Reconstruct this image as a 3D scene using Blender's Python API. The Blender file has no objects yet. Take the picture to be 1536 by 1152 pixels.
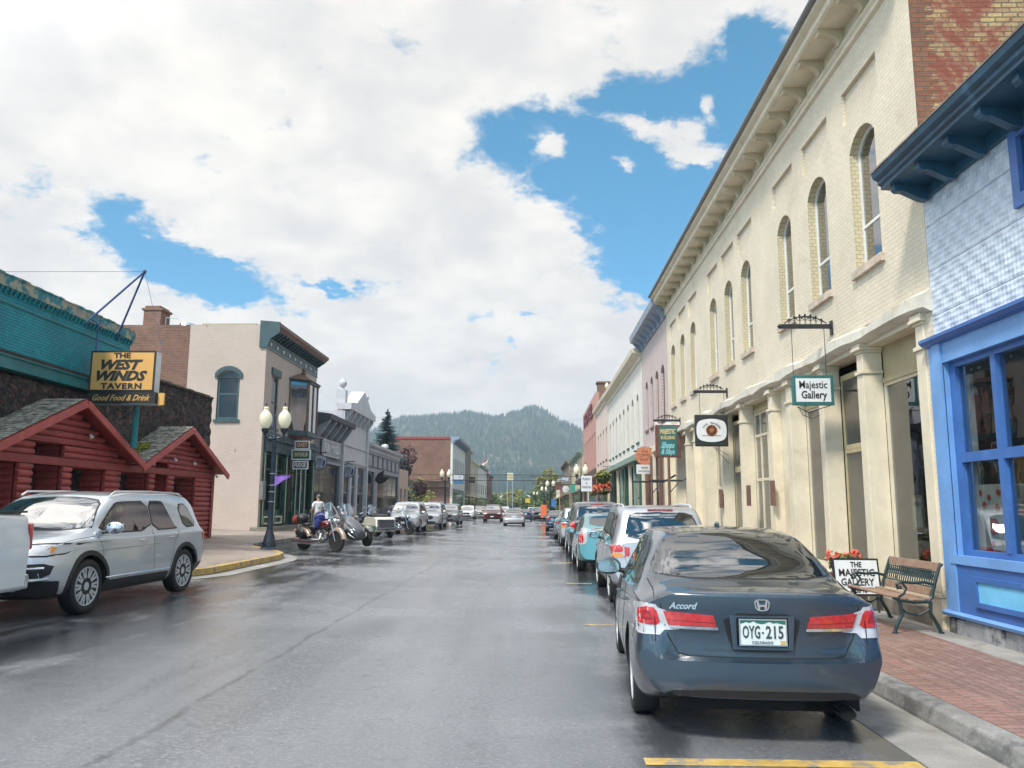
import bpy, math, random
from mathutils import Vector, Matrix
from mathutils.geometry import tessellate_polygon, delaunay_2d_cdt
from mathutils.bvhtree import BVHTree
R = math.radians
HAZE = .00033
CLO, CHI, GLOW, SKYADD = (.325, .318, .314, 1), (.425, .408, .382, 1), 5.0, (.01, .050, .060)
scene = bpy.context.scene
COL = scene.collection
random.seed(7)

# ---------------------------------------------------------------- camera
cam_d = bpy.data.cameras.new('camera'); cam = bpy.data.objects.new('camera', cam_d); COL.objects.link(cam)
cam_d.sensor_width = 36; cam_d.lens = 1200 / 1536 * 36; cam_d.clip_end = 9000; cam_d.clip_start = .1
pitch = math.atan(184 / 1200); yaw = math.atan(34 / 1200 * math.cos(pitch)); roll = R(0.3)
cam.matrix_world = Matrix.Translation((0, 0, 1.7)) @ Matrix.Rotation(yaw, 4, 'Z') @ Matrix.Rotation(R(90) + pitch, 4, 'X') @ Matrix.Rotation(roll, 4, 'Z')
scene.camera = cam

# ---------------------------------------------------------------- light
SUN_EL, SUN_AZ = R(50), R(214)      # azimuth measured clockwise from +Y
scene.view_settings.view_transform = 'Standard'; scene.view_settings.look = 'None'
scene.view_settings.gamma = 1; scene.view_settings.exposure = 1.36
sun_d = bpy.data.lights.new('sun', 'SUN'); sun_d.energy = 1.75; sun_d.angle = R(10); sun_d.color = (1, .95, .87)
sun = bpy.data.objects.new('sun', sun_d); COL.objects.link(sun)
sd = Vector((math.sin(SUN_AZ) * math.cos(SUN_EL), math.cos(SUN_AZ) * math.cos(SUN_EL), math.sin(SUN_EL)))
sun.rotation_euler = sd.to_track_quat('Z', 'Y').to_euler()

class NT:
    """tiny node-tree helper"""
    def __init__(s, nt): s.nt = nt; s.n = nt.nodes; s.n.clear()
    def new(s, typ, **kw):
        nd = s.n.new(typ)
        for k, v in kw.items(): setattr(nd, k, v)
        return nd
    def put(s, sock, v):
        if isinstance(v, bpy.types.NodeSocket): s.nt.links.new(v, sock)
        elif v is not None: sock.default_value = v
    def math(s, op, a, b=None, c=None, clamp=False):
        nd = s.new('ShaderNodeMath', operation=op, use_clamp=clamp)
        s.put(nd.inputs[0], a); s.put(nd.inputs[1], b); s.put(nd.inputs[2], c); return nd.outputs[0]
    def vmath(s, op, a, b=None):
        nd = s.new('ShaderNodeVectorMath', operation=op)
        s.put(nd.inputs[0], a); s.put(nd.inputs[1], b); return nd.outputs[0]
    def mix(s, f, a, b, blend='MIX'):
        nd = s.new('ShaderNodeMix', data_type='RGBA', blend_type=blend)
        s.put(nd.inputs[0], f); s.put(nd.inputs[6], a); s.put(nd.inputs[7], b); return nd.outputs[2]
    def ramp(s, f, a, b, x=0., y=1.):
        nd = s.new('ShaderNodeMapRange', interpolation_type='SMOOTHSTEP')
        s.put(nd.inputs[0], f); nd.inputs[1].default_value = a; nd.inputs[2].default_value = b
        nd.inputs[3].default_value = x; nd.inputs[4].default_value = y; return nd.outputs[0]
    def noise(s, vec, scale, detail=4, rough=.55, dist=0., dims='3D'):
        nd = s.new('ShaderNodeTexNoise', noise_dimensions=dims); s.put(nd.inputs['Vector'], vec)
        nd.inputs['Scale'].default_value = scale; nd.inputs['Detail'].default_value = detail
        nd.inputs['Roughness'].default_value = rough; nd.inputs['Distortion'].default_value = dist
        return nd.outputs['Fac']
    def xyz(s, v):
        nd = s.new('ShaderNodeSeparateXYZ'); s.put(nd.inputs[0], v); return nd.outputs
    def comb(s, x=0., y=0., z=0.):
        nd = s.new('ShaderNodeCombineXYZ'); s.put(nd.inputs[0], x); s.put(nd.inputs[1], y); s.put(nd.inputs[2], z); return nd.outputs[0]

world = bpy.data.worlds.new('World'); scene.world = world; world.use_nodes = True
w = NT(world.node_tree)
sky = w.new('ShaderNodeTexSky', sky_type='NISHITA'); sky.sun_disc = False
sky.sun_elevation = SUN_EL; sky.sun_rotation = SUN_AZ; sky.altitude = 2300; sky.air_density = 1.0; sky.dust_density = .6; sky.ozone_density = 2.0
dirv = w.new('ShaderNodeTexCoord').outputs['Generated']
dx, dy, dz = w.xyz(dirv)
# cloud layer: direction meets a flat layer overhead; extra weights say where the banks and the gaps lie
den = w.math('ADD', w.math('MAXIMUM', dz, 0.), .34)
cl = w.comb(w.math('DIVIDE', dx, den), w.math('DIVIDE', dy, den), 0.)
n1 = w.noise(cl, 4.6, 10, .62, .3)
n2 = w.noise(cl, 15., 9, .66, .2)
fy = w.math('MAXIMUM', w.math('ABSOLUTE', dy), .05)
ta = w.math('DIVIDE', dx, fy); tb = w.math('DIVIDE', dz, fy)
wob = w.noise(cl, 6, 9, .68); wob2 = w.noise(w.vmath('ADD', cl, (7.3, 2.1, 4.)), 6, 9, .68)
ta = w.math('ADD', ta, w.math('MULTIPLY', w.math('SUBTRACT', wob, .5), .13))
tb = w.math('ADD', tb, w.math('MULTIPLY', w.math('SUBTRACT', wob2, .5), .11))
# gaps / small clouds: (a, b, half-length, half-width, angle deg, weight)
BL = [(.14, .525, .20, .050, 13, -1.1), (.07, .44, .11, .055, -5, -1.1), (.165, .385, .10, .075, -20, -1.1), (.135, .31, .07, .045, -10, -1.0), (.17, .285, .05, .022, 0, -.8), (.29, .62, .05, .05, 30, -.9), (.30, .50, .07, .10, 0, -1.),
      (-.50, .335, .11, .030, -30, -1.1), (-.425, .295, .095, .034, -14, -1.2), (-.27, .285, .045, .008, -10, -.7), (-.01, .243, .022, .008, 0, -.8),
      (.03, .472, .036, .024, 5, 1.35), (.13, .50, .075, .018, -16, 1.0), (.115, .445, .030, .014, -32, 1.), (.22, .53, .02, .018, 50, .9), (.20, .46, .02, .010, 0, .6), (-.03, .40, .06, .08, 0, .4)]
blob = None
for (a, b, L, W, ang, wt) in BL:
    c_, s_ = math.cos(R(ang)), math.sin(R(ang))
    da = w.math('SUBTRACT', ta, a); db = w.math('SUBTRACT', tb, b)
    u_ = w.math('ADD', w.math('MULTIPLY', da, c_ / L), w.math('MULTIPLY', db, s_ / L))
    v_ = w.math('ADD', w.math('MULTIPLY', da, -s_ / W), w.math('MULTIPLY', db, c_ / W))
    r2 = w.math('ADD', w.math('MULTIPLY', u_, u_), w.math('MULTIPLY', v_, v_))
    g = w.math('MULTIPLY', w.math('EXPONENT', w.math('MULTIPLY', r2, -1.)), wt)
    blob = g if blob is None else w.math('ADD', blob, g)
fwd = w.ramp(dy, .0, .25)
blob = w.math('MULTIPLY', blob, fwd)
dens = w.math('ADD', w.math('MULTIPLY', n1, .75), w.math('MULTIPLY', n2, .60))
dens = w.math('ADD', dens, w.math('MULTIPLY', blob, .36))
dens = w.math('ADD', dens, w.math('SUBTRACT', w.math('MULTIPLY', w.math('MULTIPLY', fwd, w.ramp(tb, 1.15, .75, .45, 1.)), .26), .06))
cover = w.ramp(dens, .585, .79)
shade = w.noise(cl, 2.2, 7, .58, .1)
body_ = w.noise(w.vmath('ADD', cl, (.05, -.08, 0.)), 6.5, 8, .62, .2)
sh = w.math('ADD', w.math('MULTIPLY', shade, .6), w.math('MULTIPLY', body_, .5))
ccol = w.mix(w.ramp(sh, .44, .68), CLO, CHI)
# the bank low over the mountains is greyer
lowb = w.math('MULTIPLY', w.ramp(dz, .24, .06), w.ramp(dz, .02, .1))
ccol = w.mix(w.math('MULTIPLY', lowb, .35), ccol, tuple(x * 1.0 for x in CLO))
# unseen cloud around the sun, behind the viewer, brightened to light the street
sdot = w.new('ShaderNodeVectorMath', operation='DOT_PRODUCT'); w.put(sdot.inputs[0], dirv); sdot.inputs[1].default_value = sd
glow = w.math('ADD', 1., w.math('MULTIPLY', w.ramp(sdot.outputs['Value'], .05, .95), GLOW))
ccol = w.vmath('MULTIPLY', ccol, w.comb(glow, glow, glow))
skyc = w.vmath('ADD', w.vmath('MULTIPLY', sky.outputs[0], (.015, .050, .062)), SKYADD)
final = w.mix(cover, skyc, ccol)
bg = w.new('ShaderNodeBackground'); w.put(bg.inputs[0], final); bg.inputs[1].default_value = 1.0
# physical sky strength about 0.1 is folded into the colour multiplier above
wo = w.new('ShaderNodeOutputWorld'); w.nt.links.new(bg.outputs[0], wo.inputs[0])

# ---------------------------------------------------------------- materials
MATS = {}
def pos_vec(t, local=False):
    if local: return t.new('ShaderNodeTexCoord').outputs['Object']
    return t.new('ShaderNodeNewGeometry').outputs['Position']
def mat(name, col, rough=.6, metal=0., spec=.5, coat=0., var=.12, vs=3., bump=0., bs=40., local=False, emit=0., streak=None, dirt=None, fine=None, croughn=.04, rvar=0.):
    if name in MATS: return MATS[name]
    m = bpy.data.materials.new(name); m.use_nodes = True; t = NT(m.node_tree)
    p = pos_vec(t, local)
    b = t.new('ShaderNodeBsdfPrincipled'); o = t.new('ShaderNodeOutputMaterial'); t.nt.links.new(b.outputs[0], o.inputs[0])
    c = (*col, 1)
    if var > 0:
        n = t.noise(p, vs, 5, .6)
        lo = tuple(max(0, x * (1 - var)) for x in col) + (1,); hi = tuple(min(1, x * (1 + var)) for x in col) + (1,)
        c = t.mix(t.ramp(n, .3, .7), lo, hi)
    if fine:   # (scale, amount) small grain
        n = t.noise(p, fine[0], 3, .7); c = t.mix(t.math('MULTIPLY', t.ramp(n, .35, .75), fine[1]), c, tuple(x * .45 for x in col) + (1,))
    if streak:   # (scale, amount): grain running along the log
        n = t.noise(t.vmath('MULTIPLY', p, (1., .045, 1.)), streak[0], 6, .7); c = t.mix(t.math('MULTIPLY', t.ramp(n, .48, .70), streak[1]), c, tuple(x * .3 for x in col) + (1,))
    if dirt:   # (colour, scale, lo, hi)
        n = t.noise(p, dirt[1], 7, .65, .4); c = t.mix(t.ramp(n, dirt[2], dirt[3]), c, (*dirt[0], 1))
    t.put(b.inputs['Base Color'], c)
    if rvar: t.put(b.inputs['Roughness'], t.math('ADD', t.math('MULTIPLY', t.noise(p, vs * 1.7, 5, .6), rvar), rough - rvar / 2))
    else: b.inputs['Roughness'].default_value = rough
    b.inputs['Metallic'].default_value = metal; b.inputs['Specular IOR Level'].default_value = spec
    b.inputs['Coat Weight'].default_value = coat; b.inputs['Coat Roughness'].default_value = croughn
    if bump:
        bn = t.new('ShaderNodeBump'); bn.inputs['Strength'].default_value = bump; bn.inputs['Distance'].default_value = .02
        t.put(bn.inputs['Height'], t.noise(p, bs, 4, .6)); t.put(b.inputs['Normal'], bn.outputs[0])
    if emit: t.put(b.inputs['Emission Color'], c); b.inputs['Emission Strength'].default_value = emit
    MATS[name] = m; return m

def brick_mat(name, c1, c2, mortar, axis='y', bw=.215, rh=.072, mort=.010, rough=.8, bump=.6, var=.15, vs=1.2, stain=None, stain2=None, spec=.3, fine=0.):
    """brick coursing in real wall coordinates; axis = horizontal direction of the wall"""
    if name in MATS: return MATS[name]
    m = bpy.data.materials.new(name); m.use_nodes = True; t = NT(m.node_tree)
    p = pos_vec(t); x, y, z = t.xyz(p)
    if axis == 'flat': v = t.comb(x, y, 0.)
    elif axis == 'flatr': v = t.comb(y, x, 0.)
    elif axis == 'any': v = t.comb(t.math('ADD', x, y), z, 0.)
    else: v = t.comb(y if axis == 'y' else x, z, 0.)
    warp = t.new('ShaderNodeTexNoise'); warp.inputs['Scale'].default_value = 9; t.put(warp.inputs['Vector'], p)
    v2 = t.vmath('ADD', v, t.vmath('MULTIPLY', t.vmath('SUBTRACT', warp.outputs['Color'], (.5, .5, .5)), (.018, .018, 0.)))
    br = t.new('ShaderNodeTexBrick'); t.put(br.inputs['Vector'], v2)
    br.inputs['Color1'].default_value = (*c1, 1); br.inputs['Color2'].default_value = (*c2, 1); br.inputs['Mortar'].default_value = (*mortar, 1)
    br.inputs['Scale'].default_value = 1; br.inputs['Mortar Size'].default_value = mort; br.inputs['Mortar Smooth'].default_value = .3
    br.inputs['Brick Width'].default_value = bw; br.inputs['Row Height'].default_value = rh; br.inputs['Bias'].default_value = 0.
    c = br.outputs['Color']
    n = t.noise(p, vs, 6, .65, .3)
    c = t.mix(1., c, t.mix(t.ramp(n, .25, .75), (1 - var, 1 - var, 1 - var, 1), (1 + var * .6, 1 + var * .6, 1 + var * .6, 1)), 'MULTIPLY')
    if fine:
        c = t.mix(1., c, t.mix(t.ramp(t.noise(p, 30, 5, .7), .3, .7), (1 - fine,) * 3 + (1,), (1 + fine * .5,) * 3 + (1,)), 'MULTIPLY')
    for st in (stain, stain2):
        if st:   # (colour, scale, lo, hi)
            n = t.noise(t.vmath('ADD', p, (st[1] * 3.1, 0, 0)), st[1], 8, .68, .6); c = t.mix(t.ramp(n, st[2], st[3]), c, (*st[0], 1))
    b = t.new('ShaderNodeBsdfPrincipled'); o = t.new('ShaderNodeOutputMaterial'); t.nt.links.new(b.outputs[0], o.inputs[0])
    t.put(b.inputs['Base Color'], c); b.inputs['Roughness'].default_value = rough; b.inputs['Specular IOR Level'].default_value = spec
    h = t.math('ADD', t.math('MULTIPLY', br.outputs['Fac'], -1.), t.math('MULTIPLY', t.noise(p, 45, 4, .6), .5))
    h = t.math('ADD', h, t.math('MULTIPLY', t.noise(v, 11, 3, .5), .5))
    bn = t.new('ShaderNodeBump'); bn.inputs['Strength'].default_value = bump; bn.inputs['Distance'].default_value = .012
    t.put(bn.inputs['Height'], h); t.put(b.inputs['Normal'], bn.outputs[0])
    MATS[name] = m; return m

def glass_mat(name, tint=(.62, .68, .68), reflect=.08, rough=.01):
    """thin pane: fresnel mirror over a clear, slightly tinted sheet"""
    if name in MATS: return MATS[name]
    m = bpy.data.materials.new(name); m.use_nodes = True; t = NT(m.node_tree)
    tr = t.new('ShaderNodeBsdfTransparent'); tr.inputs[0].default_value = (*tint, 1)
    gl = t.new('ShaderNodeBsdfGlossy'); gl.inputs['Roughness'].default_value = rough; gl.inputs[0].default_value = (.95, .97, 1, 1)
    bn = t.new('ShaderNodeBump'); bn.inputs['Strength'].default_value = .05; bn.inputs['Distance'].default_value = .02
    t.put(bn.inputs['Height'], t.noise(pos_vec(t), 2.2, 2, .5)); t.put(gl.inputs['Normal'], bn.outputs[0])
    fr = t.new('ShaderNodeFresnel'); fr.inputs[0].default_value = 1.75
    f = t.math('ADD', fr.outputs[0], reflect, clamp=True)
    f = t.math('MULTIPLY', f, t.math('SUBTRACT', 1., t.new('ShaderNodeNewGeometry').outputs['Backfacing']))
    mx = t.new('ShaderNodeMixShader'); t.put(mx.inputs[0], f); t.nt.links.new(tr.outputs[0], mx.inputs[1]); t.nt.links.new(gl.outputs[0], mx.inputs[2])
    o = t.new('ShaderNodeOutputMaterial'); t.nt.links.new(mx.outputs[0], o.inputs[0])
    MATS[name] = m; return m

# ---------------------------------------------------------------- mesh building
def rootloc(o):
    v = Vector((0, 0, 0))
    while o is not None: v = v + o.location; o = o.parent
    return v
class MB:
    def __init__(s): s.v = []; s.f = []; s.mi = []; s.m = 0
    def add(s, vs, fs):
        k = len(s.v); s.v.extend(Vector(q) for q in vs)
        for f in fs: s.f.append([i + k for i in f]); s.mi.append(s.m)
        return s
    def slot(s, i): s.m = i; return s
    def box(s, x0, x1, y0, y1, z0, z1, T=None):
        x0, x1 = min(x0, x1), max(x0, x1); y0, y1 = min(y0, y1), max(y0, y1); z0, z1 = min(z0, z1), max(z0, z1)
        vs = [Vector((x, y, z)) for z in (z0, z1) for y in (y0, y1) for x in (x0, x1)]
        if T is not None: vs = [T @ q for q in vs]
        return s.add(vs, [(0, 2, 3, 1), (4, 5, 7, 6), (0, 1, 5, 4), (1, 3, 7, 5), (3, 2, 6, 7), (2, 0, 4, 6)])
    def prism(s, pts, fn, a, b):
        """2-D outline pts, mapped by fn(p, q, depth) between depths a and b, with caps"""
        n = len(pts); k = len(s.v)
        s.v.extend(Vector(fn(p[0], p[1], a)) for p in pts); s.v.extend(Vector(fn(p[0], p[1], b)) for p in pts)
        for i in range(n):
            j = (i + 1) % n; s.f.append([k + i, k + j, k + n + j, k + n + i]); s.mi.append(s.m)
        for tri in tessellate_polygon([[Vector((p[0], p[1], 0)) for p in pts]]):
            s.f.append([k + tri[0], k + tri[1], k + tri[2]]); s.mi.append(s.m)
            s.f.append([k + n + tri[2], k + n + tri[1], k + n + tri[0]]); s.mi.append(s.m)
        return s
    def tube(s, pts, r, n=8, caps=True):
        pts = [Vector(p) for p in pts]; rs = r if isinstance(r, (list, tuple)) else [r] * len(pts); k = len(s.v)
        prev = None
        for i, p in enumerate(pts):
            d = (pts[min(i + 1, len(pts) - 1)] - pts[max(i - 1, 0)]).normalized()
            if prev is None:
                prev = d.orthogonal().normalized()
            prev = (prev - d * prev.dot(d)).normalized() if (prev - d * prev.dot(d)).length > 1e-6 else d.orthogonal().normalized()
            q = d.cross(prev)
            for j in range(n):
                a = 2 * math.pi * j / n; s.v.append(p + (prev * math.cos(a) + q * math.sin(a)) * rs[i])
        for i in range(len(pts) - 1):
            for j in range(n):
                a = k + i * n + j; b = k + i * n + (j + 1) % n; s.f.append([a, b, b + n, a + n]); s.mi.append(s.m)
        if caps:
            s.f.append([k + j for j in range(n)][::-1]); s.mi.append(s.m)
            e = k + (len(pts) - 1) * n; s.f.append([e + j for j in range(n)]); s.mi.append(s.m)
        return s
    def lathe(s, prof, c=(0, 0, 0), n=24, axis='z', sx=1., sy=1.):
        k = len(s.v); c = Vector(c)
        for (r, h) in prof:
            for j in range(n):
                a = 2 * math.pi * j / n; p, q = r * math.cos(a) * sx, r * math.sin(a) * sy
                v = Vector((p, q, h)) if axis == 'z' else (Vector((h, p, q)) if axis == 'x' else Vector((p, h, q)))
                s.v.append(c + v)
        for i in range(len(prof) - 1):
            for j in range(n):
                a = k + i * n + j; b = k + i * n + (j + 1) % n; s.f.append([a, b, b + n, a + n]); s.mi.append(s.m)
        if prof[0][0] > 1e-5: s.f.append([k + j for j in range(n)][::-1]); s.mi.append(s.m)
        if prof[-1][0] > 1e-5:
            e = k + (len(prof) - 1) * n; s.f.append([e + j for j in range(n)]); s.mi.append(s.m)
        return s
    def ball(s, c, r, n=12, m=8, sc=(1, 1, 1)):
        pr = [(max(1e-6, math.sin(math.pi * i / m)) * r, -math.cos(math.pi * i / m) * r) for i in range(m + 1)]
        k = len(s.v); s.lathe([(a, b) for a, b in pr], (0, 0, 0), n)
        for i in range(k, len(s.v)): s.v[i] = Vector(c) + Vector((s.v[i].x * sc[0], s.v[i].y * sc[1], s.v[i].z * sc[2]))
        return s
    def xf(s, T, start=0):
        for i in range(start, len(s.v)): s.v[i] = T @ s.v[i]
        return s
    def build(s, name, mats, parent=None, smooth=None, bevel=0., loc=None):
        off = rootloc(parent) if parent is not None else Vector((0, 0, 0))
        if loc is not None: off = Vector(loc)
        me = bpy.data.meshes.new(name); me.from_pydata([tuple(q - off) for q in s.v], [], s.f)
        if not isinstance(mats, (list, tuple)): mats = [mats]
        for mm in mats: me.materials.append(mm)
        me.validate(); 
        if len(mats) > 1 and len(me.polygons) == len(s.mi):
            me.polygons.foreach_set('material_index', s.mi)
        import bmesh
        bm = bmesh.new(); bm.from_mesh(me)
        bmesh.ops.remove_doubles(bm, verts=bm.verts, dist=1e-5)
        bmesh.ops.recalc_face_normals(bm, faces=bm.faces); bm.to_mesh(me); bm.free()
        if smooth is not None:
            me.polygons.foreach_set('use_smooth', [True] * len(me.polygons)); me.set_sharp_from_angle(angle=R(smooth))
        o = bpy.data.objects.new(name, me); COL.objects.link(o)
        if loc is not None: o.location = loc
        if parent is not None: o.parent = parent
        if bevel:
            b = o.modifiers.new('bevel', 'BEVEL'); b.width = bevel; b.segments = 2; b.limit_method = 'ANGLE'; b.angle_limit = R(40)
        return o

def tag(o, label=None, cat=None, group=None, kind=None):
    if label: o['label'] = label
    if cat: o['category'] = cat
    if group: o['group'] = group
    if kind: o['kind'] = kind
    return o
def thing(name, loc, label, cat, group=None, rz=0.):
    o = bpy.data.objects.new(name, None); COL.objects.link(o); o.location = loc; o.rotation_euler = (0, 0, rz)
    o.empty_display_size = .2
    return tag(o, label, cat, group)
def children(o): return [c for c in COL.objects if c.parent == o]
def copy_tree(o, parent=None):
    c = o.copy(); COL.objects.link(c)
    if parent is not None: c.parent = parent
    for ch in children(o): copy_tree(ch, c)
    return c

def text_pts(s, size=1., shear=0., bold=0., spacing=1., align='CENTER', width=None, depth=.004):
    """built-in font text as a mesh (verts, faces) in its own x/y plane, centred"""
    cu = bpy.data.curves.new('t', 'FONT'); cu.body = s; cu.size = size; cu.shear = shear; cu.offset = bold; cu.space_character = spacing
    cu.align_x = align; cu.align_y = 'CENTER'; cu.extrude = depth / 2; cu.resolution_u = 2
    o = bpy.data.objects.new('t', cu); COL.objects.link(o)
    dg = bpy.context.evaluated_depsgraph_get(); dg.update(); me = bpy.data.meshes.new_from_object(o.evaluated_get(dg))
    vs = [v.co.copy() for v in me.vertices]; fs = [list(p.vertices) for p in me.polygons]
    bpy.data.objects.remove(o); bpy.data.curves.remove(cu); bpy.data.meshes.remove(me)
    if width and vs:
        x0 = min(v.x for v in vs); x1 = max(v.x for v in vs); k = width / (x1 - x0)
        for v in vs: v.x = (v.x - (x0 + x1) / 2) * k
    return vs, fs
def add_text(mb, s, M, **kw):
    """M maps local (x right, y up, z out) to world"""
    vs, fs = text_pts(s, **kw); mb.add([M @ v for v in vs], fs)
def frame_mat(o, xdir, zdir=(0, 0, 1)):
    """matrix with local x = xdir, local y = up, local z = outward"""
    x = Vector(xdir).normalized(); y = Vector(zdir).normalized(); z = x.cross(y).normalized()
    return Matrix(((x.x, y.x, z.x, o[0]), (x.y, y.y, z.y, o[1]), (x.z, y.z, z.z, o[2]), (0, 0, 0, 1)))

def outline(a0, a1, z0, z1, rise=0., n=8):
    """rectangle, top replaced by a segmental arch of given rise (z1 = crown)"""
    if rise <= 0: return [(a0, z0), (a1, z0), (a1, z1), (a0, z1)]
    hw = (a1 - a0) / 2; r = (hw * hw + rise * rise) / (2 * rise); c = (a0 + a1) / 2; zc = z1 - r; th = math.asin(min(1, hw / r))
    if rise >= hw: th = math.pi / 2
    return [(a0, z0), (a1, z0)] + [(c + r * math.sin(th - 2 * th * i / n), zc + r * math.cos(th - 2 * th * i / n)) for i in range(n + 1)]
def holed(mb, fn, outer, holes, depth, d0=0., back=False, outer_depth=None):
    """face with holes at depth d0 and reveals going in to d0+depth"""
    loops = [outer] + list(holes); pts = [p for l in loops for p in l]
    k = len(mb.v); mb.v.extend(Vector(fn(p[0], p[1], d0)) for p in pts)
    for tri in tessellate_polygon([[Vector((p[0], p[1], 0)) for p in l] for l in loops]):
        mb.f.append([k + i for i in tri]); mb.mi.append(mb.m)
    def skirt(l, d):
        n = len(l); q = len(mb.v)
        mb.v.extend(Vector(fn(p[0], p[1], d0)) for p in l); mb.v.extend(Vector(fn(p[0], p[1], d0 + d)) for p in l)
        for i in range(n):
            j = (i + 1) % n; mb.f.append([q + i, q + j, q + n + j, q + n + i]); mb.mi.append(mb.m)
    for l in holes: skirt(l, depth)
    skirt(outer, outer_depth if outer_depth is not None else depth)
    if back:
        k2 = len(mb.v); mb.v.extend(Vector(fn(p[0], p[1], d0 + depth)) for p in pts)
        for tri in tessellate_polygon([[Vector((p[0], p[1], 0)) for p in l] for l in loops]):
            mb.f.append([k2 + i for i in tri]); mb.mi.append(mb.m)
def ring(mb, fn, o, i, d0, d1):
    """frame between outline o and inner outline i (same point count), depth d0..d1"""
    holed(mb, fn, o, [i], d1 - d0, d0, back=True)
def window(root, fn, a0, a1, z0, z1, rise, d, mframe, mglass, fw=.06, bar=None, ft=.05, vbar=None, label=None, sill=None, msill=None, name='window'):
    """window part with pane sub-part (and sill); fn(a, z, depth-in)"""
    mb = MB(); o = outline(a0, a1, z0, z1, rise); i = outline(a0 + fw, a1 - fw, z0 + fw, z1 - fw, rise * .9 if rise else 0)
    ring(mb, fn, o, i, d, d + ft)
    for zb in (bar or []): mb.prism([(a0 + fw, zb - fw * .45), (a1 - fw, zb - fw * .45), (a1 - fw, zb + fw * .45), (a0 + fw, zb + fw * .45)], fn, d + .006, d + ft - .006)
    for vb in (vbar or []): mb.prism([(vb - fw * .4, z0 + fw), (vb + fw * .4, z0 + fw), (vb + fw * .4, z1 - fw), (vb - fw * .4, z1 - fw)], fn, d + .003, d + ft - .003)
    f = mb.build(name, mframe, root)
    if label: f['label'] = label
    g = MB(); pts = outline(a0 + fw * .5, a1 - fw * .5, z0 + fw * .5, z1 - fw * .5, rise * .95 if rise else 0)
    g.prism(pts, fn, d + ft * .45, d + ft * .6); g.build('pane', mglass, f)
    if sill:
        s = MB(); s.prism([(a0 - .08, z0 - sill[0]), (a1 + .08, z0 - sill[0]), (a1 + .08, z0 - .002), (a0 - .08, z0 - .002)], fn, -sill[1], d); s.build('sill', msill or mframe, f)
    return f

# wall-plane maps: (along, height, depth into the building)
def RW(X): return lambda a, z, d: (X + d, a, z)      # right side of the street, faces -x
def LW(X): return lambda a, z, d: (X - d, a, z)      # left side, faces +x
def FW(Y): return lambda a, z, d: (a, Y + d, z)      # faces the camera (-y)
# ---------------------------------------------------------------- ground, road, kerbs
def zr(x): return max(0., (-x - 1.) * .034) if x > -9.6 else .2924
def zside(x): return .345 + (-x - 7.) * .05
def asphalt():
    m = bpy.data.materials.new('wet_asphalt'); m.use_nodes = True; t = NT(m.node_tree)
    p = pos_vec(t); x, y, z = t.xyz(p)
    st = t.comb(t.math('MULTIPLY', x, 1.0), t.math('MULTIPLY', y, .10), 0.)
    n_st = t.noise(st, 1.15, 6, .6, .5); n_big = t.noise(p, .35, 5, .6, .4); n_gr = t.noise(p, 27, 5, .85); n_g2 = t.noise(p, 110, 2, .7); n_mid = t.noise(p, 5, 5, .65)
    c = t.mix(t.ramp(n_st, .3, .7), (.115, .119, .126, 1), (.205, .211, .222, 1))
    c = t.mix(t.math('MULTIPLY', t.ramp(n_gr, .48, .66), .9), c, (.27, .275, .285, 1))
    c = t.mix(t.math('MULTIPLY', t.ramp(n_g2, .55, .8), .7), c, (.42, .425, .43, 1))
    c = t.mix(t.math('MULTIPLY', t.ramp(n_mid, .52, .8), .35), c, (.04, .042, .046, 1))
    # tar joint along the crown of the street
    jx = t.math('ADD', x, t.math('MULTIPLY', t.math('SUBTRACT', t.noise(t.comb(0., y, 0.), .9, 4, .6), .5), .22))
    jd = t.math('ABSOLUTE', t.math('ADD', jx, 2.82))
    jm = t.math('MULTIPLY', t.ramp(jd, .055, .01), t.ramp(t.noise(p, 2.2, 4, .6), .36, .6, .08, .5))
    c = t.mix(jm, c, (.025, .026, .03, 1))
    # soaked patches near the left gutter; right-lane ones also paint car shadow and reflection
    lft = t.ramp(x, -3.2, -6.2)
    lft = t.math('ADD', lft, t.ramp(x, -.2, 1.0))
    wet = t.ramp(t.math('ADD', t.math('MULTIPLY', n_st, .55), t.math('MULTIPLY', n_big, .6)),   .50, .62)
    wet_shade = t.math('MULTIPLY', wet, t.math('ADD', t.math('MULTIPLY', lft, .9), .12), clamp=True)
    c = t.mix(t.math('MULTIPLY', wet_shade, .8), c, (.020, .024, .028, 1))
    b = t.new('ShaderNodeBsdfPrincipled'); o = t.new('ShaderNodeOutputMaterial'); t.nt.links.new(b.outputs[0], o.inputs[0])
    t.put(b.inputs['Base Color'], c)
    r = t.math('SUBTRACT', .29, t.math('MULTIPLY', t.ramp(n_big, .35, .7), .12)); r = t.math('SUBTRACT', r, t.math('MULTIPLY', wet_shade, .2))
    t.put(b.inputs['Roughness'], r); b.inputs['Specular IOR Level'].default_value = 1.
    h = t.math('ADD', t.math('MULTIPLY', n_gr, 1.), t.math('MULTIPLY', n_g2, .5)); h = t.math('SUBTRACT', h, t.math('MULTIPLY', jm, 1.2))
    bn = t.new('ShaderNodeBump'); t.put(bn.inputs['Strength'], t.math('SUBTRACT', .6, t.math('MULTIPLY', wet_shade, .35))); bn.inputs['Distance'].default_value = .006
    t.put(bn.inputs['Height'], h); t.put(b.inputs['Normal'], bn.outputs[0])
    MATS['asphalt'] = m; return m
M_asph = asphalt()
M_conc = mat('concrete', (.30, .285, .26), .75, var=.2, vs=1.6, bump=.35, bs=35, dirt=((.14, .125, .11), 1.1, .5, .75), fine=(55, .35))
M_kerb = mat('kerb_concrete', (.26, .25, .235), .7, var=.25, vs=2.5, bump=.5, bs=22, dirt=((.10, .10, .10), 2.3, .46, .66), fine=(40, .5))
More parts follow.
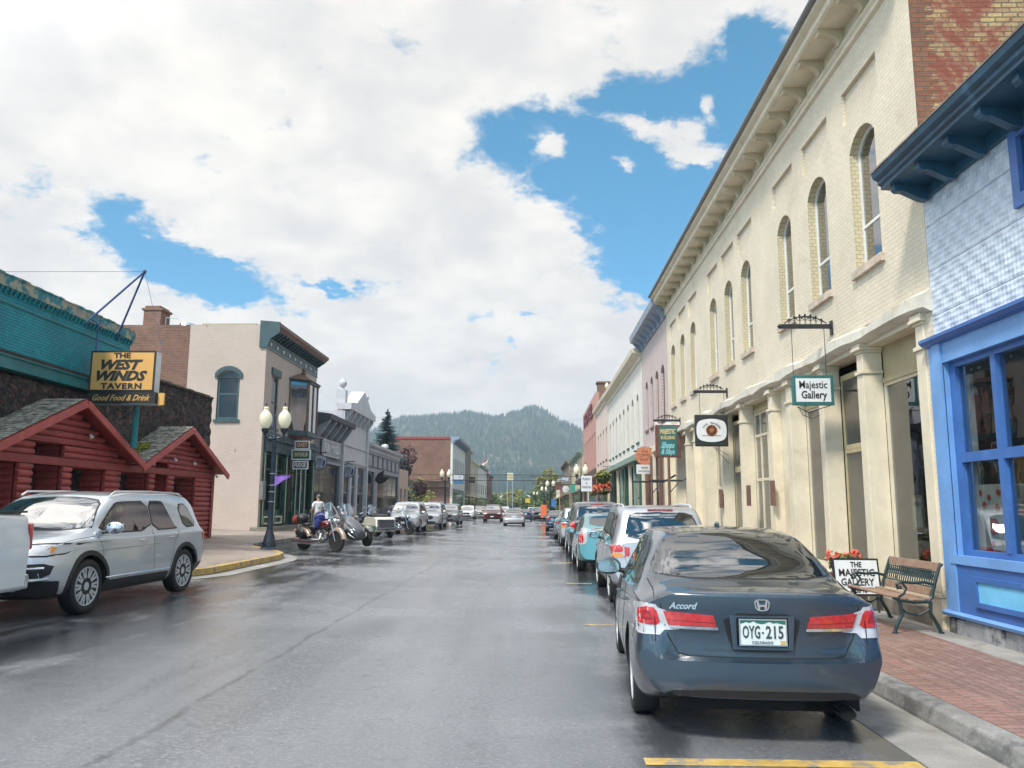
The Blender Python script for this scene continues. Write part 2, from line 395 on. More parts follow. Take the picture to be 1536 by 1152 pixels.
M_pave = brick_mat('paver_brick', (.24, .135, .105), (.31, .19, .15), (.12, .10, .09), 'flatr', .205, .103, .007, .55, .5, var=.2, vs=1.1, stain=((.22, .185, .165), 2.4, .52, .82), spec=.45, fine=.25)
M_paves = brick_mat('paver_soldier', (.26, .14, .11), (.33, .19, .15), (.12, .10, .09), 'flatr', .103, .40, .007, .55, .5, var=.2, vs=1.1, stain=((.22, .185, .165), 2.1, .55, .85), spec=.45, fine=.25)
M_walk = mat('sidewalk_concrete', (.30, .245, .205), .7, var=.16, vs=.7, bump=.2, bs=25, dirt=((.17, .125, .10), .9, .5, .72), fine=(45, .35))
M_yel = mat('worn_yellow_paint', (.50, .33, .09), .6, var=.2, vs=6, bump=.3, bs=30, dirt=((.24, .21, .17), 5, .48, .60))
M_mark = mat('faded_marking', (.45, .33, .12), .6, var=.3, vs=5, dirt=((.12, .12, .12), 9, .45, .62))
M_earth = mat('earth', (.13, .115, .08), .9, var=.3, vs=.05)

g = MB(); g.add([(-4000, -60, -.4), (4000, -60, -.4), (4000, 8000, -.4), (-4000, 8000, -.4)], [(0, 1, 2, 3)])
tag(g.build('ground', M_earth), kind='structure')
xs = [-40, -16, -9.6, -8, -6, -4, -2, -1, 0, 1, 2.62]
g = MB(); ys = [-8, 0, 8, 16, 24, 32, 48, 64, 100, 160, 260, 420]
for yv in ys:
    for xv in xs: g.v.append(Vector((xv, yv, zr(xv))))
nx = len(xs)
for j in range(len(ys) - 1):
    for i in range(nx - 1): g.f.append([j * nx + i, j * nx + i + 1, (j + 1) * nx + i + 1, (j + 1) * nx + i]); g.mi.append(0)
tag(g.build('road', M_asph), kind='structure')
g = MB(); g.box(2.62, 3.16, -8, 420, -.12, .004); tag(g.build('gutter', M_conc), kind='structure')
g = MB(); g.prism([(3.15, -.1), (3.36, -.1), (3.36, .15), (3.22, .15), (3.18, .13), (3.15, .03)], lambda a, z, d: (a, d, z), -8, 420)
tag(g.build('kerb', M_kerb, bevel=.012), kind='structure')
g = MB(); g.box(3.36, 3.77, -8, 230, -.1, .149); tag(g.build('sidewalk_border', M_paves), kind='structure')
g = MB(); g.box(3.775, 4.92, -8, 230, -.1, .149); tag(g.build('sidewalk', M_pave), kind='structure')
g = MB()
for i in range(0, 60):
    g.box(4.925, 5.6, -6 + i * 2.4, -6 + i * 2.4 + 2.39, -.1, .153)
tag(g.build('sidewalk_strip', M_conc, bevel=.006), kind='structure')
g = MB(); g.box(3.158, 3.345, 2.0, 5.45, .02, .153); tag(g.build('kerb_paint', M_yel, bevel=.01), kind='structure')
# markings
def marking(x0, x1, y0, y1, m=None):
    g = MB(); n = 6
    for i in range(n):
        a = x0 + (x1 - x0) * i / n; b = x0 + (x1 - x0) * (i + 1) / n
        g.add([(a, y0, zr(a) + .004), (b, y0, zr(b) + .004), (b, y1, zr(b) + .004), (a, y1, zr(a) + .004)], [(0, 1, 2, 3)])
    tag(g.build('road_marking', m or M_mark), kind='structure')
marking(.75, 2.6, 5.68, 5.83, M_yel); marking(.72, 1.3, 12.02, 12.14); marking(.72, 1.3, 18.4, 18.55); marking(.72, 1.3, 25.1, 25.3)
# left kerb and sidewalk, following the bulb-out
KL = [(-8.45, -8), (-8.45, 15.2), (-8.2, 16.0), (-7.25, 16.8), (-7.02, 17.6), (-7.02, 22.3), (-7.2, 23.3), (-7.7, 24.3), (-8.9, 25.8), (-9.5, 27.2), (-9.6, 29), (-9.55, 60), (-9.2, 300)]
def offs(P, d):
    out = []
    for i, p in enumerate(P):
        a = Vector(P[max(i - 1, 0)]); b = Vector(P[min(i + 1, len(P) - 1)]); t_ = (b - a).normalized(); n_ = Vector((-t_.y, t_.x)); out.append((p[0] + n_.x * d, p[1] + n_.y * d))
    return out
KI = offs(KL, .16)
def strip(A, B, za, zb, skirt=None):
    g = MB(); k = 0
    for a, b in zip(A, B): g.v += [Vector((a[0], a[1], za(a[0]))), Vector((b[0], b[1], zb(b[0])))]
    for i in range(len(A) - 1): g.f.append([2 * i, 2 * i + 1, 2 * i + 3, 2 * i + 2]); g.mi.append(0)
    return g
ktop = lambda x: zr(x) + .145
g = MB()
for i in range(len(KL) - 1):
    a, b, c, d = KL[i], KL[i + 1], KI[i + 1], KI[i]
    bot = [(q[0], q[1], zr(q[0]) - .05) for q in (a, b, c, d)]; za = [ktop(q[0]) for q in (a, b)]
    top = [(a[0], a[1], za[0]), (b[0], b[1], za[1]), (c[0], c[1], ktop(b[0]) + .004), (d[0], d[1], ktop(a[0]) + .004)]
    g.add(bot + top, [(0, 1, 5, 4), (4, 5, 6, 7), (2, 3, 7, 6)])
tag(g.build('kerb_opposite', M_kerb, bevel=.015), kind='structure')
g = MB()
for i in range(3, 8):
    a, b = KL[i], KL[i + 1]; c, d = KI[i + 1], KI[i]
    e = .004
    aa = [(a[0] + e, a[1]), (b[0] + e, b[1])]
    bot = [(q[0], q[1], zr(q[0]) + .02) for q in aa]; top = [(aa[0][0], a[1], ktop(a[0]) + e), (aa[1][0], b[1], ktop(b[0]) + e), (c[0], c[1], ktop(b[0]) + .004 + e), (d[0], d[1], ktop(a[0]) + .004 + e)]
    g.add(bot + top, [(0, 1, 3, 2), (2, 3, 4, 5)])
tag(g.build('kerb_paint_yellow', M_yel), kind='structure')
g = MB()   # sidewalk surface from kerb to the buildings
for i in range(len(KI) - 1):
    a, b = KI[i], KI[i + 1]; n = 5
    for k in range(n):
        def pt(q, s): 
            x = q[0] + (-14.5 - q[0]) * s; return (x, q[1], max(zside(x), ktop(q[0])) if s > 0 else ktop(q[0]))
        g.add([pt(a, k / n), pt(a, (k + 1) / n), pt(b, (k + 1) / n), pt(b, k / n)], [(0, 1, 2, 3)])
tag(g.build('sidewalk_opposite', M_walk), kind='structure')
# pale gutter apron round the bulb-out
KO = offs(KL, -.42)
g = MB()
for i in range(3, 9):
    a, b, c, d = KL[i], KL[i + 1], KO[i + 1], KO[i]
    g.add([(q[0], q[1], zr(q[0]) + .005) for q in (a, b, c, d)], [(0, 1, 2, 3)])
tag(g.build('gutter_opposite', M_conc), kind='structure')

# ---------------------------------------------------------------- right side: cream building
M_cream = brick_mat('cream_painted_brick', (.67, .59, .45), (.70, .62, .48), (.60, .52, .39), 'y', .21, .07, .010, .62, .35, var=.10, vs=.8, stain=((.47, .40, .29), .9, .55, .8), stain2=((.50, .45, .36), 3.4, .66, .74), fine=.10)
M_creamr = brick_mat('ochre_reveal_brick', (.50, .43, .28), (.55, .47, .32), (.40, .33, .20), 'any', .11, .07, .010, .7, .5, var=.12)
M_ctrim = mat('cream_trim', (.67, .59, .44), .5, var=.08, vs=2, bump=.12, bs=20, dirt=((.44, .37, .26), 2.2, .56, .85), fine=(11, .10))
M_ctrim2 = mat('ochre_trim', (.40, .335, .19), .55, var=.1, vs=2)
M_brk = mat('bracket_tan', (.50, .43, .30), .55, var=.12, vs=3)
M_white = mat('white_frame', (.68, .67, .62), .45, var=.06)
M_gut = mat('grey_gutter', (.17, .165, .155), .5, var=.15)
M_sill = mat('sill_brick_paint', (.50, .41, .32), .75, var=.2, vs=6, bump=.6, bs=14)
M_oldbrick = brick_mat('old_side_brick', (.50, .36, .16), (.36, .20, .12), (.20, .15, .10), 'x', .215, .075, .012, .85, .8, var=.25, vs=.9, stain=((.24, .075, .05), .55, .45, .53), stain2=((.40, .36, .32), 1.9, .66, .74), fine=.3)
M_redq = brick_mat('red_quoin_brick', (.30, .13, .07), (.24, .10, .06), (.16, .11, .08), 'x', .215, .075, .012, .85, .8, var=.25)
M_glass = glass_mat('window_glass'); M_glassd = glass_mat('upper_glass', (.30, .34, .36), .22)
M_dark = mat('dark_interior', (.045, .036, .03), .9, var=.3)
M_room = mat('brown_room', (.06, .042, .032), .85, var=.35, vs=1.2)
M_iron = mat('black_iron', (.018, .02, .022), .42, var=.2)
M_paper = mat('paper_white', (.66, .67, .66), .6, var=.04)
M_ink = mat('ink_black', (.02, .022, .02), .6, var=0)

X5 = 5.35; fn = RW(X5); ZR = 9.46
cb = thing('brick_building', (X5, 21.2, .15), 'long cream painted brick building with arched upper windows and bracketed cornice', 'building')
wy = [12.5, 14.62, 16.62, 19.77, 21.6, 23.5, 26.56, 28.5, 30.45]; ww = [1.0, .98, .92, .92, .9, .9, .9, .86, .86]
cells = []
wins = [(c - v / 2, c + v / 2, 5.58, 7.9, .28) for c, v in zip(wy, ww)]
panels = [(c - .70, c + .70, 8.22, 8.82, 0) for c in wy]
# upper wall
mb = MB(); holed(mb, fn, [(10.657, 4.62), (31.8, 4.62), (31.8, 9.9), (10.657, 9.9)], [outline(a, b, z0, z1, r) for a, b, z0, z1, r in wins] + [outline(a, b, z0, z1) for a, b, z0, z1, r in panels], .0, outer_depth=.5)
mb.build('wall', M_cream, cb)
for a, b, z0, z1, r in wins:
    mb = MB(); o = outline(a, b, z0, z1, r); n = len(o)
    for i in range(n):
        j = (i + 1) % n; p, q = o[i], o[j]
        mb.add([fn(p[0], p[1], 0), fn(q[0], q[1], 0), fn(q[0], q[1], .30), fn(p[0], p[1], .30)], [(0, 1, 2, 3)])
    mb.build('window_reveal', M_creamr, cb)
for a, b, z0, z1, r in panels:
    mb = MB(); o = outline(a, b, z0, z1)
    for i in range(4):
        p, q = o[i], o[(i + 1) % 4]; mb.add([fn(p[0], p[1], 0), fn(q[0], q[1], 0), fn(q[0], q[1], .07), fn(p[0], p[1], .07)], [(0, 1, 2, 3)])
    mb.add([fn(p[0], p[1], .07) for p in o], [(0, 1, 2, 3)])
    mb.build('recessed_panel', M_cream, cb)
for i, (a, b, z0, z1, r) in enumerate(wins):
    window(cb, fn, a, b, z0, z1, r, .14, M_white, M_glassd, .055, bar=[6.32], sill=(.13, .07), msill=M_sill)
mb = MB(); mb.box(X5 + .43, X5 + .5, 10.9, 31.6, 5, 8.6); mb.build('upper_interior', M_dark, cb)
# side wall of raw brick, facing the camera, above the blue shop
mb = MB(); mb.box(X5 + .22, 16, 10.655, 11.1, 4.3, 9.95); mb.build('side_wall', M_oldbrick, cb)
mb = MB()
k = 0; z = 5.9
while z < 9.86:
    mb.box(X5 + .004, X5 + .22 + (.11 if k % 2 else 0), 10.652, 10.9, z, z + .073); z += .075; k += 1
mb.build('quoin_bricks', M_redq, cb)
mb = MB(); mb.box(X5 + .003, X5 + .22, 10.66, 11.04, .15, 4.61); mb.build('corner_pier', M_cream, cb)
# cornice
mb = MB()
mb.prism([(X5 - .50, 10.04), (X5 - .60, 10.10), (X5 - .62, 10.24), (X5 - .55, 10.26), (X5 + .6, 10.36), (X5 + .6, 10.0), (X5, 9.90), (X5 - .46, 9.90), (X5 - .50, 9.93)], lambda a, z, d: (a, d, z), 10.5, 31.95)
mb.build('cornice', M_ctrim, cb)
mb = MB(); mb.tube([(X5 - .63, 10.45, 10.22), (X5 - .63, 32.0, 10.22)], .065, 10); mb.box(X5 - .66, X5 - .3, 10.45, 32.0, 10.262, 10.30); mb.build('gutter', M_gut, cb)
mb = MB(); mb.prism([(X5 + .0, 9.40), (X5 - .06, 9.42), (X5 - .06, 9.49), (X5 - .035, 9.51), (X5 - .08, 9.56), (X5 - .08, 9.60), (X5, 9.62)], lambda a, z, d: (a, d, z), 10.6, 31.85); mb.build('cornice_moulding', M_ctrim, cb)
for i in range(22):
    yb = 11.0 + i * .985
    mb = MB(); prof = [(X5 - .005, 9.625), (X5 - .09, 9.625)]
    for k in range(7):
        a = R(90 * k / 6); prof.append((X5 - .09 - .30 * (1 - math.cos(a)), 9.625 + .19 * math.sin(a)))
    prof += [(X5 - .43, 9.80), (X5 - .45, 9.84), (X5 - .45, 9.895), (X5 - .005, 9.895)]
    mb.prism(prof, lambda a, z, d: (a, d, z), yb - .075, yb + .075); mb.box(X5 - .47, X5 - .0, yb - .1, yb + .1, 9.875, 9.898)
    mb.build('bracket', M_brk, cb)
# street front: band, pilasters, recessed shopfronts
mb = MB(); pts = []
y = 10.62; import random as _r; rr = _r.Random(3)
n = 60
top = [(10.62 + (31.85 - 10.62) * i / n, 4.62 + .035 * math.sin(i * .8) + rr.uniform(-.012, .012)) for i in range(n + 1)]
bot = [(10.62 + (31.85 - 10.62) * i / n, 4.34 + .05 * abs(math.sin(i * .52)) + rr.uniform(-.008, .008)) for i in range(n + 1)]
k0 = len(mb.v)
for (ya, zb_), (_, zt_) in zip(bot, top):
    mb.v += [Vector((X5 - .03, ya, zb_)), Vector((X5 - .13, ya, zb_ + .05)), Vector((X5 - .13, ya, zt_ - .05)), Vector((X5 + .002, ya, zt_ + .03)), Vector((X5 + .3, ya, zt_)), Vector((X5 + .3, ya, zb_))]
for i in range(n):
    for j in range(5): a = k0 + i * 6 + j; mb.f.append([a, a + 1, a + 7, a + 6]); mb.mi.append(0)
    a = k0 + i * 6; mb.f.append([a + 5, a, a + 6, a + 11]); mb.mi.append(0)
mb.f.append([k0 + j for j in range(6)]); mb.mi.append(0); mb.f.append([k0 + n * 6 + j for j in range(6)]); mb.mi.append(0)
M_band = mat('flaked_white_band', (.62, .58, .49), .6, var=.12, vs=1.4, bump=.5, bs=6, dirt=((.50, .43, .30), 1.8, .52, .7))
mb.build('lintel_band', M_band, cb, smooth=40)
mb = MB(); mb.box(X5 + .05, X5 + .42, 10.7, 31.7, 4.3, 4.62); mb.build('soffit', M_ctrim, cb)
PIL = [(10.88, 11.13), (12.95, 13.2), (14.78, 15.03), (16.7, 16.98), (18.05, 18.3), (20.65, 20.9), (22.85, 23.1), (24.95, 25.2), (26.75, 27.0), (28.15, 28.4), (30.15, 30.4), (31.45, 31.7)]
for (a, b) in PIL:
    mb = MB(); mb.box(X5 - .02, X5 + .30, a, b, .60, 3.86); mb.box(X5 - .05, X5 + .30, a - .025, b + .025, 3.86, 3.92); mb.box(X5 - .015, X5 + .30, a + .005, b - .005, 3.92, 4.21)
    mb.box(X5 - .04, X5 + .30, a - .015, b + .015, 4.21, 4.25); mb.box(X5 - .09, X5 + .30, a - .045, b + .045, 4.25, 4.30); mb.box(X5 - .07, X5 + .30, a - .035, b + .035, 4.30, 4.36)
    mb.box(X5 - .05, X5 + .30, a - .02, b + .02, .15, .55); mb.box(X5 - .07, X5 + .30, a - .035, b + .035, .55, .60)
    mb.build('pilaster', M_ctrim, cb, bevel=.008)
M_plinth = mat('stone_plinth', (.22, .19, .15), .85, var=.3, vs=3, bump=.7, bs=9, dirt=((.07, .06, .05), 3, .5, .7))
mb = MB(); mb.box(X5 - .02, X5 + .34, 11.28, 31.75, .15, .36); mb.build('plinth', M_plinth, cb)
def shopwin(a, b, z0=.66, z1=3.55, d=.30, bars=None, vb=None, trans=True, mg=None):
    mb = MB(); mb.box(X5 + d - .02, X5 + d + .16, a, b, .36, z0); mb.build('bulkhead', M_ctrim, cb)
    window(cb, fn, a, b, z0, z1, 0, d, M_ctrim, mg or M_glass, .07, bar=bars, vbar=vb, ft=.06, name='shop_window')
    mb = MB(); mb.box(X5 + d + .01, X5 + d + .07, a, b, z1, 4.32); mb.box(X5 + d - .03, X5 + d + .04, a, b, z1 - .02, z1 + .06); mb.build('transom_panel', M_ctrim2, cb)
shopwin(11.14, 12.94, .62, 3.72); shopwin(15.04, 16.69, .62, 3.72); shopwin(18.31, 20.64, .62, 4.1, bars=[2.4, 3.5], vb=[18.9, 19.5, 20.1]); shopwin(23.11, 24.94, .62, 4.0, bars=[2.3]); shopwin(27.01, 28.14, .62, 4.0, bars=[2.4]); shopwin(28.41, 30.14, .62, 4.0)
for (a, b) in ((16.99, 18.04), (25.21, 26.74), (30.41, 31.44)):
    mb = MB(); mb.box(X5 + .2, X5 + .34, a, b, .36, 4.3); mb.build('infill_panel', M_ctrim, cb)
def shopdoor(a, b, d=.95):
    mb = MB(); mb.box(X5 + d, X5 + d + .05, a + .05, b - .05, 2.75, 2.83); mb.box(X5 + d, X5 + d + .05, a + .02, a + .07, .3, 4.1); mb.box(X5 + d, X5 + d + .05, b - .07, b - .02, .3, 4.1)
    mb.box(X5 + d, X5 + d + .05, a + .07, b - .07, .3, .75); mb.box(X5 + d, X5 + d + .05, a + .07, b - .07, 4.0, 4.1); mb.box(X5 + d, X5 + d + .05, a + .07, b - .07, 2.68, 2.745)
    dr = mb.build('door', M_ctrim2, cb)
    g = MB(); g.box(X5 + d + .02, X5 + d + .03, a + .05, b - .05, .7, 4.05); g.build('pane', M_glass, dr)
    h = MB(); h.tube([(X5 + d - .04, a + .2, 1.15), (X5 + d - .05, a + .2, 1.3), (X5 + d - .04, a + .2, 1.45)], .012, 6); h.build('handle', M_iron, dr)
    mb = MB(); mb.box(X5 + .02, X5 + d + .1, a - .02, b + .02, .15, .28); mb.build('door_recess', M_ctrim2, cb)
shopdoor(13.22, 14.76, .30); shopdoor(20.92, 22.83, .30)
# rooms behind the glass
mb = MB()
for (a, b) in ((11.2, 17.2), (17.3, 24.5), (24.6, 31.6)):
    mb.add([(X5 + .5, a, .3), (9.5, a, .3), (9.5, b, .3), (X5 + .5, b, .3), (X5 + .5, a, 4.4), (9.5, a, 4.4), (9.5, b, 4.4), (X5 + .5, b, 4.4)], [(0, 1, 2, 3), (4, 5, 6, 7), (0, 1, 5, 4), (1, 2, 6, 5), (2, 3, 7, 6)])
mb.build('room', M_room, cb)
mb = MB(); mb.box(X5 + .8, 9.5, 11.0, 31.7, 4.45, 4.6); mb.build('floor_slab', M_dark, cb)
mb = MB(); mb.box(X5 + .5, 15, 11.1, 31.7, 10.0, 10.05); mb.build('flat_roof', M_gut, cb)
mb = MB(); mb.box(X5 + .3, 15, 31.55, 31.78, .1, 10.0); mb.build('party_wall', M_cream, cb)

# things behind the gallery glass
M_frame = mat('picture_frame', (.30, .17, .08), .4, var=.2); M_teal_s = mat('teal_paint', (.03, .13, .12), .5, var=.1); M_green = mat('sign_green', (.012, .085, .06), .45, var=.1)
def poster(x, y, z, w_, h_, m, label, lines=(), rim=M_frame, ax='x'):
    """framed print facing the street"""
    o = MB(); fnp = lambda a, zz, d: (x + d, y + a, z + zz)
    ring(o, fnp, outline(-w_ / 2 - .04, w_ / 2 + .04, -.04, h_ + .04), outline(-w_ / 2, w_ / 2, 0, h_), 0, .03)
    t_ = thing('framed_sign', (x, y, z), label, 'sign')
    o.build('frame', rim, t_)
    c = MB(); c.box(x + .01, x + .025, y - w_ / 2, y + w_ / 2, z, z + h_); c.build('print', m, t_)
    if lines:
        tx = MB()
        for i, (s, sz) in enumerate(lines):
            add_text(tx, s, frame_mat((x + .004, y, z + h_ * (1 - (i + .75) / (len(lines) + .5))), (0, -1, 0)), size=sz, bold=.004, width=min(w_ * .85, len(s) * sz * .62))
        tx.build('lettering', M_ink, t_)
    return t_
poster(X5 + .36, 11.62, 2.25, .42, .62, mat('pale_blue_print', (.42, .50, .52), .5), 'framed pale sign THE MAJESTIC GALLERY leaning inside the shop window nearest the blue shop', [('THE', .1), ('MAJESTIC', .1), ('GALLERY', .1)])
poster(X5 + .40, 12.32, 1.42, .26, .44, mat('cream_print', (.50, .45, .32), .5), 'small cream OPEN sign with a picture, hung low inside the gallery window', [('OPEN', .09), (' ', .08), (' ', .08)])
t_ = thing('display_case', (X5 + .9, 11.75, .4), 'dark glass-topped display case inside the gallery window', 'cabinet')
mb = MB(); mb.box(X5 + .6, X5 + 1.2, 11.35, 12.1, .4, 1.0); mb.build('cabinet', M_iron, t_); mb = MB(); mb.box(X5 + .6, X5 + 1.2, 11.35, 12.1, 1.0, 1.35); mb.build('glass_top', M_glass, t_)
t_ = thing('plant_stand', (X5 + 1.35, 13.9, .4), 'bushy dried plant arrangement in the gallery doorway', 'plant')
mb = MB(); rr = _r.Random(5)
for i in range(260):
    a = rr.uniform(0, 6.28); r_ = rr.uniform(0, .32) ; z_ = 1.0 + rr.uniform(-.35, .45); c = Vector((X5 + 1.35 + math.cos(a) * r_, 13.9 + math.sin(a) * r_, z_)); u = Vector((rr.uniform(-1, 1), rr.uniform(-1, 1), rr.uniform(-.5, 1))).normalized() * .06; v = u.orthogonal().normalized() * .03
    mb.add([c, c + u + v, c + u * 2, c + u - v], [(0, 1, 2, 3)])
mb.build('foliage', mat('dry_plant', (.13, .11, .03), .8, var=.5, vs=20), t_); mb = MB(); mb.lathe([(.16, .4), (.2, .7)], (X5 + 1.35, 13.9, 0), 12); mb.build('pot', M_frame, t_)

# ---------------------------------------------------------------- blue shop
M_blue = mat('royal_blue_paint', (.045, .13, .36), .42, var=.12, vs=2, bump=.12, bs=14, dirt=((.10, .19, .42), 4, .6, .8))
M_blue2 = mat('light_blue_paint', (.14, .30, .58), .45, var=.1, vs=2, bump=.1, bs=14)
M_cyan = mat('sky_blue_panel', (.16, .48, .72), .5, var=.1)
M_deep = mat('deep_blue_eave', (.018, .075, .125), .45, var=.25, vs=2, dirt=((.06, .15, .24), 3, .55, .75))
def tin():
    m = bpy.data.materials.new('pressed_tin'); m.use_nodes = True; t = NT(m.node_tree); p = pos_vec(t); x, y, z = t.xyz(p)
    v = t.comb(y, z, 0.)
    a = t.math('SINE', t.math('MULTIPLY', y, 20.)); b_ = t.math('SINE', t.math('MULTIPLY', z, 20.)); st = t.math('MULTIPLY', a, b_)
    a2 = t.math('SINE', t.math('MULTIPLY', t.math('ADD', y, z), 41.)); b2 = t.math('SINE', t.math('MULTIPLY', t.math('SUBTRACT', y, z), 41.))
    n = t.noise(p, 14, 5, .6)
    h = t.math('ADD', t.math('ADD', st, t.math('MULTIPLY', t.math('MULTIPLY', a2, b2), .6)), t.math('MULTIPLY', n, 1.2))
    seam = t.ramp(t.math('PINGPONG', t.math('ADD', z, .1), .31), .0, .012)
    h = t.math('ADD', h, t.math('MULTIPLY', seam, 2.))
    c = t.mix(t.ramp(t.noise(p, 5, 6, .6), .35, .65), (.42, .485, .57, 1), (.53, .59, .66, 1))
    c = t.mix(t.ramp(h, 1.6, 4.2), c, (.60, .67, .75, 1))
    c = t.mix(t.math('MULTIPLY', t.ramp(t.noise(p, 2.5, 8, .7, .5), .66, .74), .6), c, (.22, .24, .27, 1))
    b = t.new('ShaderNodeBsdfPrincipled'); o = t.new('ShaderNodeOutputMaterial'); t.nt.links.new(b.outputs[0], o.inputs[0])
    t.put(b.inputs['Base Color'], c); b.inputs['Roughness'].default_value = .5
    bn = t.new('ShaderNodeBump'); bn.inputs['Strength'].default_value = .7; bn.inputs['Distance'].default_value = .012; t.put(bn.inputs['Height'], h); t.put(b.inputs['Normal'], bn.outputs[0])
    return m
M_tin = tin()
bs = thing('wooden_shop', (X5, 6, .15), 'blue shopfront with pale pressed-tin upper wall, deep blue eave and large paned window', 'building')
Y1 = 10.645
mb = MB(); holed(mb, fn, [(1.0, 3.98), (Y1, 3.98), (Y1, 6.05), (1.0, 6.05)], [outline(7.5, 8.6, 4.98, 5.9)], .12, outer_depth=.3); mb.build('wall', M_tin, bs)
window(bs, fn, 7.5, 8.6, 4.98, 5.9, 0, -.05, M_blue, M_glassd, .14, ft=.12)
mb = MB(); mb.prism([(X5 - .05, 6.02), (X5 - .52, 6.05), (X5 - .56, 6.05), (X5 - .56, 6.10), (X5 - .60, 6.12), (X5 - .60, 6.17), (X5 - .66, 6.20), (X5 - .68, 6.27), (X5 - .5, 6.33), (X5 + 1, 6.6), (X5 + 1, 6.4)], lambda a, z, d: (a, d, z), 1.0, Y1 + .02); mb.build('eave', M_deep, bs)
mb = MB(); mb.prism([(X5 - .69, 6.275), (X5 - .69, 6.30), (X5 + 1.0, 6.68), (X5 + 1.0, 6.62), (X5 - .5, 6.335)], lambda a, z, d: (a, d, z), .9, Y1 + .03); mb.build('roof_edge', mat('weathered_roof', (.17, .14, .12), .8, var=.3, vs=4), bs)
mb = MB(); mb.box(X5 - .06, X5, 1, Y1, 5.86, 6.02); mb.build('frieze', M_deep, bs)
for yb in (10.45, 9.75, 9.05, 8.35, 7.65, 6.95, 6.25, 5.55, 4.85):
    mb = MB(); mb.prism([(X5 - .06, 5.80), (X5 - .16, 5.82), (X5 - .38, 5.93), (X5 - .46, 5.93), (X5 - .50, 5.97), (X5 - .50, 6.048), (X5 - .06, 6.03)], lambda a, z, d: (a, d, z), yb - .06, yb + .06); mb.build('bracket', M_deep, bs)
# shopfront
mb = MB(); mb.prism([(X5 + .1, 3.96), (X5 - .10, 3.96), (X5 - .14, 3.94), (X5 - .14, 3.90), (X5 - .10, 3.86), (X5 - .05, 3.84), (X5 + .1, 3.84)], lambda a, z, d: (a, d, z), 1.0, Y1 + .15); mb.build('cap_moulding', M_blue, bs)
mb = MB(); holed(mb, fn, [(1.0, .36), (Y1 + .12, .36), (Y1 + .12, 3.85), (1.0, 3.85)], [outline(8.0 - 3.2, 10.42, 1.12, 3.58)], .16, d0=-.03, outer_depth=.2); mb.build('front_frame', M_blue2, bs)
mb = MB(); ring(mb, fn, outline(4.8, 10.42, 1.12, 3.58), outline(4.93, 10.28, 1.2, 3.50), .05, .16)
for yv in (9.42, 8.1, 6.8): mb.prism([(yv - .05, 1.2), (yv + .05, 1.2), (yv + .05, 3.5), (yv - .05, 3.5)], fn, .04, .15)
mb.prism([(4.93, 2.28), (10.28, 2.28), (10.28, 2.40), (4.93, 2.40)], fn, .045, .145)
wf = mb.build('shop_window', M_blue, bs); g = MB(); g.prism(outline(4.9, 10.3, 1.18, 3.52), fn, .10, .112); g.build('pane', glass_mat('shop_glass', (.70, .74, .75), .10), wf)
mb = MB(); mb.box(X5 - .07, X5 + .02, 4.7, 10.52, 1.02, 1.13); mb.build('sill', M_blue2, wf)
mb = MB(); mb.box(X5 - .045, X5 - .025, 4.7, 10.45, .42, 1.02); mb.build('dado', M_blue, bs)
for (a, b) in ((8.35, 9.95), (6.4, 7.9), (4.5, 5.95)):
    mb = MB(); ring(mb, fn, outline(a - .06, b + .06, .54, .90), outline(a, b, .60, .84), -.075, -.04); pn = mb.build('dado_frame', M_blue, bs); mb = MB(); mb.prism(outline(a, b, .60, .84), fn, -.052, -.043); mb.build('dado_panel', M_cyan, pn)
mb = MB(); mb.box(X5 - .06, X5 - .02, 10.42, 10.62, .36, 3.84); mb.build('corner_post', M_blue2, bs)
mb = MB(); mb.prism([(X5 + .3, .36), (X5 - .08, .36), (X5 - .10, .40), (X5 - .06, .43), (X5 + .3, .43)], lambda a, z, d: (a, d, z), 1, Y1 + .14); mb.build('base_rail', M_blue2, bs)
mb = MB(); rr = _r.Random(9)
for i in range(24):
    a = 1 + i * .405; mb.box(X5 - .03 - rr.uniform(0, .03), X5 + .3, a, a + .40, .12, .355 - rr.uniform(0, .02))
mb.build('foundation', mat('cracked_foundation', (.25, .25, .26), .8, var=.3, vs=4, bump=.9, bs=7, dirt=((.07, .065, .06), 3.3, .5, .62)), bs, bevel=.01)
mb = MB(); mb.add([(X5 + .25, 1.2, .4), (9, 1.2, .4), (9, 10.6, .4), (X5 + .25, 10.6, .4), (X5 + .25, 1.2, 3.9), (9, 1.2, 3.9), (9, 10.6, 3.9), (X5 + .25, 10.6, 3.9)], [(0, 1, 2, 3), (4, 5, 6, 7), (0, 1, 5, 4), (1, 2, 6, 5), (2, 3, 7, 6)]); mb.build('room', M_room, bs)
mb = MB(); mb.box(X5 + .3, 12, 1.0, 10.63, 6.0, 6.05); mb.build('ceiling', M_dark, bs)
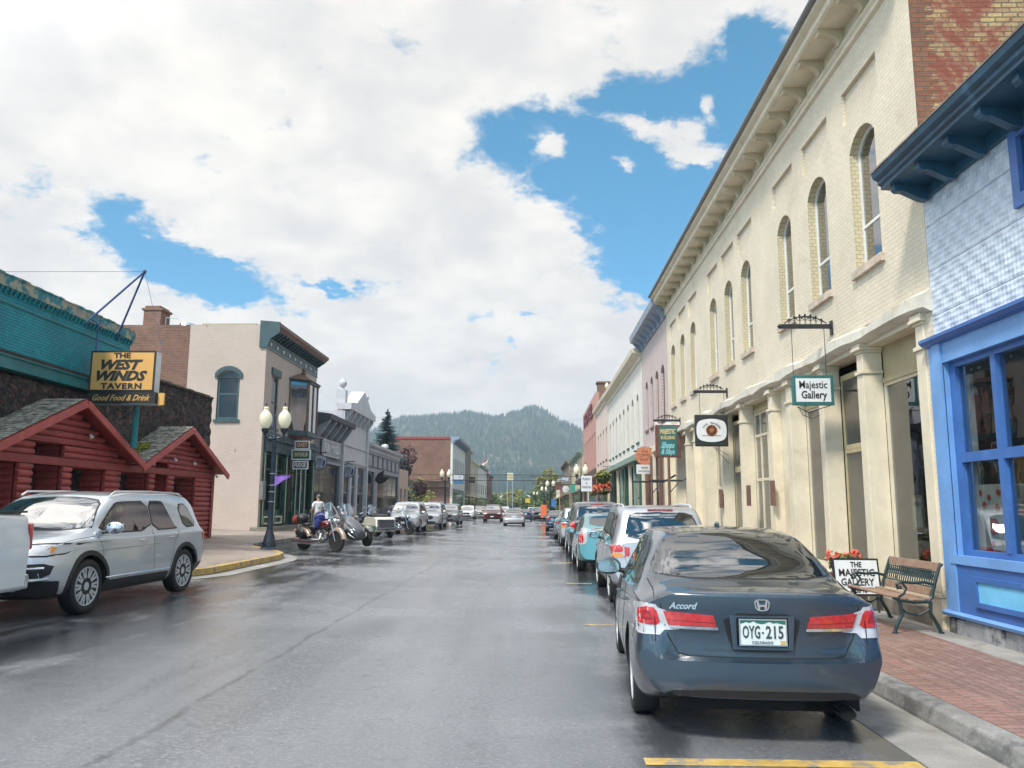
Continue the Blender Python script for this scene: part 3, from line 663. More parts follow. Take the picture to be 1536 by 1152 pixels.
# window display
t_ = thing('carton_display', (X5 + .5, 9.55, 1.15), 'tall white carton with red spots standing in the blue shop window', 'carton')
mb = MB(); cx, cy_ = X5 + .38, 9.98
lo, hi, zb0, zt0 = .16, .30, 1.2, 2.0
mb.add([(cx - .12, cy_ - lo, zb0), (cx + .12, cy_ - lo, zb0), (cx + .12, cy_ + lo, zb0), (cx - .12, cy_ + lo, zb0), (cx - .2, cy_ - hi, zt0), (cx + .2, cy_ - hi, zt0), (cx + .2, cy_ + hi, zt0), (cx - .2, cy_ + hi, zt0)], [(0, 1, 2, 3), (4, 5, 6, 7), (0, 1, 5, 4), (1, 2, 6, 5), (2, 3, 7, 6), (3, 0, 4, 7)])
mb.build('carton', mat('carton_white', (.72, .68, .58), .6), t_, bevel=.02)
mb = MB(); tx = MB()
for (dy_, z_, r_) in ((0.02, 1.5, .11), (.15, 1.75, .04), (-.12, 1.72, .045), (.10, 1.28, .035), (-.08, 1.3, .03), (.2, 1.9, .035), (-.2, 1.9, .04), (.02, 1.84, .035)):
    f = (z_ - zb0) / (zt0 - zb0); mb.lathe([(r_, -.004), (r_, .004)], (cx - .125 - .08 * f, cy_ + dy_, z_), 20, 'x')
mb.build('spots', mat('spot_red', (.55, .05, .03), .5), t_)
t_ = thing('padded_mount', (X5 + .9, 9.6, 1.15), 'large rounded brown padded shape behind the spotted carton', 'display')
mb = MB(); mb.ball((X5 + .72, 10.0, 2.12), .46, 20, 12, (.5, 1.0, .85)); mb.lathe([(.20, 1.15), (.26, 1.6), (.22, 2.0)], (X5 + .80, 9.95, 0), 20); mb.build('padding', mat('brown_felt', (.30, .14, .045), .9, var=.15, bump=.3, bs=60), t_, smooth=60)
mb = MB(); mb.box(X5 + .18, X5 + .22, 10.19, 10.27, 1.2, 3.4); tag(mb.build('window_post', M_paper, None, loc=(X5 + .2, 10.23, 1.2)), 'narrow white upright strip inside the blue shop window beside its frame', 'display strip')
# ---------------------------------------------------------------- more buildings on the right, beyond the cream block
M_pane_d = mat('dark_pane', (.016, .02, .024), .06, spec=.45, var=.2)
M_blind = mat('blind_tan', (.34, .26, .16), .6, var=.15)
M_pinkb = brick_mat('lilac_painted_brick', (.50, .41, .385), (.54, .45, .42), (.42, .34, .32), 'y', .21, .07, .01, .7, .3, var=.08)
M_slate = mat('slate_blue_trim', (.24, .28, .34), .5, var=.12)
M_brownt = mat('brown_trim', (.16, .085, .06), .5, var=.15)
M_whiteb = brick_mat('white_painted_brick', (.66, .63, .56), (.70, .67, .60), (.56, .53, .47), 'y', .21, .07, .01, .7, .3, var=.08)
M_greent = mat('dark_green_trim', (.022, .085, .062), .45, var=.15)
M_sage = mat('sage_green', (.19, .27, .22), .5, var=.15)
M_peach = brick_mat('peach_painted_brick', (.60, .49, .42), (.64, .53, .46), (.50, .40, .35), 'y', .21, .07, .01, .7, .3, var=.08)
M_salmon = brick_mat('salmon_brick', (.46, .245, .20), (.50, .28, .23), (.38, .22, .19), 'y', .21, .07, .01, .75, .3, var=.12)
M_redb = brick_mat('red_brick_side', (.25, .115, .075), (.17, .075, .05), (.24, .18, .14), 'x', .215, .075, .012, .85, .5, var=.22, vs=.5, stain=((.20, .10, .075), .5, .5, .8), stain2=((.42, .26, .19), 1.6, .66, .76), fine=.2)
M_maroon = mat('maroon_letters', (.12, .02, .035), .5, var=.2)
M_stoneb = brick_mat('rough_stone', (.30, .25, .19), (.22, .18, .14), (.14, .12, .10), 'any', .5, .28, .02, .9, .8, var=.25)
M_tanb = mat('tan_stucco', (.46, .39, .28), .7, var=.12, vs=.7)
def facade(root, side, X, a0, a1, z0, zt, mwall, wins, mfr, mgl=None, depth=12., cornice=None, fw=.07, wd=.16, label=None, shop=None, sidemat=None):
    """two-storey street front with real openings; wins = [(a0, a1, z0, z1, rise)]"""
    fn_ = RW(X) if side > 0 else LW(X); s = side
    mb = MB(); holed(mb, fn_, [(a0, z0), (a1, z0), (a1, zt), (a0, zt)], [outline(*w_) for w_ in wins], wd, outer_depth=.3); mb.build('wall', mwall, root)
    for w_ in wins:
        window(root, fn_, *w_, wd - .06, mfr, mgl or M_pane_d, fw, bar=[(w_[2] + w_[3]) / 2] if w_[3] - w_[2] > 1.2 else None, sill=(.1, .06) if (w_[3] - w_[2] > 1.2 and w_[2] > 3) else None)
    mb = MB(); sm = sidemat or mwall
    mb.box(X + s * .31, X + s * depth, a0 + .01, a0 + .25, z0 - .2, zt - .08); mb.box(X + s * .31, X + s * depth, a1 - .25, a1 - .01, z0 - .2, zt - .08)
    mb.box(X + s * (depth - .2), X + s * depth, a0 + .26, a1 - .26, z0 - .2, zt - .1); mb.build('side_walls', sm, root)
    mb = MB(); mb.box(X + s * .32, X + s * (depth - .21), a0 + .26, a1 - .26, zt - .55, zt - .45); mb.build('roof', M_gut, root)
    mb = MB(); mb.box(X + s * .5, X + s * .6, a0 + .3, a1 - .3, z0 + .1, zt - .7); mb.build('interior', M_dark, root)
    if cornice:
        zc, pr, h, mc, nb = cornice
        mb = MB(); mb.prism([(X + s * .31, zc), (X - s * .06, zc), (X - s * .08, zc + h * .35), (X - s * pr * .75, zc + h * .55), (X - s * pr, zc + h * .62), (X - s * (pr + .04), zc + h), (X + s * .31, zc + h + .03)], lambda a, z, d: (a, d, z), a0 - .04, a1 + .04)
        mb.build('cornice', mc, root)
        for i in range(nb):
            yb = a0 + .15 + (a1 - a0 - .3) * i / max(1, nb - 1)
            mb = MB(); mb.prism([(X - s * .062, zc - .02), (X - s * .14, zc + .0), (X - s * pr * .72, zc + h * .42), (X - s * pr * .8, zc + h * .5), (X - s * pr * .8, zc + h * .56), (X - s * .062, zc + h * .5)], lambda a, z, d: (a, d, z), yb - .05, yb + .05); mb.build('bracket', mc, root)
def shopfront(root, side, X, a0, a1, z0, z1, mfr, n=3, mgl=None, door=None, bulk=.55, d=.14, mull=.1, mbulk=None):
    fn_ = RW(X) if side > 0 else LW(X); wdt = (a1 - a0) / n
    for i in range(n):
        a, b = a0 + i * wdt + .01, a0 + (i + 1) * wdt - .01; isd = door is not None and i == door
        if isd:
            window(root, fn_, a, b, z0 + .05, z1 - .02, 0, d + .25, mfr, mgl or M_glass, .16, bar=[z0 + 2.3], name='door')
        else:
            mb = MB(); mb.prism(outline(a, b, z0, z0 + bulk), fn_, d - .03, d + .12); mb.build('bulkhead', mbulk or mfr, root)
            window(root, fn_, a, b, z0 + bulk + .003, z1 - .02, 0, d, mfr, mgl or M_glass, mull, bar=[z1 - .75], name='shop_window')
# lilac building
lb = thing('brick_building', (X5, 35.6, .15), 'lilac painted brick building with slate blue cornice, next past the long cream building', 'building')
facade(lb, 1, X5, 31.86, 39.4, .15, 9.6, M_pinkb, [(32.6, 33.5, 5.3, 7.6, .28), (34.2, 35.05, 5.3, 7.6, .28), (35.8, 36.6, 5.3, 7.6, .28), (37.4, 38.2, 5.3, 7.6, .28), (32.2, 39.0, .4, 4.0, 0)], M_brownt, cornice=(9.35, .55, .75, M_slate, 8), depth=14)
shopfront(lb, 1, X5 - .02, 32.3, 38.95, .42, 3.95, M_ctrim, 6, door=3, d=.2)
for yb in (32.2, 33.7, 35.5, 37.6, 39.0):
    mb = MB(); mb.box(X5 - .14, X5 - .01, yb - .17, yb + .17, .15, 4.1); mb.build('pilaster', M_brownt if yb in (33.7, 37.6) else M_ctrim, lb, bevel=.01)
mb = MB(); mb.box(X5 - .16, X5 - .01, 31.9, 39.3, 4.1, 4.35); mb.build('shop_cornice', M_ctrim, lb)
# white building with green shopfront
wb = thing('brick_building', (X5, 48, .15), 'white painted brick building with dark green shopfront and arched green windows', 'building')
facade(wb, 1, X5, 39.45, 57.6, .15, 9.25, M_whiteb, [(40.8 + i * 2.15, 41.65 + i * 2.15, 5.0, 7.5, .3) for i in range(8)] + [(39.9, 57.2, .4, 3.95, 0)], M_greent, cornice=(9.0, .45, .55, M_ctrim, 0), depth=14)
shopfront(wb, 1, X5 - .02, 40.0, 57.1, .42, 3.9, M_greent, 9, door=2, d=.2)
mb = MB(); mb.box(X5 - .42, X5 - .01, 39.6, 57.5, 4.0, 4.14); mb.box(X5 - .2, X5 - .01, 39.6, 57.5, 4.14, 4.4); mb.build('shop_cornice', M_sage, wb)
for i in range(9):
    yb = 39.9 + i * 2.15
    mb = MB(); mb.box(X5 - .16, X5 - .01, yb - .15, yb + .15, .15, 4.0); mb.build('pilaster', (M_greent, M_sage, M_ctrim)[i % 3], wb, bevel=.01)
mb = MB(); mb.lathe([(.10, 0), (.16, .3), (.05, .5), (.13, .62), (.16, .75), (.10, .9), (.001, 1.0)], (X5 - .1, 57.2, 9.6), 10); mb.build('urn', M_ctrim, wb)
# peach building
pb = thing('brick_building', (X5, 63, .15), 'peach painted brick building with narrow brown windows and flower baskets over the shopfront', 'building')
facade(pb, 1, X5, 57.66, 69.0, .15, 9.6, M_peach, [(58.9 + i * 2.5, 59.8 + i * 2.5, 5.2, 7.6, .25) for i in range(4)] + [(58.1, 68.6, .4, 3.9, 0)], M_brownt, cornice=(9.35, .3, .5, M_ctrim, 0), depth=14)
shopfront(pb, 1, X5 - .02, 58.2, 68.5, .42, 3.85, M_ctrim, 6, door=3, d=.2)
mb = MB(); mb.prism([(X5 - .6, 4.0), (X5 - .62, 4.12), (X5 - .05, 4.55), (X5 - .01, 4.5), (X5 - .01, 4.0)], lambda a, z, d: (a, d, z), 57.9, 68.8); mb.build('awning', M_brownt, pb)
# salmon building
sb = thing('brick_building', (X5, 78, .15), 'tall salmon brick building with maroon lettering on its parapet and red brick side', 'building')
facade(sb, 1, X5, 69.06, 87.2, .15, 11.6, M_salmon, [(70.3 + i * 2.35, 71.2 + i * 2.35, 5.1, 8.3, .3) for i in range(7)] + [(69.5, 86.8, .4, 3.9, 0)], M_brownt, depth=14, sidemat=M_redb)
shopfront(sb, 1, X5 - .02, 69.6, 86.7, .42, 3.85, M_ctrim, 7, door=3, d=.2)
mb = MB(); mb.box(X5 - .9, X5 - .01, 69.3, 87, 4.1, 4.3); mb.prism([(X5 - .95, 4.3), (X5 - .95, 4.42), (X5 - .01, 5.0), (X5 - .01, 4.3)], lambda a, z, d: (a, d, z), 69.3, 87); mb.build('canopy', mat('brown_canopy', (.11, .08, .07), .7, var=.2), sb)
tx = MB(); add_text(tx, 'HOTEL', frame_mat((X5 - .10, 78, 10.4), (0, -1, 0)), size=1.7, bold=.05, width=12, depth=.1); tx.build('lettering', M_maroon, sb)
mb = MB(); mb.box(X5 + .2, X5 + 1.2, 69.2, 70.2, 11.5, 12.4); mb.box(X5 + .1, X5 + 1.3, 69.1, 70.3, 12.4, 12.55); mb.build('chimney', M_redb, sb)
# lower blocks farther down on the right
def far_block(X, side, a0, a1, zt, mw, label, mfr=M_brownt, mtrim=M_ctrim, nw=3, upper=True, depth=12, corn=True):
    r_ = thing('shop_building', (X, (a0 + a1) / 2, .15), label, 'building'); wd_ = (a1 - a0) / nw
    ws = [(a0 + wd_ * (i + .32), a0 + wd_ * (i + .68), 4.6, min(zt - 1.0, 6.6), .15) for i in range(nw)] if upper else []
    facade(r_, side, X, a0, a1, .15, zt, mw, ws + [(a0 + .4, a1 - .4, .5, 3.4, 0)], mfr, cornice=(zt - .35, .5, .6, mtrim, 6) if corn else None, depth=depth)
    shopfront(r_, side, X - side * .02, a0 + .45, a1 - .45, .52, 3.38, mfr, 4, mgl=M_pane_d, door=1, d=.2)
    mb = MB(); mb.box(X - side * .5, X - side * .01, a0 + .2, a1 - .2, 3.45, 3.65); mb.build('shop_cornice', mtrim, r_)
    return r_
far_block(X5 - .1, 1, 87.4, 112, 7.6, M_tanb, 'tan building with a green cornice, lower than the salmon brick one beside it', M_greent, M_sage, 4)
far_block(X5 - .3, 1, 116, 140, 8.2, M_stoneb, 'rough stone block beyond the tan building with the green cornice', M_brownt, M_stoneb, 5)
far_block(X5 - .3, 1, 141, 158, 6.2, M_redb, 'low red brick shop past the rough stone block', M_brownt, M_ctrim, 3)
far_block(X5 - .3, 1, 160, 185, 6.8, M_whiteb, 'pale shop farthest along the street where the trees begin', M_greent, M_ctrim, 4)

# ---------------------------------------------------------------- left side: log tavern
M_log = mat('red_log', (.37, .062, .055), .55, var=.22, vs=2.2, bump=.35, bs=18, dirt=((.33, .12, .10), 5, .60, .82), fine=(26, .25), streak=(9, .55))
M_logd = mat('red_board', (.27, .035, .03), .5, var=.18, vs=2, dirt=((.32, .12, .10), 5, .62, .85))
M_barge = mat('red_bargeboard', (.42, .075, .065), .5, var=.15, vs=3, dirt=((.38, .17, .14), 6, .6, .8))
M_shing = mat('cedar_shingle', (.40, .37, .30), .85, var=.45, vs=7, bump=.6, bs=30, dirt=((.10, .10, .085), 5, .45, .65))
M_moss = mat('roof_moss', (.20, .20, .02), .95, var=.35, vs=14, bump=.8, bs=40)
M_lava = None
def lava():
    m = bpy.data.materials.new('lava_stone'); m.use_nodes = True; t = NT(m.node_tree); p = pos_vec(t)
    p2 = t.vmath('ADD', p, t.vmath('MULTIPLY', t.vmath('SUBTRACT', t.comb(t.noise(p, 6, 3), t.noise(t.vmath('ADD', p, (3, 0, 0)), 6, 3), t.noise(t.vmath('ADD', p, (0, 3, 0)), 6, 3)), (.5, .5, .5)), (.3, .3, .3)))
    vo = t.new('ShaderNodeTexVoronoi', feature='F1'); t.put(vo.inputs['Vector'], t.vmath('MULTIPLY', p2, (1, 3.2, 5.2))); vo.inputs['Scale'].default_value = 1.6
    ve = t.new('ShaderNodeTexVoronoi', feature='DISTANCE_TO_EDGE'); t.put(ve.inputs['Vector'], t.vmath('MULTIPLY', p2, (1, 3.2, 5.2))); ve.inputs['Scale'].default_value = 1.6
    cr, cg, cb_ = t.xyz(vo.outputs['Color'])
    c = t.mix(cr, (.022, .018, .018, 1), (.085, .062, .052, 1)); c = t.mix(t.ramp(cg, .72, .9), c, (.13, .085, .06, 1)); c = t.mix(t.ramp(cb_, .8, .95), c, (.12, .035, .025, 1))
    c = t.mix(t.ramp(t.noise(p, 26, 5, .7), .5, .75), c, (.012, .011, .012, 1))
    c = t.mix(t.ramp(ve.outputs['Distance'], .07, .0), c, (.008, .008, .008, 1))
    b = t.new('ShaderNodeBsdfPrincipled'); o = t.new('ShaderNodeOutputMaterial'); t.nt.links.new(b.outputs[0], o.inputs[0]); t.put(b.inputs['Base Color'], c); b.inputs['Roughness'].default_value = .8
    h = t.math('ADD', t.math('MULTIPLY', t.ramp(ve.outputs['Distance'], 0, .12), 1.), t.math('MULTIPLY', t.noise(p, 20, 6, .7), .8))
    bn = t.new('ShaderNodeBump'); bn.inputs['Strength'].default_value = 1.; bn.inputs['Distance'].default_value = .07; t.put(bn.inputs['Height'], h); t.put(b.inputs['Normal'], bn.outputs[0])
    return m
M_lava = lava()
def teal():
    m = brick_mat('teal_painted_brick', (.004, .25, .30), (.006, .285, .335), (.006, .125, .15), 'y', .21, .07, .010, .55, .5, var=.28, vs=1.3, stain=((.03, .30, .30), 2.5, .56, .75), stain2=((.42, .50, .46), 5.5, .70, .745), fine=.2)
    return m
M_teal = teal(); M_tealt = mat('teal_trim', (.012, .155, .17), .5, var=.2, vs=2, dirt=((.20, .30, .24), 5, .62, .72))
M_tealw = mat('peeled_teal_coping', (.02, .18, .21), .75, var=.3, vs=3, bump=.5, bs=25, dirt=((.34, .31, .22), 3.5, .46, .56))
XL = -11.33; zb = .5
lw = LW(XL)
tav = thing('log_tavern', (XL, 22, zb), 'red log-fronted tavern with two gables, shingled roofs and deep dark window recesses', 'building')
# openings in the log face
OP = [(13.6, 17.4, 1.2, 2.63), (17.95, 19.05, zb, 3.12), (19.5, 21.0, 1.2, 2.6), (21.85, 23.4, 1.2, 2.6), (23.85, 24.65, zb, 3.0), (25.15, 26.7, 1.62, 2.57)]
def gable_z(y):
    if y < 22.3: return 4.20 - abs(y - 19.2) * (4.20 - 2.86) / 3.1
    return 4.12 - abs(y - 25.4) * (4.12 - 2.86) / 3.1
LR = .085; mbz = MB(); z = zb + LR; k = 0
while z < 4.1:
    # spans of this course under the gables, minus the openings
    spans = []; y = 10.5; step = .05; cur = None
    while y <= 28.16:
        inside = (gable_z(y) - .10 > z) or z < 2.78
        for (a, b, z0, z1) in OP:
            if a < y < b and z0 - .02 < z < z1 + .02: inside = False
        if inside and cur is None: cur = y
        if (not inside) and cur is not None: spans.append((cur, y - step)); cur = None
        y += step
    if cur is not None: spans.append((cur, 28.15))
    for a, b in spans:
        if b - a > .08: mbz.lathe([(LR * .93, a), (LR, a + .01), (LR, b - .01), (LR * .93, b)], (XL - LR, 0, z), 12, 'y')
    z += LR * 1.93; k += 1
mbz.build('log_wall', M_log, tav, smooth=50)
mb = MB()   # backing boards just behind the logs
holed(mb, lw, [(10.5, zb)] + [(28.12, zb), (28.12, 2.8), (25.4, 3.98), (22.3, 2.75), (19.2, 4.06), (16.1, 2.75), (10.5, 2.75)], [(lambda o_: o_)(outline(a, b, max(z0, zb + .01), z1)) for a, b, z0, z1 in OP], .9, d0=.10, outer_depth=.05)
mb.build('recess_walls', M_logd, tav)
for (a, b, z0, z1) in OP:   # logs lining the far jamb of each recess
    mb = MB(); z = zb + LR
    while z < z1:
        if z > z0: mb.lathe([(LR, XL - .95), (LR, XL - .14)], (0, b + LR * .45, z), 10, 'x')
        z += LR * 1.93
    mb.build('recess_logs', M_log, tav, smooth=50)
for i, (a, b, z0, z1) in enumerate(OP):
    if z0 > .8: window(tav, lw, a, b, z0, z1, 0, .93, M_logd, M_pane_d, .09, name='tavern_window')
    else:
        mb = MB(); mb.box(XL - .93, XL - .98, a, b, zb, z1); dr = mb.build('door', M_logd, tav)
        mb = MB(); mb.box(XL - .90, XL - .93, a + .08, a + .45, z1 - .95, z1 - .1); mb.build('pane', M_pane_d, dr)
        if i == 1:
            tx = MB(); add_text(tx, '31', frame_mat((XL - .915, a + .32, 2.2), (0, 1, 0)), size=.3, bold=.01); tx.build('house_number', M_paper, dr)
mb = MB(); mb.box(XL + .02, XL - .12, 10.5, 28.2, 2.62, 2.80); mb.build('lintel_beam', M_logd, tav)
mb = MB(); mb.box(XL + .01, XL - .1, 16.6, 22.0, 3.14, 3.2) ; mb.build('door_head', M_logd, tav)
mb = MB(); mb.box(XL + .03, XL, 28.0, 28.2, zb, 2.9); mb.box(XL - .0, XL - 1.0, 28.16, 28.22, zb - .2, 2.85); mb.build('corner_board', M_logd, tav)
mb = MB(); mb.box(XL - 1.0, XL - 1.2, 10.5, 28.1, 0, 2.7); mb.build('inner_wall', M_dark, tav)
def slab(mb, y0, z0, y1, z1, t_, x0, x1):
    d = Vector((0, y1 - y0, z1 - z0)).normalized(); n_ = Vector((0, -d.z, d.y));
    if n_.z < 0: n_ = -n_
    a = [(y0, z0), (y1, z1), (y1 + n_.y * t_, z1 + n_.z * t_), (y0 + n_.y * t_, z0 + n_.z * t_)]
    mb.prism(a, lambda p, q, d_: (d_, p, q), x0, x1)
for (yc, zc, ya, yb, ze) in ((19.2, 4.22, 15.9, 22.32, 2.83), (25.4, 4.14, 22.28, 28.55, 2.78)):
    mb = MB(); slab(mb, ya, ze, yc, zc, .05, XL - 1.0, XL + .34); slab(mb, yc, zc, yb, ze, .05, XL - 1.0, XL + .34); rf = mb.build('roof', M_logd, tav)
    mb = MB(); rr = _r.Random(int(yc))
    for (p0, q0, p1, q1) in ((ya, ze, yc, zc), (yb, ze, yc, zc)):
        L_ = math.hypot(p1 - p0, q1 - q0); nr = int(L_ / .14); dy_ = (p1 - p0) / L_; dz_ = (q1 - q0) / L_; nv = Vector((0, -dz_, dy_)); nv = nv if nv.z > 0 else -nv
        for r_ in range(nr):
            x = XL + .36
            while x > XL - 1.0:
                w_ = rr.uniform(.07, .16); s0 = r_ * .14 + rr.uniform(-.012, .012); s1 = s0 + .2
                A = Vector((0, p0 + dy_ * s0, q0 + dz_ * s0)) + nv * (.078 + rr.uniform(0, .012)); B = Vector((0, p0 + dy_ * s1, q0 + dz_ * s1)) + nv * .055
                C_ = A - nv * .018; x2 = max(x - w_ + .006, XL - 1.0)
                mb.add([(x, A.y, A.z), (x2, A.y, A.z), (x2, B.y, B.z), (x, B.y, B.z), (x, C_.y, C_.z), (x2, C_.y, C_.z)], [(0, 1, 2, 3), (0, 4, 5, 1)])
                x -= w_
    mb.build('shingles', M_shing, rf)
    mb = MB(); slab(mb, ya - .02, ze - .16, yc, zc - .16, .17, XL + .341, XL + .40); slab(mb, yc, zc - .16, yb + .02, ze - .16, .17, XL + .3405, XL + .3995); mb.build('bargeboard', M_barge, tav)
mb = MB(); rr = _r.Random(2)
for i in range(240):
    s = rr.uniform(.05, 1.5); y_ = 22.35 + s * .93; z_ = gable_z(y_) + .10; x_ = XL - .05 - rr.uniform(0, .85) - .12 * abs(math.sin(s * 3)); r_ = rr.uniform(.02, .05); mb.ball((x_, y_, z_), r_, 6, 4, (1.2, 1.3, .7))
mb.build('moss', M_moss, tav)
M_lampg = mat('lamp_white', (.7, .7, .68), .3, var=0)
for (y_, z_) in ((19.9, 3.45), (23.55, 3.12), (24.75, 3.14), (26.2, 3.1), (28.1, 2.75)):
    t_ = thing('flood_lamp', (XL + .02, y_, z_), 'small white floodlight fixed to the red log gable', 'lamp', 'floodlights on the red log gables')
    mb = MB(); mb.lathe([(.02, 0), (.055, .1), (.05, .11)], (0, 0, 0), 10); mb.xf(Matrix.Translation((XL + .1, y_, z_)) @ Matrix.Rotation(R(140), 4, 'Y')); mb.build('shade', M_lampg, t_)
    mb = MB(); mb.tube([(XL - .02, y_, z_), (XL + .08, y_, z_)], .012, 6); mb.build('arm', M_iron, t_)
# neon in the near window
t_ = thing('neon_sign', (XL - .86, 16.6, 2.3), 'neon beer sign glowing blue, green and orange in the tavern window nearest the pickup', 'sign')
for (nm, m_, pts) in (('blue_tube', mat('neon_blue', (.03, .05, .5), .3, var=0, emit=1.6), [(-.5, .12), (-.2, .17), (.2, .18), (.5, .15)]), ('green_tube', mat('neon_green', (.05, .25, .12), .3, var=0, emit=.7), [(-.45, -.05), (-.3, .02), (-.1, -.06), (.1, .03), (.3, -.05), (.45, .02)]), ('orange_tube', mat('neon_orange', (.5, .10, .04), .3, var=0, emit=.6), [(-.45, -.2), (-.3, -.14), (-.2, -.24), (0, -.14), (.15, -.24), (.3, -.14), (.42, -.2)])):
    mb = MB(); mb.tube([(XL - .84, 16.75 + a, 2.35 + b) for a, b in pts], .014, 6); mb.build(nm, m_, t_)

# ---------------------------------------------------------------- stone wall and teal brick building
XS = -12.
def sstep_(a, b, x): t = min(1, max(0, (x - a) / (b - a))); return t * t * (3 - 2 * t)
st_ = thing('stone_wall', (XS, 20, .4), 'dark lava stone wall rising behind the red log gables', 'wall')
mb = MB(); rr = _r.Random(4); k0 = 0; ny = 90; nz = 26; k0 = len(mb.v)
for j in range(nz + 1):
    for i in range(ny + 1):
        y_ = 8 + (29.25 - 8) * i / ny; z_ = .3 + (5.62 - .3) * j / nz; mb.v.append(Vector((XS - (.3 if y_ < 23.2 else 0) * sstep_(4.6, 4.75, z_) + rr.uniform(-.05, .05), y_, z_)))
for j in range(nz):
    for i in range(ny): a = k0 + j * (ny + 1) + i; mb.f.append([a, a + 1, a + ny + 2, a + ny + 1]); mb.mi.append(0)
mb.box(XS - .4, XS - .6, 8, 29.24, .3, 5.60); mb.build('stonework', M_lava, st_)
mb = MB()
for i in range(43, 60): a = 8 + i * .354; mb.box(XS + .07, XS - .6, a, a + .34, 5.61, 5.66 + rr.uniform(0, .03))
mb.build('coping', mat('brown_coping', (.10, .075, .055), .85, var=.3), st_)
mb = MB(); mb.box(XS - .02, XS - .3, 28.9, 29.22, .3, 5.6); mb.build('end_pier', M_lava, st_)
tb_ = thing('brick_building', (XS, 17, 4.8), 'teal painted brick upper storey with peeling coping above the dark stone wall', 'building')
A_, B_ = Vector((-11.78, 8.0)), Vector((-12.10, 23.2)); dd = (B_ - A_).normalized(); LT = (B_ - A_).length
tn = Vector((dd.y, -dd.x))   # out toward the street
tfn = lambda a, z, d: (A_.x + dd.x * a - tn.x * d, A_.y + dd.y * a - tn.y * d, z)
mb = MB(); mb.prism(outline(0, LT, 5.16, 6.42), tfn, 0, .5); mb.build('wall', M_teal, tb_)
mb = MB(); mb.prism(outline(-.02, LT + .06, 4.72, 4.99), tfn, -.13, .3); mb.prism(outline(-.02, LT + .06, 4.99, 5.03), tfn, -.17, .3); mb.build('sill_band', M_tealt, tb_)
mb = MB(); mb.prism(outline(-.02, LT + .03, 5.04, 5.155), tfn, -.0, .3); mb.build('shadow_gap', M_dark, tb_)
mb = MB(); mb.prism(outline(0, LT + .02, 6.20, 6.24), tfn, -.03, 0); mb.build('string_course', M_tealt, tb_)
mb = MB(); 
for zc, h_, pr in ((6.46, .045, .05), (6.53, .045, .085)):
    i = 0; a = 0
    while a < LT: mb.prism(outline(a, a + .09, zc - h_, zc + h_ * .4), tfn, -pr, .0); a += .18
mb.build('dentil_course', M_teal, tb_)
mb = MB(); mb.prism(outline(-.02, LT + .06, 6.55, 6.80), tfn, -.11, .5)
for i in range(64): a = LT * i / 64; mb.prism(outline(a, a + LT / 64 * .97, 6.8, 6.825 + rr.uniform(0, .035)), tfn, -.13, .5)
mb.build('coping', M_tealw, tb_)
mb = MB(); mb.box(-13.8, -12.12, 22.6, 23.15, 5.0, 6.8); mb.build('return_wall', M_teal, tb_)

# ---------------------------------------------------------------- tavern sign, boom and stays
M_orange = mat('sign_orange', (.72, .40, .12), .4, var=.05, vs=1.5); M_steel = mat('brushed_steel', (.5, .52, .55), .3, metal=.8, var=.12, vs=3); M_navy = mat('navy_pipe', (.04, .07, .17), .45, var=.2)
SY = 20.7
def sx(u): return -(802 - u) / 1200 * SY - .31
sg = thing('hanging_sign', (-10.7, SY, 4.4), 'orange box sign THE WEST WINDS TAVERN with black script panel, over the log gables', 'sign')
x0, x1, z0, z1 = sx(135), sx(236), 4.66, 5.75
mb = MB(); mb.box(x0, x1, SY, SY + .32, z0, z1); mb.build('sign_box', M_steel, sg, bevel=.01)
mb = MB(); mb.box(x0 - .01, x1 + .01, SY - .012, SY - .001, z0 - .0, z1 + .01); mb.build('face_border', M_ink, sg)
mb = MB(); mb.box(x0 + .04, x1 - .04, SY - .022, SY - .012, z0 + .05, z1 - .04); mb.build('face', M_orange, sg)
def lett(root, rows, x, y, m, nm='lettering', xd=(1, 0, 0)):
    for (s, cx_, cz, size, wd_, kw) in rows:
        tx = MB(); add_text(tx, s, frame_mat((cx_, y, cz), xd), size=size, width=wd_, **kw); tx.build(nm, m, root)
xc = (x0 + x1) / 2
lett(sg, [('THE', xc - .03, 5.62, .19, .46, dict(bold=.008)), ('WEST', xc - .02, 5.37, .35, 1.12, dict(bold=.018, shear=.35)), ('WINDS', xc, 5.07, .35, 1.36, dict(bold=.018, shear=.35)), ('TAVERN', xc, 4.80, .2, 1.1, dict(bold=.010, spacing=1.2))], 0, SY - .027, M_ink)
mb = MB(); mb.box(x0 - .03, x1 + .06, SY, SY + .34, 4.34, 4.645); mb.build('lower_panel', M_ink, sg, bevel=.01)
mb = MB(); mb.box(x0 - .03, x1 + .06, SY - .01, SY + .35, 4.32, 4.337); mb.build('lower_trim', M_steel, sg)
lett(sg, [('Good Food & Drink', xc + .02, 4.49, .22, 1.55, dict(bold=.003, shear=.5))], 0, SY - .006, M_orange, 'script')
mb = MB(); mb.box(x1 + .08, x1 + .24, SY + .1, SY + .16, 4.32, 4.64); mb.build('end_tab', M_orange, sg)
for s0 in range(4):   # slab serifs are drawn as short strokes above and below WEST / WINDS
    pass
mb = MB(); mb.tube([(-10.75, SY + .5, 3.2), (-10.75, SY + .5, 4.33)], .085, 10); mb.build('post', M_tealt, sg)
bm_ = thing('sign_boom', (-11.9, 21.2, 6.3), 'blue steel boom with thin stay wires reaching out above the tavern sign', 'boom')
tip = Vector((sx(205) + .0, SY + .1, 7.98))
mb = MB(); mb.tube([(-11.75, 20.1, 6.35), tip], .028, 8); mb.build('strut', M_navy, bm_); mb = MB(); mb.tube([(-11.85, 21.9, 6.3), tip], .028, 8); mb.build('strut', M_navy, bm_)
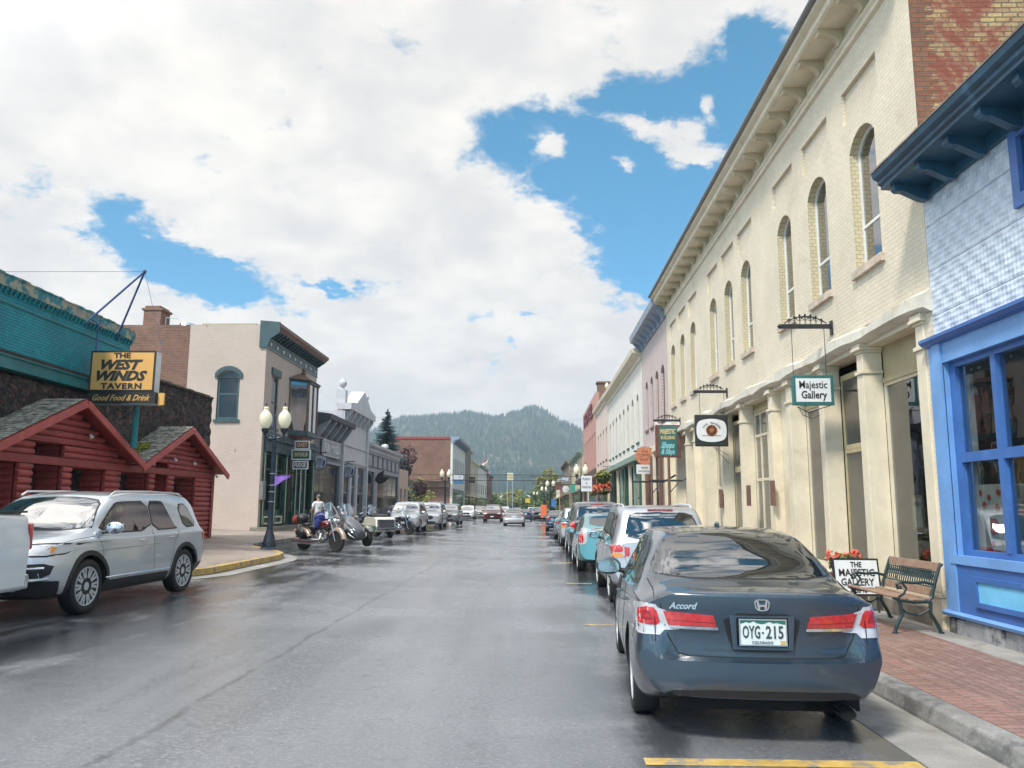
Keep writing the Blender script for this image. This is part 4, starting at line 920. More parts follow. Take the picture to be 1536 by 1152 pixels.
mb = MB(); mb.tube([(x0 + .05, SY + .1, 5.76), (x0 + .05, SY + .1, 6.55), (x0 - .6, SY + .1, 6.8)], .025, 8); mb.build('hanger', M_navy, bm_)
for p in [((-12.6, 17.2, 6.9)), ((x1 + .1, SY + .16, 5.75)), ((-12.2, 18.6, 6.85))][:2]:
    mb = MB(); mb.tube([tip, p], .006, 4); mb.build('stay_wire', M_navy, bm_)
mb = MB(); mb.ball(tip, .05, 8, 6); mb.build('tip', M_navy, bm_)

# ---------------------------------------------------------------- tan corner building
M_tan = brick_mat('tan_painted_brick', (.50, .395, .325), (.53, .42, .35), (.46, .36, .295), 'any', .21, .07, .010, .7, .3, var=.07, vs=.7, stain=((.62, .52, .44), .8, .55, .8), fine=.06)
M_tans = brick_mat('tan_painted_side', (.50, .395, .325), (.53, .42, .35), (.46, .36, .295), 'x', .21, .07, .010, .7, .35, var=.07, vs=.7, stain=((.25, .15, .11), 1.15, .665, .70), fine=.06)
M_slg = mat('slate_green_trim', (.035, .07, .075), .5, var=.2, vs=3); M_slg2 = mat('grey_green_trim', (.16, .20, .185), .5, var=.15)
M_copper = mat('brown_copper', (.18, .10, .07), .5, var=.25)
YT = 34.9; ZT = 9.75; YE = 43.3
tn_ = thing('corner_building', (XS, YT, .5), 'tan painted two-storey building with dark green bracketed cornice and metal oriel bay', 'building')
fs = FW(YT); fl = LW(XS)
mb = MB(); holed(mb, fs, [(-15.5, .2), (XS, .2), (XS, ZT), (-15.5, ZT)], [outline(-14.12, -13.12, 5.45, 7.65, .28)], .14, outer_depth=.0); mb.build('side_wall', M_tans, tn_)
mb = MB(); mb.box(-26, -15.502, YT + .03, YT + .4, .2, ZT + .0); mb.build('brick_side_wall', M_redb, tn_)
window(tn_, fs, -14.12, -13.12, 5.45, 7.65, .28, .06, M_slg, M_pane_d, .11, bar=[6.6], sill=(.12, .08), msill=M_slg)
mb = MB(); ring(mb, fs, outline(-14.24, -13.00, 7.30, 7.86, .33), outline(-14.125, -13.115, 7.32, 7.68, .28), -.06, -.002); mb.build('window_hood', M_slg, tn_)
mb = MB(); mb.box(-14.0, -13.24, YT + .10, YT + .105, 6.7, 7.4); mb.build('blind', M_paper, tn_)
ups = [(35.9, 36.85, 5.2, 7.6, 0)]
mb = MB(); holed(mb, fl, [(YT + .004, 4.9), (YE, 4.9), (YE, ZT - .7), (YT + .004, ZT - .7)], [outline(*u) for u in ups], .14, outer_depth=.3); mb.build('front_wall', M_tan, tn_)
for u in ups: window(tn_, fl, *u, .05, M_slg, M_pane_d, .09, bar=[6.4], sill=(.1, .06), msill=M_slg)
mb = MB(); mb.prism(outline(35.75, 37.0, 7.62, 7.95), fl, -.08, 0); mb.build('window_hood', M_slg, tn_)
mb = MB(); mb.box(XS - .5, -15.0, YT + .02, YT + .4, ZT, ZT + .06); mb.build('parapet_cap', M_ctrim2, tn_)
# cornice with frieze, dentils and pale studs
mb = MB(); mb.box(XS + .02, XS - .3, YT - .02, YE + .05, 8.72, 9.5); mb.build('frieze', M_slg, tn_)
mb = MB(); mb.box(XS + .05, XS + .02, YT - .02, YE + .05, 8.68, 8.74); mb.box(XS + .05, XS + .02, YT - .02, YE + .05, 9.12, 9.16); mb.build('frieze_moulding', M_slg2, tn_)
for i in range(9): yy = YT + .5 + i * .93; mb = MB(); mb.box(XS + .06, XS + .021, yy - .07, yy + .07, 8.86, 9.0); mb.build('stud', M_paper, tn_)
mb = MB(); mb.prism([(XS - .3, 9.5), (XS + .45, 9.52), (XS + .52, 9.62), (XS + .60, 9.66), (XS + .62, 9.80), (XS - .3, 9.92)], lambda a, z, d: (a, d, z), YT - .05, YE + .1); mb.build('cornice', M_copper, tn_)
for i in range(19):
    yy = YT + .15 + i * .45; mb = MB(); mb.prism([(XS + .021, 9.22), (XS + .12, 9.22), (XS + .36, 9.40), (XS + .44, 9.42), (XS + .44, 9.515), (XS + .021, 9.50)], lambda a, z, d: (a, d, z), yy - .055, yy + .055); mb.build('dentil_bracket', M_slg, tn_)
mb = MB(); mb.prism([(XS + .0, 8.7), (XS + .05, 8.7), (XS + .2, 9.1), (XS + .58, 9.35), (XS + .6, 9.85), (XS - .3, 9.93), (XS - .3, 8.7)], lambda a, z, d: (a, d, z), YT - .10, YT - .021); mb.build('cornice_end', M_slg, tn_)
mb = MB(); mb.box(XS - .31, XS - 14, YE - .25, YE - .01, .3, ZT - .1); mb.box(XS - .31, XS - 13.9, YT + .41, YE - .26, 9.0, 9.1); mb.build('rear_walls', M_tan, tn_)
mb = MB(); mb.box(-17.75, -16.95, YT + .1, YT + 1.0, 9.7, 10.45); mb.box(-17.83, -16.87, YT + .05, YT + 1.05, 10.45, 10.55); mb.box(-17.7, -17.0, YT + .1, YT + 1.0, 10.55, 10.66); mb.build('chimney', M_redb, tn_)
mb = MB(); mb.tube([(-16.8, YT + .3, 9.7), (-16.8, YT + .3, 10.15), (-16.2, YT + .3, 10.1)], .02, 6); mb.lathe([(.001, .35), (.35, .2), (.42, 0)], (-16.2, YT + 1.2, 9.85), 14); mb.build('roof_vent', M_steel, tn_)
# oriel
ofn = LW(XS); oy0, oy1 = 38.5, 41.7; op = [(XS, oy0), (XS + .75, oy0 + .75), (XS + .75, oy1 - .75), (XS, oy1)]
oz0, oz1 = 5.35, 7.75
def oring(mb, P, z0, z1, g_=0.):
    mb.prism([(x_ + (g_ if 0 < i < 3 else 0), y_ + (g_ * (-.6 if i < 2 else .6) if True else 0)) for i, (x_, y_) in enumerate(P)], lambda a, b, d: (a, b, d), z0, z1)
orl = MB(); oring(orl, op, oz0 - .25, oz0, .05); oring(orl, op, oz1, oz1 + .12, .08); orl = orl.build('oriel', M_slg, tn_)
mb = MB()
for i in range(3):
    p, q = Vector((*op[i], 0)), Vector((*op[i + 1], 0))
    for s in (0.03, .5 if i == 1 else .97, .97):
        c_ = p.lerp(q, s); mb.tube([(c_.x, c_.y, oz0), (c_.x, c_.y, oz1)], .055, 6)
mb.build('mullions', M_copper, orl)
mb = MB()
for i in range(3):
    p, q = op[i], op[i + 1]; mb.add([(p[0], p[1], oz0), (q[0], q[1], oz0), (q[0], q[1], oz1), (p[0], p[1], oz1)], [(0, 1, 2, 3)])
mb.build('panes', M_glassd, orl)
mb = MB(); mb.box(XS + .05, XS + .25, oy0 + .5, oy1 - .5, oz0, oz1 - .1); mb.build('curtains', M_blind, orl)
mb = MB(); c_ = (XS + .15, (oy0 + oy1) / 2, 8.9)
e = [(XS, oy0 - .2, oz1 + .12), (XS + .9, oy0 + .6, oz1 + .12), (XS + .9, oy1 - .6, oz1 + .12), (XS, oy1 + .2, oz1 + .12)]
mb.add(e + [(XS + .3, (oy0 + oy1) / 2 - .35, 8.25), (XS + .3, (oy0 + oy1) / 2 + .35, 8.25), (XS, (oy0 + oy1) / 2 - .35, 8.3), (XS, (oy0 + oy1) / 2 + .35, 8.3)], [(0, 1, 4, 6), (1, 2, 5, 4), (2, 3, 7, 5), (3, 2, 1, 0), (6, 4, 5, 7)]); mb.lathe([(.12, 0), (.15, .12), (.07, .2), (.1, .3), (.001, .42)], (XS + .2, (oy0 + oy1) / 2, 8.25), 10); mb.build('oriel_roof', M_copper, orl)
mb = MB(); mb.add([(XS, oy0 + .1, oz0 - .25), (XS + .6, oy0 + .75, oz0 - .25), (XS + .6, oy1 - .75, oz0 - .25), (XS, oy1 - .1, oz0 - .25), (XS, 40.5, oz0 - .95), (XS, 39.7, oz0 - .95), (XS + .15, 40.1, oz0 - .9)], [(0, 1, 6, 5), (1, 2, 6), (2, 3, 4, 6)]); mb.build('corbel', M_copper, orl)
# shopfront of the tan building
mb = MB(); mb.box(XS + .26, XS - .2, YT + .3, YE, 4.62, 4.78); mb.box(XS + .12, XS - .2, YT + .3, YE, 4.1, 4.62); mb.prism([(XS + .0, 4.6), (XS + .3, 4.78), (XS + .0, 5.02)], lambda a, z, d: (a, d, z), YT + .3, YE); mb.build('shop_cornice', M_slg, tn_)
mb = MB(); mb.box(XS, XS - .3, YT + .005, YT + .35, .2, 4.9); mb.build('corner_pier', M_tan, tn_)
shopfront(tn_, -1, XS - .02, YT + .36, YE - .1, .78, 4.08, M_greent, 5, door=2, d=.1, bulk=.62, mull=.09)
for yy in (YT + .42, 36.9, 38.5, 40.1, 41.7, YE - .12):
    mb = MB(); mb.box(XS + .08, XS - .05, yy - .13, yy + .13, .78, 4.1); mb.build('pilaster', M_greent, tn_, bevel=.008); mb = MB(); mb.box(XS + .095, XS + .08, yy - .10, yy - .06, .9, 4.0); mb.build('edge_line', M_ctrim, tn_)
for (a, b) in ((35.55, 36.65), (37.15, 38.25), (40.35, 41.45), (41.95, 42.9)): mb = MB(); ring(mb, fl, outline(a, b, .86, 1.22), outline(a + .08, b - .08, .93, 1.15), -.03, .06); mb.build('bulkhead_panel', M_ctrim, tn_)
mb = MB(); mb.box(XS - 1.2, XS - 1.3, YT + .5, YE - .4, .4, 4.3); mb.build('shop_interior', M_room, tn_)
mb = MB(); mb.box(XS + .55, XS - .3, YT - .1, YE, .3, .76); mb.build('stone_step', M_plinth, tn_, bevel=.02)
mb = MB(); mb.box(XS + .18, XS + .02, YT - .03, YT + .35, 1.95, 2.75); mb.build('meter_box', M_gut, tn_)
# ---------------------------------------------------------------- left side beyond the tan building
M_gray = brick_mat('grey_painted_brick', (.20, .20, .215), (.23, .23, .245), (.15, .15, .165), 'any', .21, .07, .010, .7, .35, var=.12)
M_grayl = mat('pale_grey_paint', (.50, .49, .50), .55, var=.08, vs=1.5); M_graym = mat('mid_grey_paint', (.30, .30, .325), .55, var=.1, vs=1.5); M_grayd = mat('charcoal_trim', (.06, .065, .08), .5, var=.15)
ga = thing('brick_shop', (XS, 46, .5), 'low dark grey painted brick shop with deep bracketed cornice and carved white sign', 'building')
facade(ga, -1, XS, 43.35, 49.5, .4, 6.55, M_gray, [(43.7, 49.2, .8, 4.1, 0)], M_grayd, depth=12)
shopfront(ga, -1, XS - .02, 43.75, 49.15, .85, 4.05, M_grayd, 4, door=2, d=.1)
mb = MB(); mb.prism([(XS - .3, 5.7), (XS + .05, 5.7), (XS + .1, 6.1), (XS + .85, 6.45), (XS + .9, 6.7), (XS - .3, 6.85)], lambda a, z, d: (a, d, z), 43.3, 49.6); mb.build('cornice', M_grayd, ga)
for i in range(5):
    yy = 43.7 + i * 1.35; mb = MB(); mb.prism([(XS + .06, 5.55), (XS + .22, 5.55), (XS + .75, 6.3), (XS + .75, 6.44), (XS + .06, 6.3)], lambda a, z, d: (a, d, z), yy - .12, yy + .12); mb.build('bracket', M_graym, ga)
mb = MB(); mb.box(XS + .08, XS, 43.36, 49.5, 5.42, 5.5); mb.box(XS + .06, XS, 43.36, 49.5, 4.1, 4.25); mb.build('string_course', M_graym, ga)
tw = XS + .13
sgn = thing('shop_sign', (XS + .1, 46.6, 4.9), 'long carved white and grey signboard flat on the dark grey shop', 'sign')
mb = MB(); mb.prism([(44.8, 4.5), (48.6, 4.5), (48.8, 4.62), (48.8, 5.32), (48.6, 5.45), (44.8, 5.45), (44.6, 5.32), (44.6, 4.62)], LW(XS), -.14, -.09); mb.build('board', M_grayl, sgn)
mb = MB(); mb.prism(outline(44.75, 48.65, 4.6, 5.36), LW(XS), -.15, -.141); mb.build('field', M_graym, sgn)
tx = MB(); add_text(tx, 'FUN MIXED', frame_mat((XS + .16, 46.7, 4.98), (0, 1, 0)), size=.66, bold=.02, width=3.5); tx.build('lettering', M_paper, sgn)
gb = thing('pediment_building', (XS, 53, .5), 'pale grey shop with raised pediment, roof urns and square-headed doors', 'building')
facade(gb, -1, XS, 49.55, 57.2, .4, 7.7, M_grayl, [(50.0, 52.2, .8, 4.3, 0), (52.7, 54.0, 1.6, 4.3, 0), (54.5, 56.8, .8, 4.3, 0)], M_graym, depth=13, sidemat=M_grayl)
mb = MB(); mb.box(XS + .1, XS, 49.6, 57.15, 4.45, 4.6); mb.box(XS + .08, XS, 49.6, 57.15, 5.5, 5.58); mb.build('string_course', M_grayl, gb)
mb = MB(); mb.box(XS + .14, XS, 49.58, 49.9, .4, 7.7); mb.build('pier', M_grayl, gb); mb = MB(); mb.box(XS + .14, XS, 56.85, 57.18, .4, 7.7); mb.build('pier', M_grayl, gb)
mb = MB(); mb.prism([(49.5, 7.7), (57.25, 7.7), (57.25, 8.1), (55.6, 8.3), (53.4, 9.35), (51.2, 8.3), (49.5, 8.1)], LW(XS), -.55, .35); mb.build('pediment', M_grayl, gb)
for i in range(6):
    yy = 50 + i * 1.35; mb = MB(); mb.prism([(XS + .01, 7.0), (XS + .15, 7.0), (XS + .5, 7.5), (XS + .5, 7.69), (XS + .01, 7.69)], lambda a, z, d: (a, d, z), yy - .1, yy + .1); mb.build('bracket', M_grayl, gb)
for yy in (50.0, 56.9):
    mb = MB(); mb.box(XS + .1, XS - .5, yy - .3, yy + .3, 8.0, 8.95); mb.lathe([(.12, 8.95), (.07, 9.1), (.24, 9.3), (.26, 9.45), (.12, 9.65), (.05, 9.75), (.001, 9.95)], (XS - .15, yy, 0), 12); mb.build('urn', M_grayl, gb)
gc = thing('brick_shop', (XS, 64, .5), 'long low grey shop with panelled frieze and a big reflecting shop window', 'building')
facade(gc, -1, XS, 57.25, 71.3, .4, 5.9, M_graym, [(57.7, 60.2, .8, 4.2, 0), (61.5, 70.9, .8, 4.2, 0)], M_grayd, cornice=(5.7, .35, .5, M_grayl, 0), depth=12)
shopfront(gc, -1, XS - .02, 61.55, 70.85, .85, 4.15, M_grayd, 4, door=0, d=.1)
for i in range(7): mb = MB(); ring(mb, LW(XS), outline(57.6 + i * 1.95, 59.3 + i * 1.95, 4.5, 5.5), outline(57.7 + i * 1.95, 59.2 + i * 1.95, 4.6, 5.4), -.03, 0); mb.build('frieze_panel', M_grayd, gc)
pk = thing('stucco_shop', (XS, 74, .5), 'small peach stucco shop at the end of the grey row', 'building')
facade(pk, -1, XS, 71.35, 76.4, .4, 5.0, mat('peach_stucco', (.55, .40, .33), .7, var=.1), [(72.0, 73.2, 1.3, 3.3, 0), (74.3, 75.6, 1.3, 3.3, 0)], M_ctrim, depth=10)
# brick block across the side street
bk = thing('brick_building', (-11.6, 122, .3), 'big building with red brick side wall and white front, beyond the garden gap', 'building')
facade(bk, -1, -11.6, 114, 134.5, .2, 11.3, M_whiteb, [(115.5 + i * 2.6, 116.9 + i * 2.6, 5.4, 8.6, 0) for i in range(7)] + [(115.0, 133.5, .7, 4.2, 0)], M_slate, cornice=(10.6, .9, 1.0, M_slate, 9), depth=9.5, sidemat=M_redb)
mb = MB(); mb.box(-12.0, -21.0, 113.9, 114.02, 11.2, 11.55); mb.build('wall_cap', mat('red_cap', (.28, .05, .045), .6, var=.1), bk)
mb = MB(); mb.box(-12.0, -21.0, 113.6, 114.02, 4.4, 5.2); mb.prism([(-21, 5.2), (-12, 5.2), (-12, 5.3), (-21, 5.3)], FW(112.4), 0, 1.5); mb.build('canopy', mat('weathered_canopy', (.30, .20, .15), .8, var=.3, vs=.6), bk)
def left_block(a0, a1, zt, mw, label, mfr, mtrim, nw=3, X=-11.8): return far_block(X, -1, a0, a1, zt, mw, label, mfr, mtrim, nw)
left_block(134.6, 149, 11.4, M_stoneb, 'tan stone building with round-topped parapet next past the white-fronted block', M_brownt, M_tanb, 4)
left_block(149.1, 169, 10.0, M_tanb, 'cream building past the tan stone one, behind the dark hanging sign', M_brownt, M_ctrim, 4)
left_block(169.1, 200, 10.4, M_whiteb, 'pale building with green trim where the flags hang', M_greent, M_sage, 4)
left_block(200.1, 226, 9.6, M_redb, 'last red-brown building of the left row', M_brownt, M_brownt, 4)
gw = thing('garden_wall', (-13, 95, .4), 'low stone garden wall in front of the brick side wall', 'wall')
mb = MB(); mb.box(-20, -11.6, 104, 104.4, .2, 2.2); mb.build('stonework', M_stoneb, gw); mb = MB(); mb.box(-20.1, -11.5, 103.95, 104.45, 2.2, 2.32); mb.build('coping', M_conc, gw)

# ---------------------------------------------------------------- foliage
def leaf_mat(name, a, b, rough=.6):
    m = bpy.data.materials.new(name); m.use_nodes = True; t = NT(m.node_tree); p = pos_vec(t)
    c = t.mix(t.ramp(t.noise(p, 2.2, 4, .6), .3, .7), (*a, 1), (*b, 1)); c = t.mix(t.math('MULTIPLY', t.ramp(t.noise(p, 14, 3, .6), .4, .7), .5), c, tuple(x * 1.7 for x in b) + (1,))
    bs_ = t.new('ShaderNodeBsdfPrincipled'); o = t.new('ShaderNodeOutputMaterial'); t.nt.links.new(bs_.outputs[0], o.inputs[0]); t.put(bs_.inputs['Base Color'], c); bs_.inputs['Roughness'].default_value = rough
    return m
M_spruce = leaf_mat('spruce_needles', (.022, .05, .055), (.045, .095, .095)); M_leaf = leaf_mat('green_leaves', (.05, .085, .022), (.10, .15, .035)); M_leafy = leaf_mat('yellow_leaves', (.13, .14, .025), (.20, .19, .035)); M_plum = leaf_mat('plum_leaves', (.045, .02, .025), (.085, .035, .035))
M_bark = mat('bark', (.06, .045, .035), .9, var=.3, vs=5)
def crown(name, c, rad, n, size, m, label, cat='tree', trunk=True, seed=1, clumps=9, group=None):
    rr = _r.Random(seed); r_ = thing(name, (c[0], c[1], .2), label, cat, group)
    if trunk:
        mb = MB(); base = Vector((c[0], c[1], .1)); top = Vector((c[0], c[1], c[2]))
        mb.tube([base, base.lerp(top, .5), top], [rad[0] * .09, rad[0] * .06, rad[0] * .03], 8)
        for i in range(6):
            a = rr.uniform(0, 6.28); s = base.lerp(top, rr.uniform(.35, .8)); e_ = s + Vector((math.cos(a) * rad[0] * .6, math.sin(a) * rad[1] * .6, rad[2] * .5)); mb.tube([s, e_], [rad[0] * .035, rad[0] * .012], 6)
        mb.build('trunk', M_bark, r_)
    cl_ = [(Vector((rr.gauss(0, .42), rr.gauss(0, .42), rr.gauss(0, .40))), rr.uniform(.32, .55)) for _ in range(clumps)]
    mb = MB()
    for i in range(n):
        cc, cr_ = rr.choice(cl_); d = Vector((rr.gauss(0, 1), rr.gauss(0, 1), rr.gauss(0, 1))).normalized() * cr_ * rr.uniform(.55, 1.0); q = cc + d
        p = Vector((c[0] + q.x * rad[0], c[1] + q.y * rad[1], c[2] + q.z * rad[2]))
        if p.z < .25: continue
        u = Vector((rr.gauss(0, 1), rr.gauss(0, 1), rr.gauss(0, .7))).normalized(); v = u.orthogonal().normalized(); v = v @ Matrix.Rotation(rr.uniform(0, 6.28), 3, u) if False else v
        s = size * rr.uniform(.6, 1.3); mb.add([p - u * s, p + v * s * .6, p + u * s, p - v * s * .6], [(0, 1, 2, 3)])
    mb.build('crown' if cat == 'tree' else 'foliage', m, r_); return r_
def conifer(c, h, rad, label, m=M_spruce, seed=1, n=26, cat='tree', nb=15):
    rr = _r.Random(seed); r_ = thing('spruce_tree', c, label, cat)
    mb = MB(); mb.tube([c, (c[0], c[1], c[2] + h * .97)], [rad * .08, .02], 8); mb.build('trunk', M_bark, r_)
    mb = MB()
    for i in range(n):
        f = i / (n - 1); z_ = c[2] + h * (.08 + .90 * f); R_ = rad * (1 - f) ** .85 + .08
        for k in range(nb):
            a = rr.uniform(0, 6.28); L_ = R_ * rr.uniform(.65, 1.12); d = Vector((math.cos(a), math.sin(a), -.32 + .25 * f)); p0 = Vector((c[0], c[1], z_ + rr.uniform(-.15, .15)))
            sd_ = Vector((-math.sin(a), math.cos(a), 0))
            for s_ in range(7):
                q = p0 + d * L_ * (s_ + .6) / 7 + Vector((0, 0, .12 * L_ * ((s_ + 1) / 7) ** 2)); w_ = L_ * .25 * (1.15 - s_ / 8)
                for sg_ in (-1, 1):
                    e_ = q + sd_ * sg_ * w_ * rr.uniform(.7, 1.2) + d * w_ * .7 + Vector((0, 0, rr.uniform(-.12, .02))); t2 = d * w_ * .35
                    mb.add([q - t2, e_ + Vector((0, 0, -.02)), q + t2 + Vector((0, 0, .06))], [(0, 1, 2)])
    mb.build('crown', m, r_); return r_
conifer((-14.6, 79, .4), 11.0, 3.5, 'blue spruce rising behind the grey shops', seed=3, n=30, nb=24)
crown('plum_tree', (-13.8, 82, 5.2), (2.2, 2.2, 2.6), 2600, .16, M_plum, 'dark plum-leaved tree between the spruce and the brick wall', seed=4)
for i, (x_, y_, z_, rx, rz_, m_) in enumerate([(-19.5, 102, 1.6, 2.2, 1.6, M_leaf), (-17.2, 101.5, 1.8, 2.2, 1.9, M_leafy), (-14.8, 101, 1.9, 2.2, 1.9, M_leafy), (-12.6, 101, 1.2, 1.3, 1.2, M_leaf)]):
    crown('garden_shrub', (x_, y_, z_), (rx, 1.2, rz_), 1300, .15, m_, ['dark green shrub at the left end of the garden wall', 'broad yellowing shrub second along the garden wall', 'yellowing shrub third along the garden wall', 'small green shrub at the street end of the garden wall'][i], 'shrub', False, 20 + i)
for i, (x_, y_, z_, rx, rz_, m_) in enumerate([(4.2, 190, 5.5, 4.2, 4.6, M_leafy), (7.5, 176, 7.2, 3.8, 4.5, M_leaf), (1.5, 235, 4.2, 4.5, 4.0, M_leaf)]):
    crown('street_tree', (x_, y_, z_), (rx, rx, rz_), 2600, .34, m_, ['yellow-green tree at the far end of the right row', 'darker green tree behind the yellow-green one', 'small green tree beyond the yellow-green one near the end of the street'][i], seed=30 + i)
for i, (x_, y_, z_, rx, rz_) in enumerate([(-16, 262, 2.6, 5, 3.6), (-9, 266, 2.9, 5.5, 3.9), (-2, 268, 2.4, 4.5, 3.0)]):
    crown('street_tree', (x_, y_, z_), (rx, 4, rz_), 1500, .4, M_leaf if i != 1 else M_leafy, ['round green tree left of the end of the street', 'yellowing round tree at the end of the street', 'low green tree at the end of the street under the tall sign'][i], seed=40 + i)

# ---------------------------------------------------------------- street lamps
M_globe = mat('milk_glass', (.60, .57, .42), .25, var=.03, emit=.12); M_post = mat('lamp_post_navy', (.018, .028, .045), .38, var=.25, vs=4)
def make_lamp():
    r_ = thing('street_lamp', (0, 0, 0), 'x', 'street lamp', 'twin-globe street lamps')
    mb = MB(); mb.lathe([(.30, 0), (.30, .06), (.24, .10), (.23, .22), (.19, .30), (.16, .42), (.12, .55), (.095, .62), (.105, .68), (.085, .74), (.075, 1.2), (.062, 2.6), (.058, 3.35), (.085, 3.38), (.085, 3.44), (.05, 3.5), (.045, 3.9), (.03, 4.0), (.045, 4.05), (.02, 4.14), (.001, 4.22)], (0, 0, 0), 20)
    for k in range(12):
        a = k * math.pi / 6; mb.tube([(.078 * math.cos(a), .078 * math.sin(a), .8), (.062 * math.cos(a), .062 * math.sin(a), 3.2)], .010, 5)
    mb.build('post', M_post, r_, smooth=40)
    mb = MB(); mb.tube([(-.32, 0, 3.50), (-.16, 0, 3.42), (0, 0, 3.40), (.16, 0, 3.42), (.32, 0, 3.50)], .026, 8); mb.tube([(-.26, 0, 3.48), (-.18, 0, 3.25), (-.06, 0, 3.10)], .014, 6); mb.tube([(.26, 0, 3.48), (.18, 0, 3.25), (.06, 0, 3.10)], .014, 6); mb.build('cross_arm', M_post, r_)
    for s in (-1, 1):
        mb = MB(); mb.lathe([(.001, 3.18), (.02, 3.22), (.012, 3.3), (.035, 3.38), (.03, 3.46), (.06, 3.56), (.10, 3.60), (.125, 3.66), (.13, 3.70), (.10, 3.71)], (s * .32, 0, 0), 16); h = mb.build('lamp_holder', M_post, r_, smooth=40)
        mb = MB(); mb.lathe([(.085, 3.71), (.13, 3.76), (.185, 3.86), (.21, 3.97), (.205, 4.06), (.175, 4.15), (.12, 4.22), (.085, 4.26), (.075, 4.31), (.09, 4.34), (.06, 4.38), (.001, 4.39)], (s * .32, 0, 0), 24); mb.build('globe', M_globe, h, smooth=50)
        mb = MB(); mb.lathe([(.03, 4.38), (.015, 4.42), (.03, 4.46), (.001, 4.54)], (s * .32, 0, 0), 8); mb.build('finial', M_post, h)
    return r_
lamp = make_lamp(); LAMPS = [((-8.03, 24.5, .35), 'near twin-globe lamp with the purple pennant on the yellow-edged corner'), ((3.15, 54, .15), 'twin-globe lamp beside the white parking sign on the right walk'), ((1.75, 86, .15), 'twin-globe lamp standing by the orange sign in the distance'), ((-7.5, 68, .42), 'twin-globe lamp in front of the brick block on the left'), ((.3, 150, .15), 'small twin-globe lamp farthest down the right side'), ((1.4, 112, .15), 'twin-globe lamp midway down the far right row, before the trees')]
for i, (p, lb_) in enumerate(LAMPS):
    o = lamp if i == 0 else copy_tree(lamp)
    o.location = p; o['label'] = lb_; o.scale = (.93, .93, 1)
    if i in (2,): o.scale = (1, 1, 1)
t_ = thing('pennant', (-8.05, 24.45, 2.6), 'purple three-pointed pennant strapped to the near lamp post', 'flag')
mb = MB(); rr = _r.Random(6); n = 9
for k in range(2):
    for i in range(n + 1):
        f = i / n; x_ = -7.93 + f * .52; z0_ = 2.28 + .32 * f if k == 0 else 2.62 - .02 * math.sin(f * 3); mb.v.append(Vector((x_, 24.42 + .03 * math.sin(f * 9), z0_)))
for i in range(n): mb.f.append([i, i + 1, n + 2 + i, n + 1 + i]); mb.mi.append(0)
mb.build('cloth', mat('purple_cloth', (.26, .14, .52), .7, var=.3, vs=9), t_); mb = MB(); mb.tube([(-8.01, 24.42, 2.63), (-7.39, 24.42, 2.63)], .012, 6); mb.build('rod', M_iron, t_)
mb = MB()
for z_ in (2.1, 2.3, 2.65, 1.8): mb.lathe([(.10, z_), (.10, z_ + .03)], (-8.03, 24.5, 0), 14)
tag(mb.build('post_strap', M_steel, None, loc=(-8.03, 24.5, 2)), 'steel straps round the near lamp post below its pennant', 'strap', kind='stuff')

# ---------------------------------------------------------------- right side signs
def crest(mb, x0, x1, y, z, h=.2):
    """wrought scrollwork between x0..x1 rising in an arch"""
    n = 7; xc_ = (x0 + x1) / 2; W_ = (x1 - x0) / 2
    mb.tube([(x0 + (x1 - x0) * i / 16, y, z + .03 + h * .75 * (1 - ((i - 8) / 8) ** 2)) for i in range(17)], .010, 5)
    for i in range(-3, 4):
        cx_ = xc_ + i * W_ / 3.9; hh = h * (1 - (i / 4.2) ** 2); r_ = hh * .30
        for s in (-1, 1):
            pts = []
            for k in range(13):
                a = k / 12 * 5.2; q = r_ * (1 - k / 16); pts.append((cx_ + s * (r_ * .5 + q * math.cos(a) * .8), y, z + .02 + hh * .5 + q * math.sin(a)))
            mb.tube(pts, .009, 4)
        mb.tube([(cx_, y, z), (cx_, y, z + hh)], .008, 4)
        mb.ball((cx_, y, z + hh + .015), .022, 6, 4)
def bracket_sign(y, xl, zb_, label, name='hanging_sign'):
    r_ = thing(name, (X5, y, zb_), label, 'sign')
    mb = MB(); mb.box(xl, X5 - .01, y - .02, y + .02, zb_ - .04, zb_ + .04); mb.box(X5 - .03, X5 - .003, y - .05, y + .05, zb_ - .16, zb_ + .10); mb.lathe([(.001, -.05), (.04, -.02), (.04, .02), (.001, .04)], (xl, y, zb_), 8, 'x'); crest(mb, xl + .08, X5 - .10, y, zb_ + .03, .17); mb.build('bracket', M_iron, r_); return r_
def zz(v, y): return 1.7 + (760 - v) / 1200 * y * 1.0
sys_x = lambda u, y: (u - 802) / 1200 * y
s1 = bracket_sign(14.2, 4.42, 4.93, 'Majestic Gallery sign, cream board with green border on chains under an iron scroll bracket')
yy = 14.2
for x_ in (4.62, 5.2): mb = MB(); mb.tube([(x_, yy, 4.9), (x_, yy, 4.05)], .006, 5); mb.build('chain', M_iron, s1)
mb = MB(); mb.box(4.58, 5.31, yy - .03, yy + .03, 3.50, 4.04); mb.build('board', M_teal_s, s1, bevel=.01); mb = MB(); mb.box(4.64, 5.25, yy - .036, yy - .0305, 3.56, 3.98); mb.build('face', M_paper, s1)
lett(s1, [('Majestic', 4.945, 3.86, .19, .49, dict(bold=.002)), ('Gallery', 4.955, 3.68, .19, .45, dict(bold=.004))], 0, yy - .039, M_ink)
mb = MB(); mb.tube([(4.66, yy, 3.47), (4.85, yy, 3.38), (5.25, yy + .05, 3.5), (5.33, yy + .1, 3.56)], .008, 5); mb.tube([(4.68, yy, 3.48), (4.75, yy, 3.33), (4.92, yy, 3.26), (5.05, yy, 3.33)], .007, 5); mb.build('cable', M_iron, s1)
yy = 22.1
s2 = bracket_sign(yy, 4.45, 4.88, 'black sign with white scalloped plaque and copper wheel, hung along the cream wall')
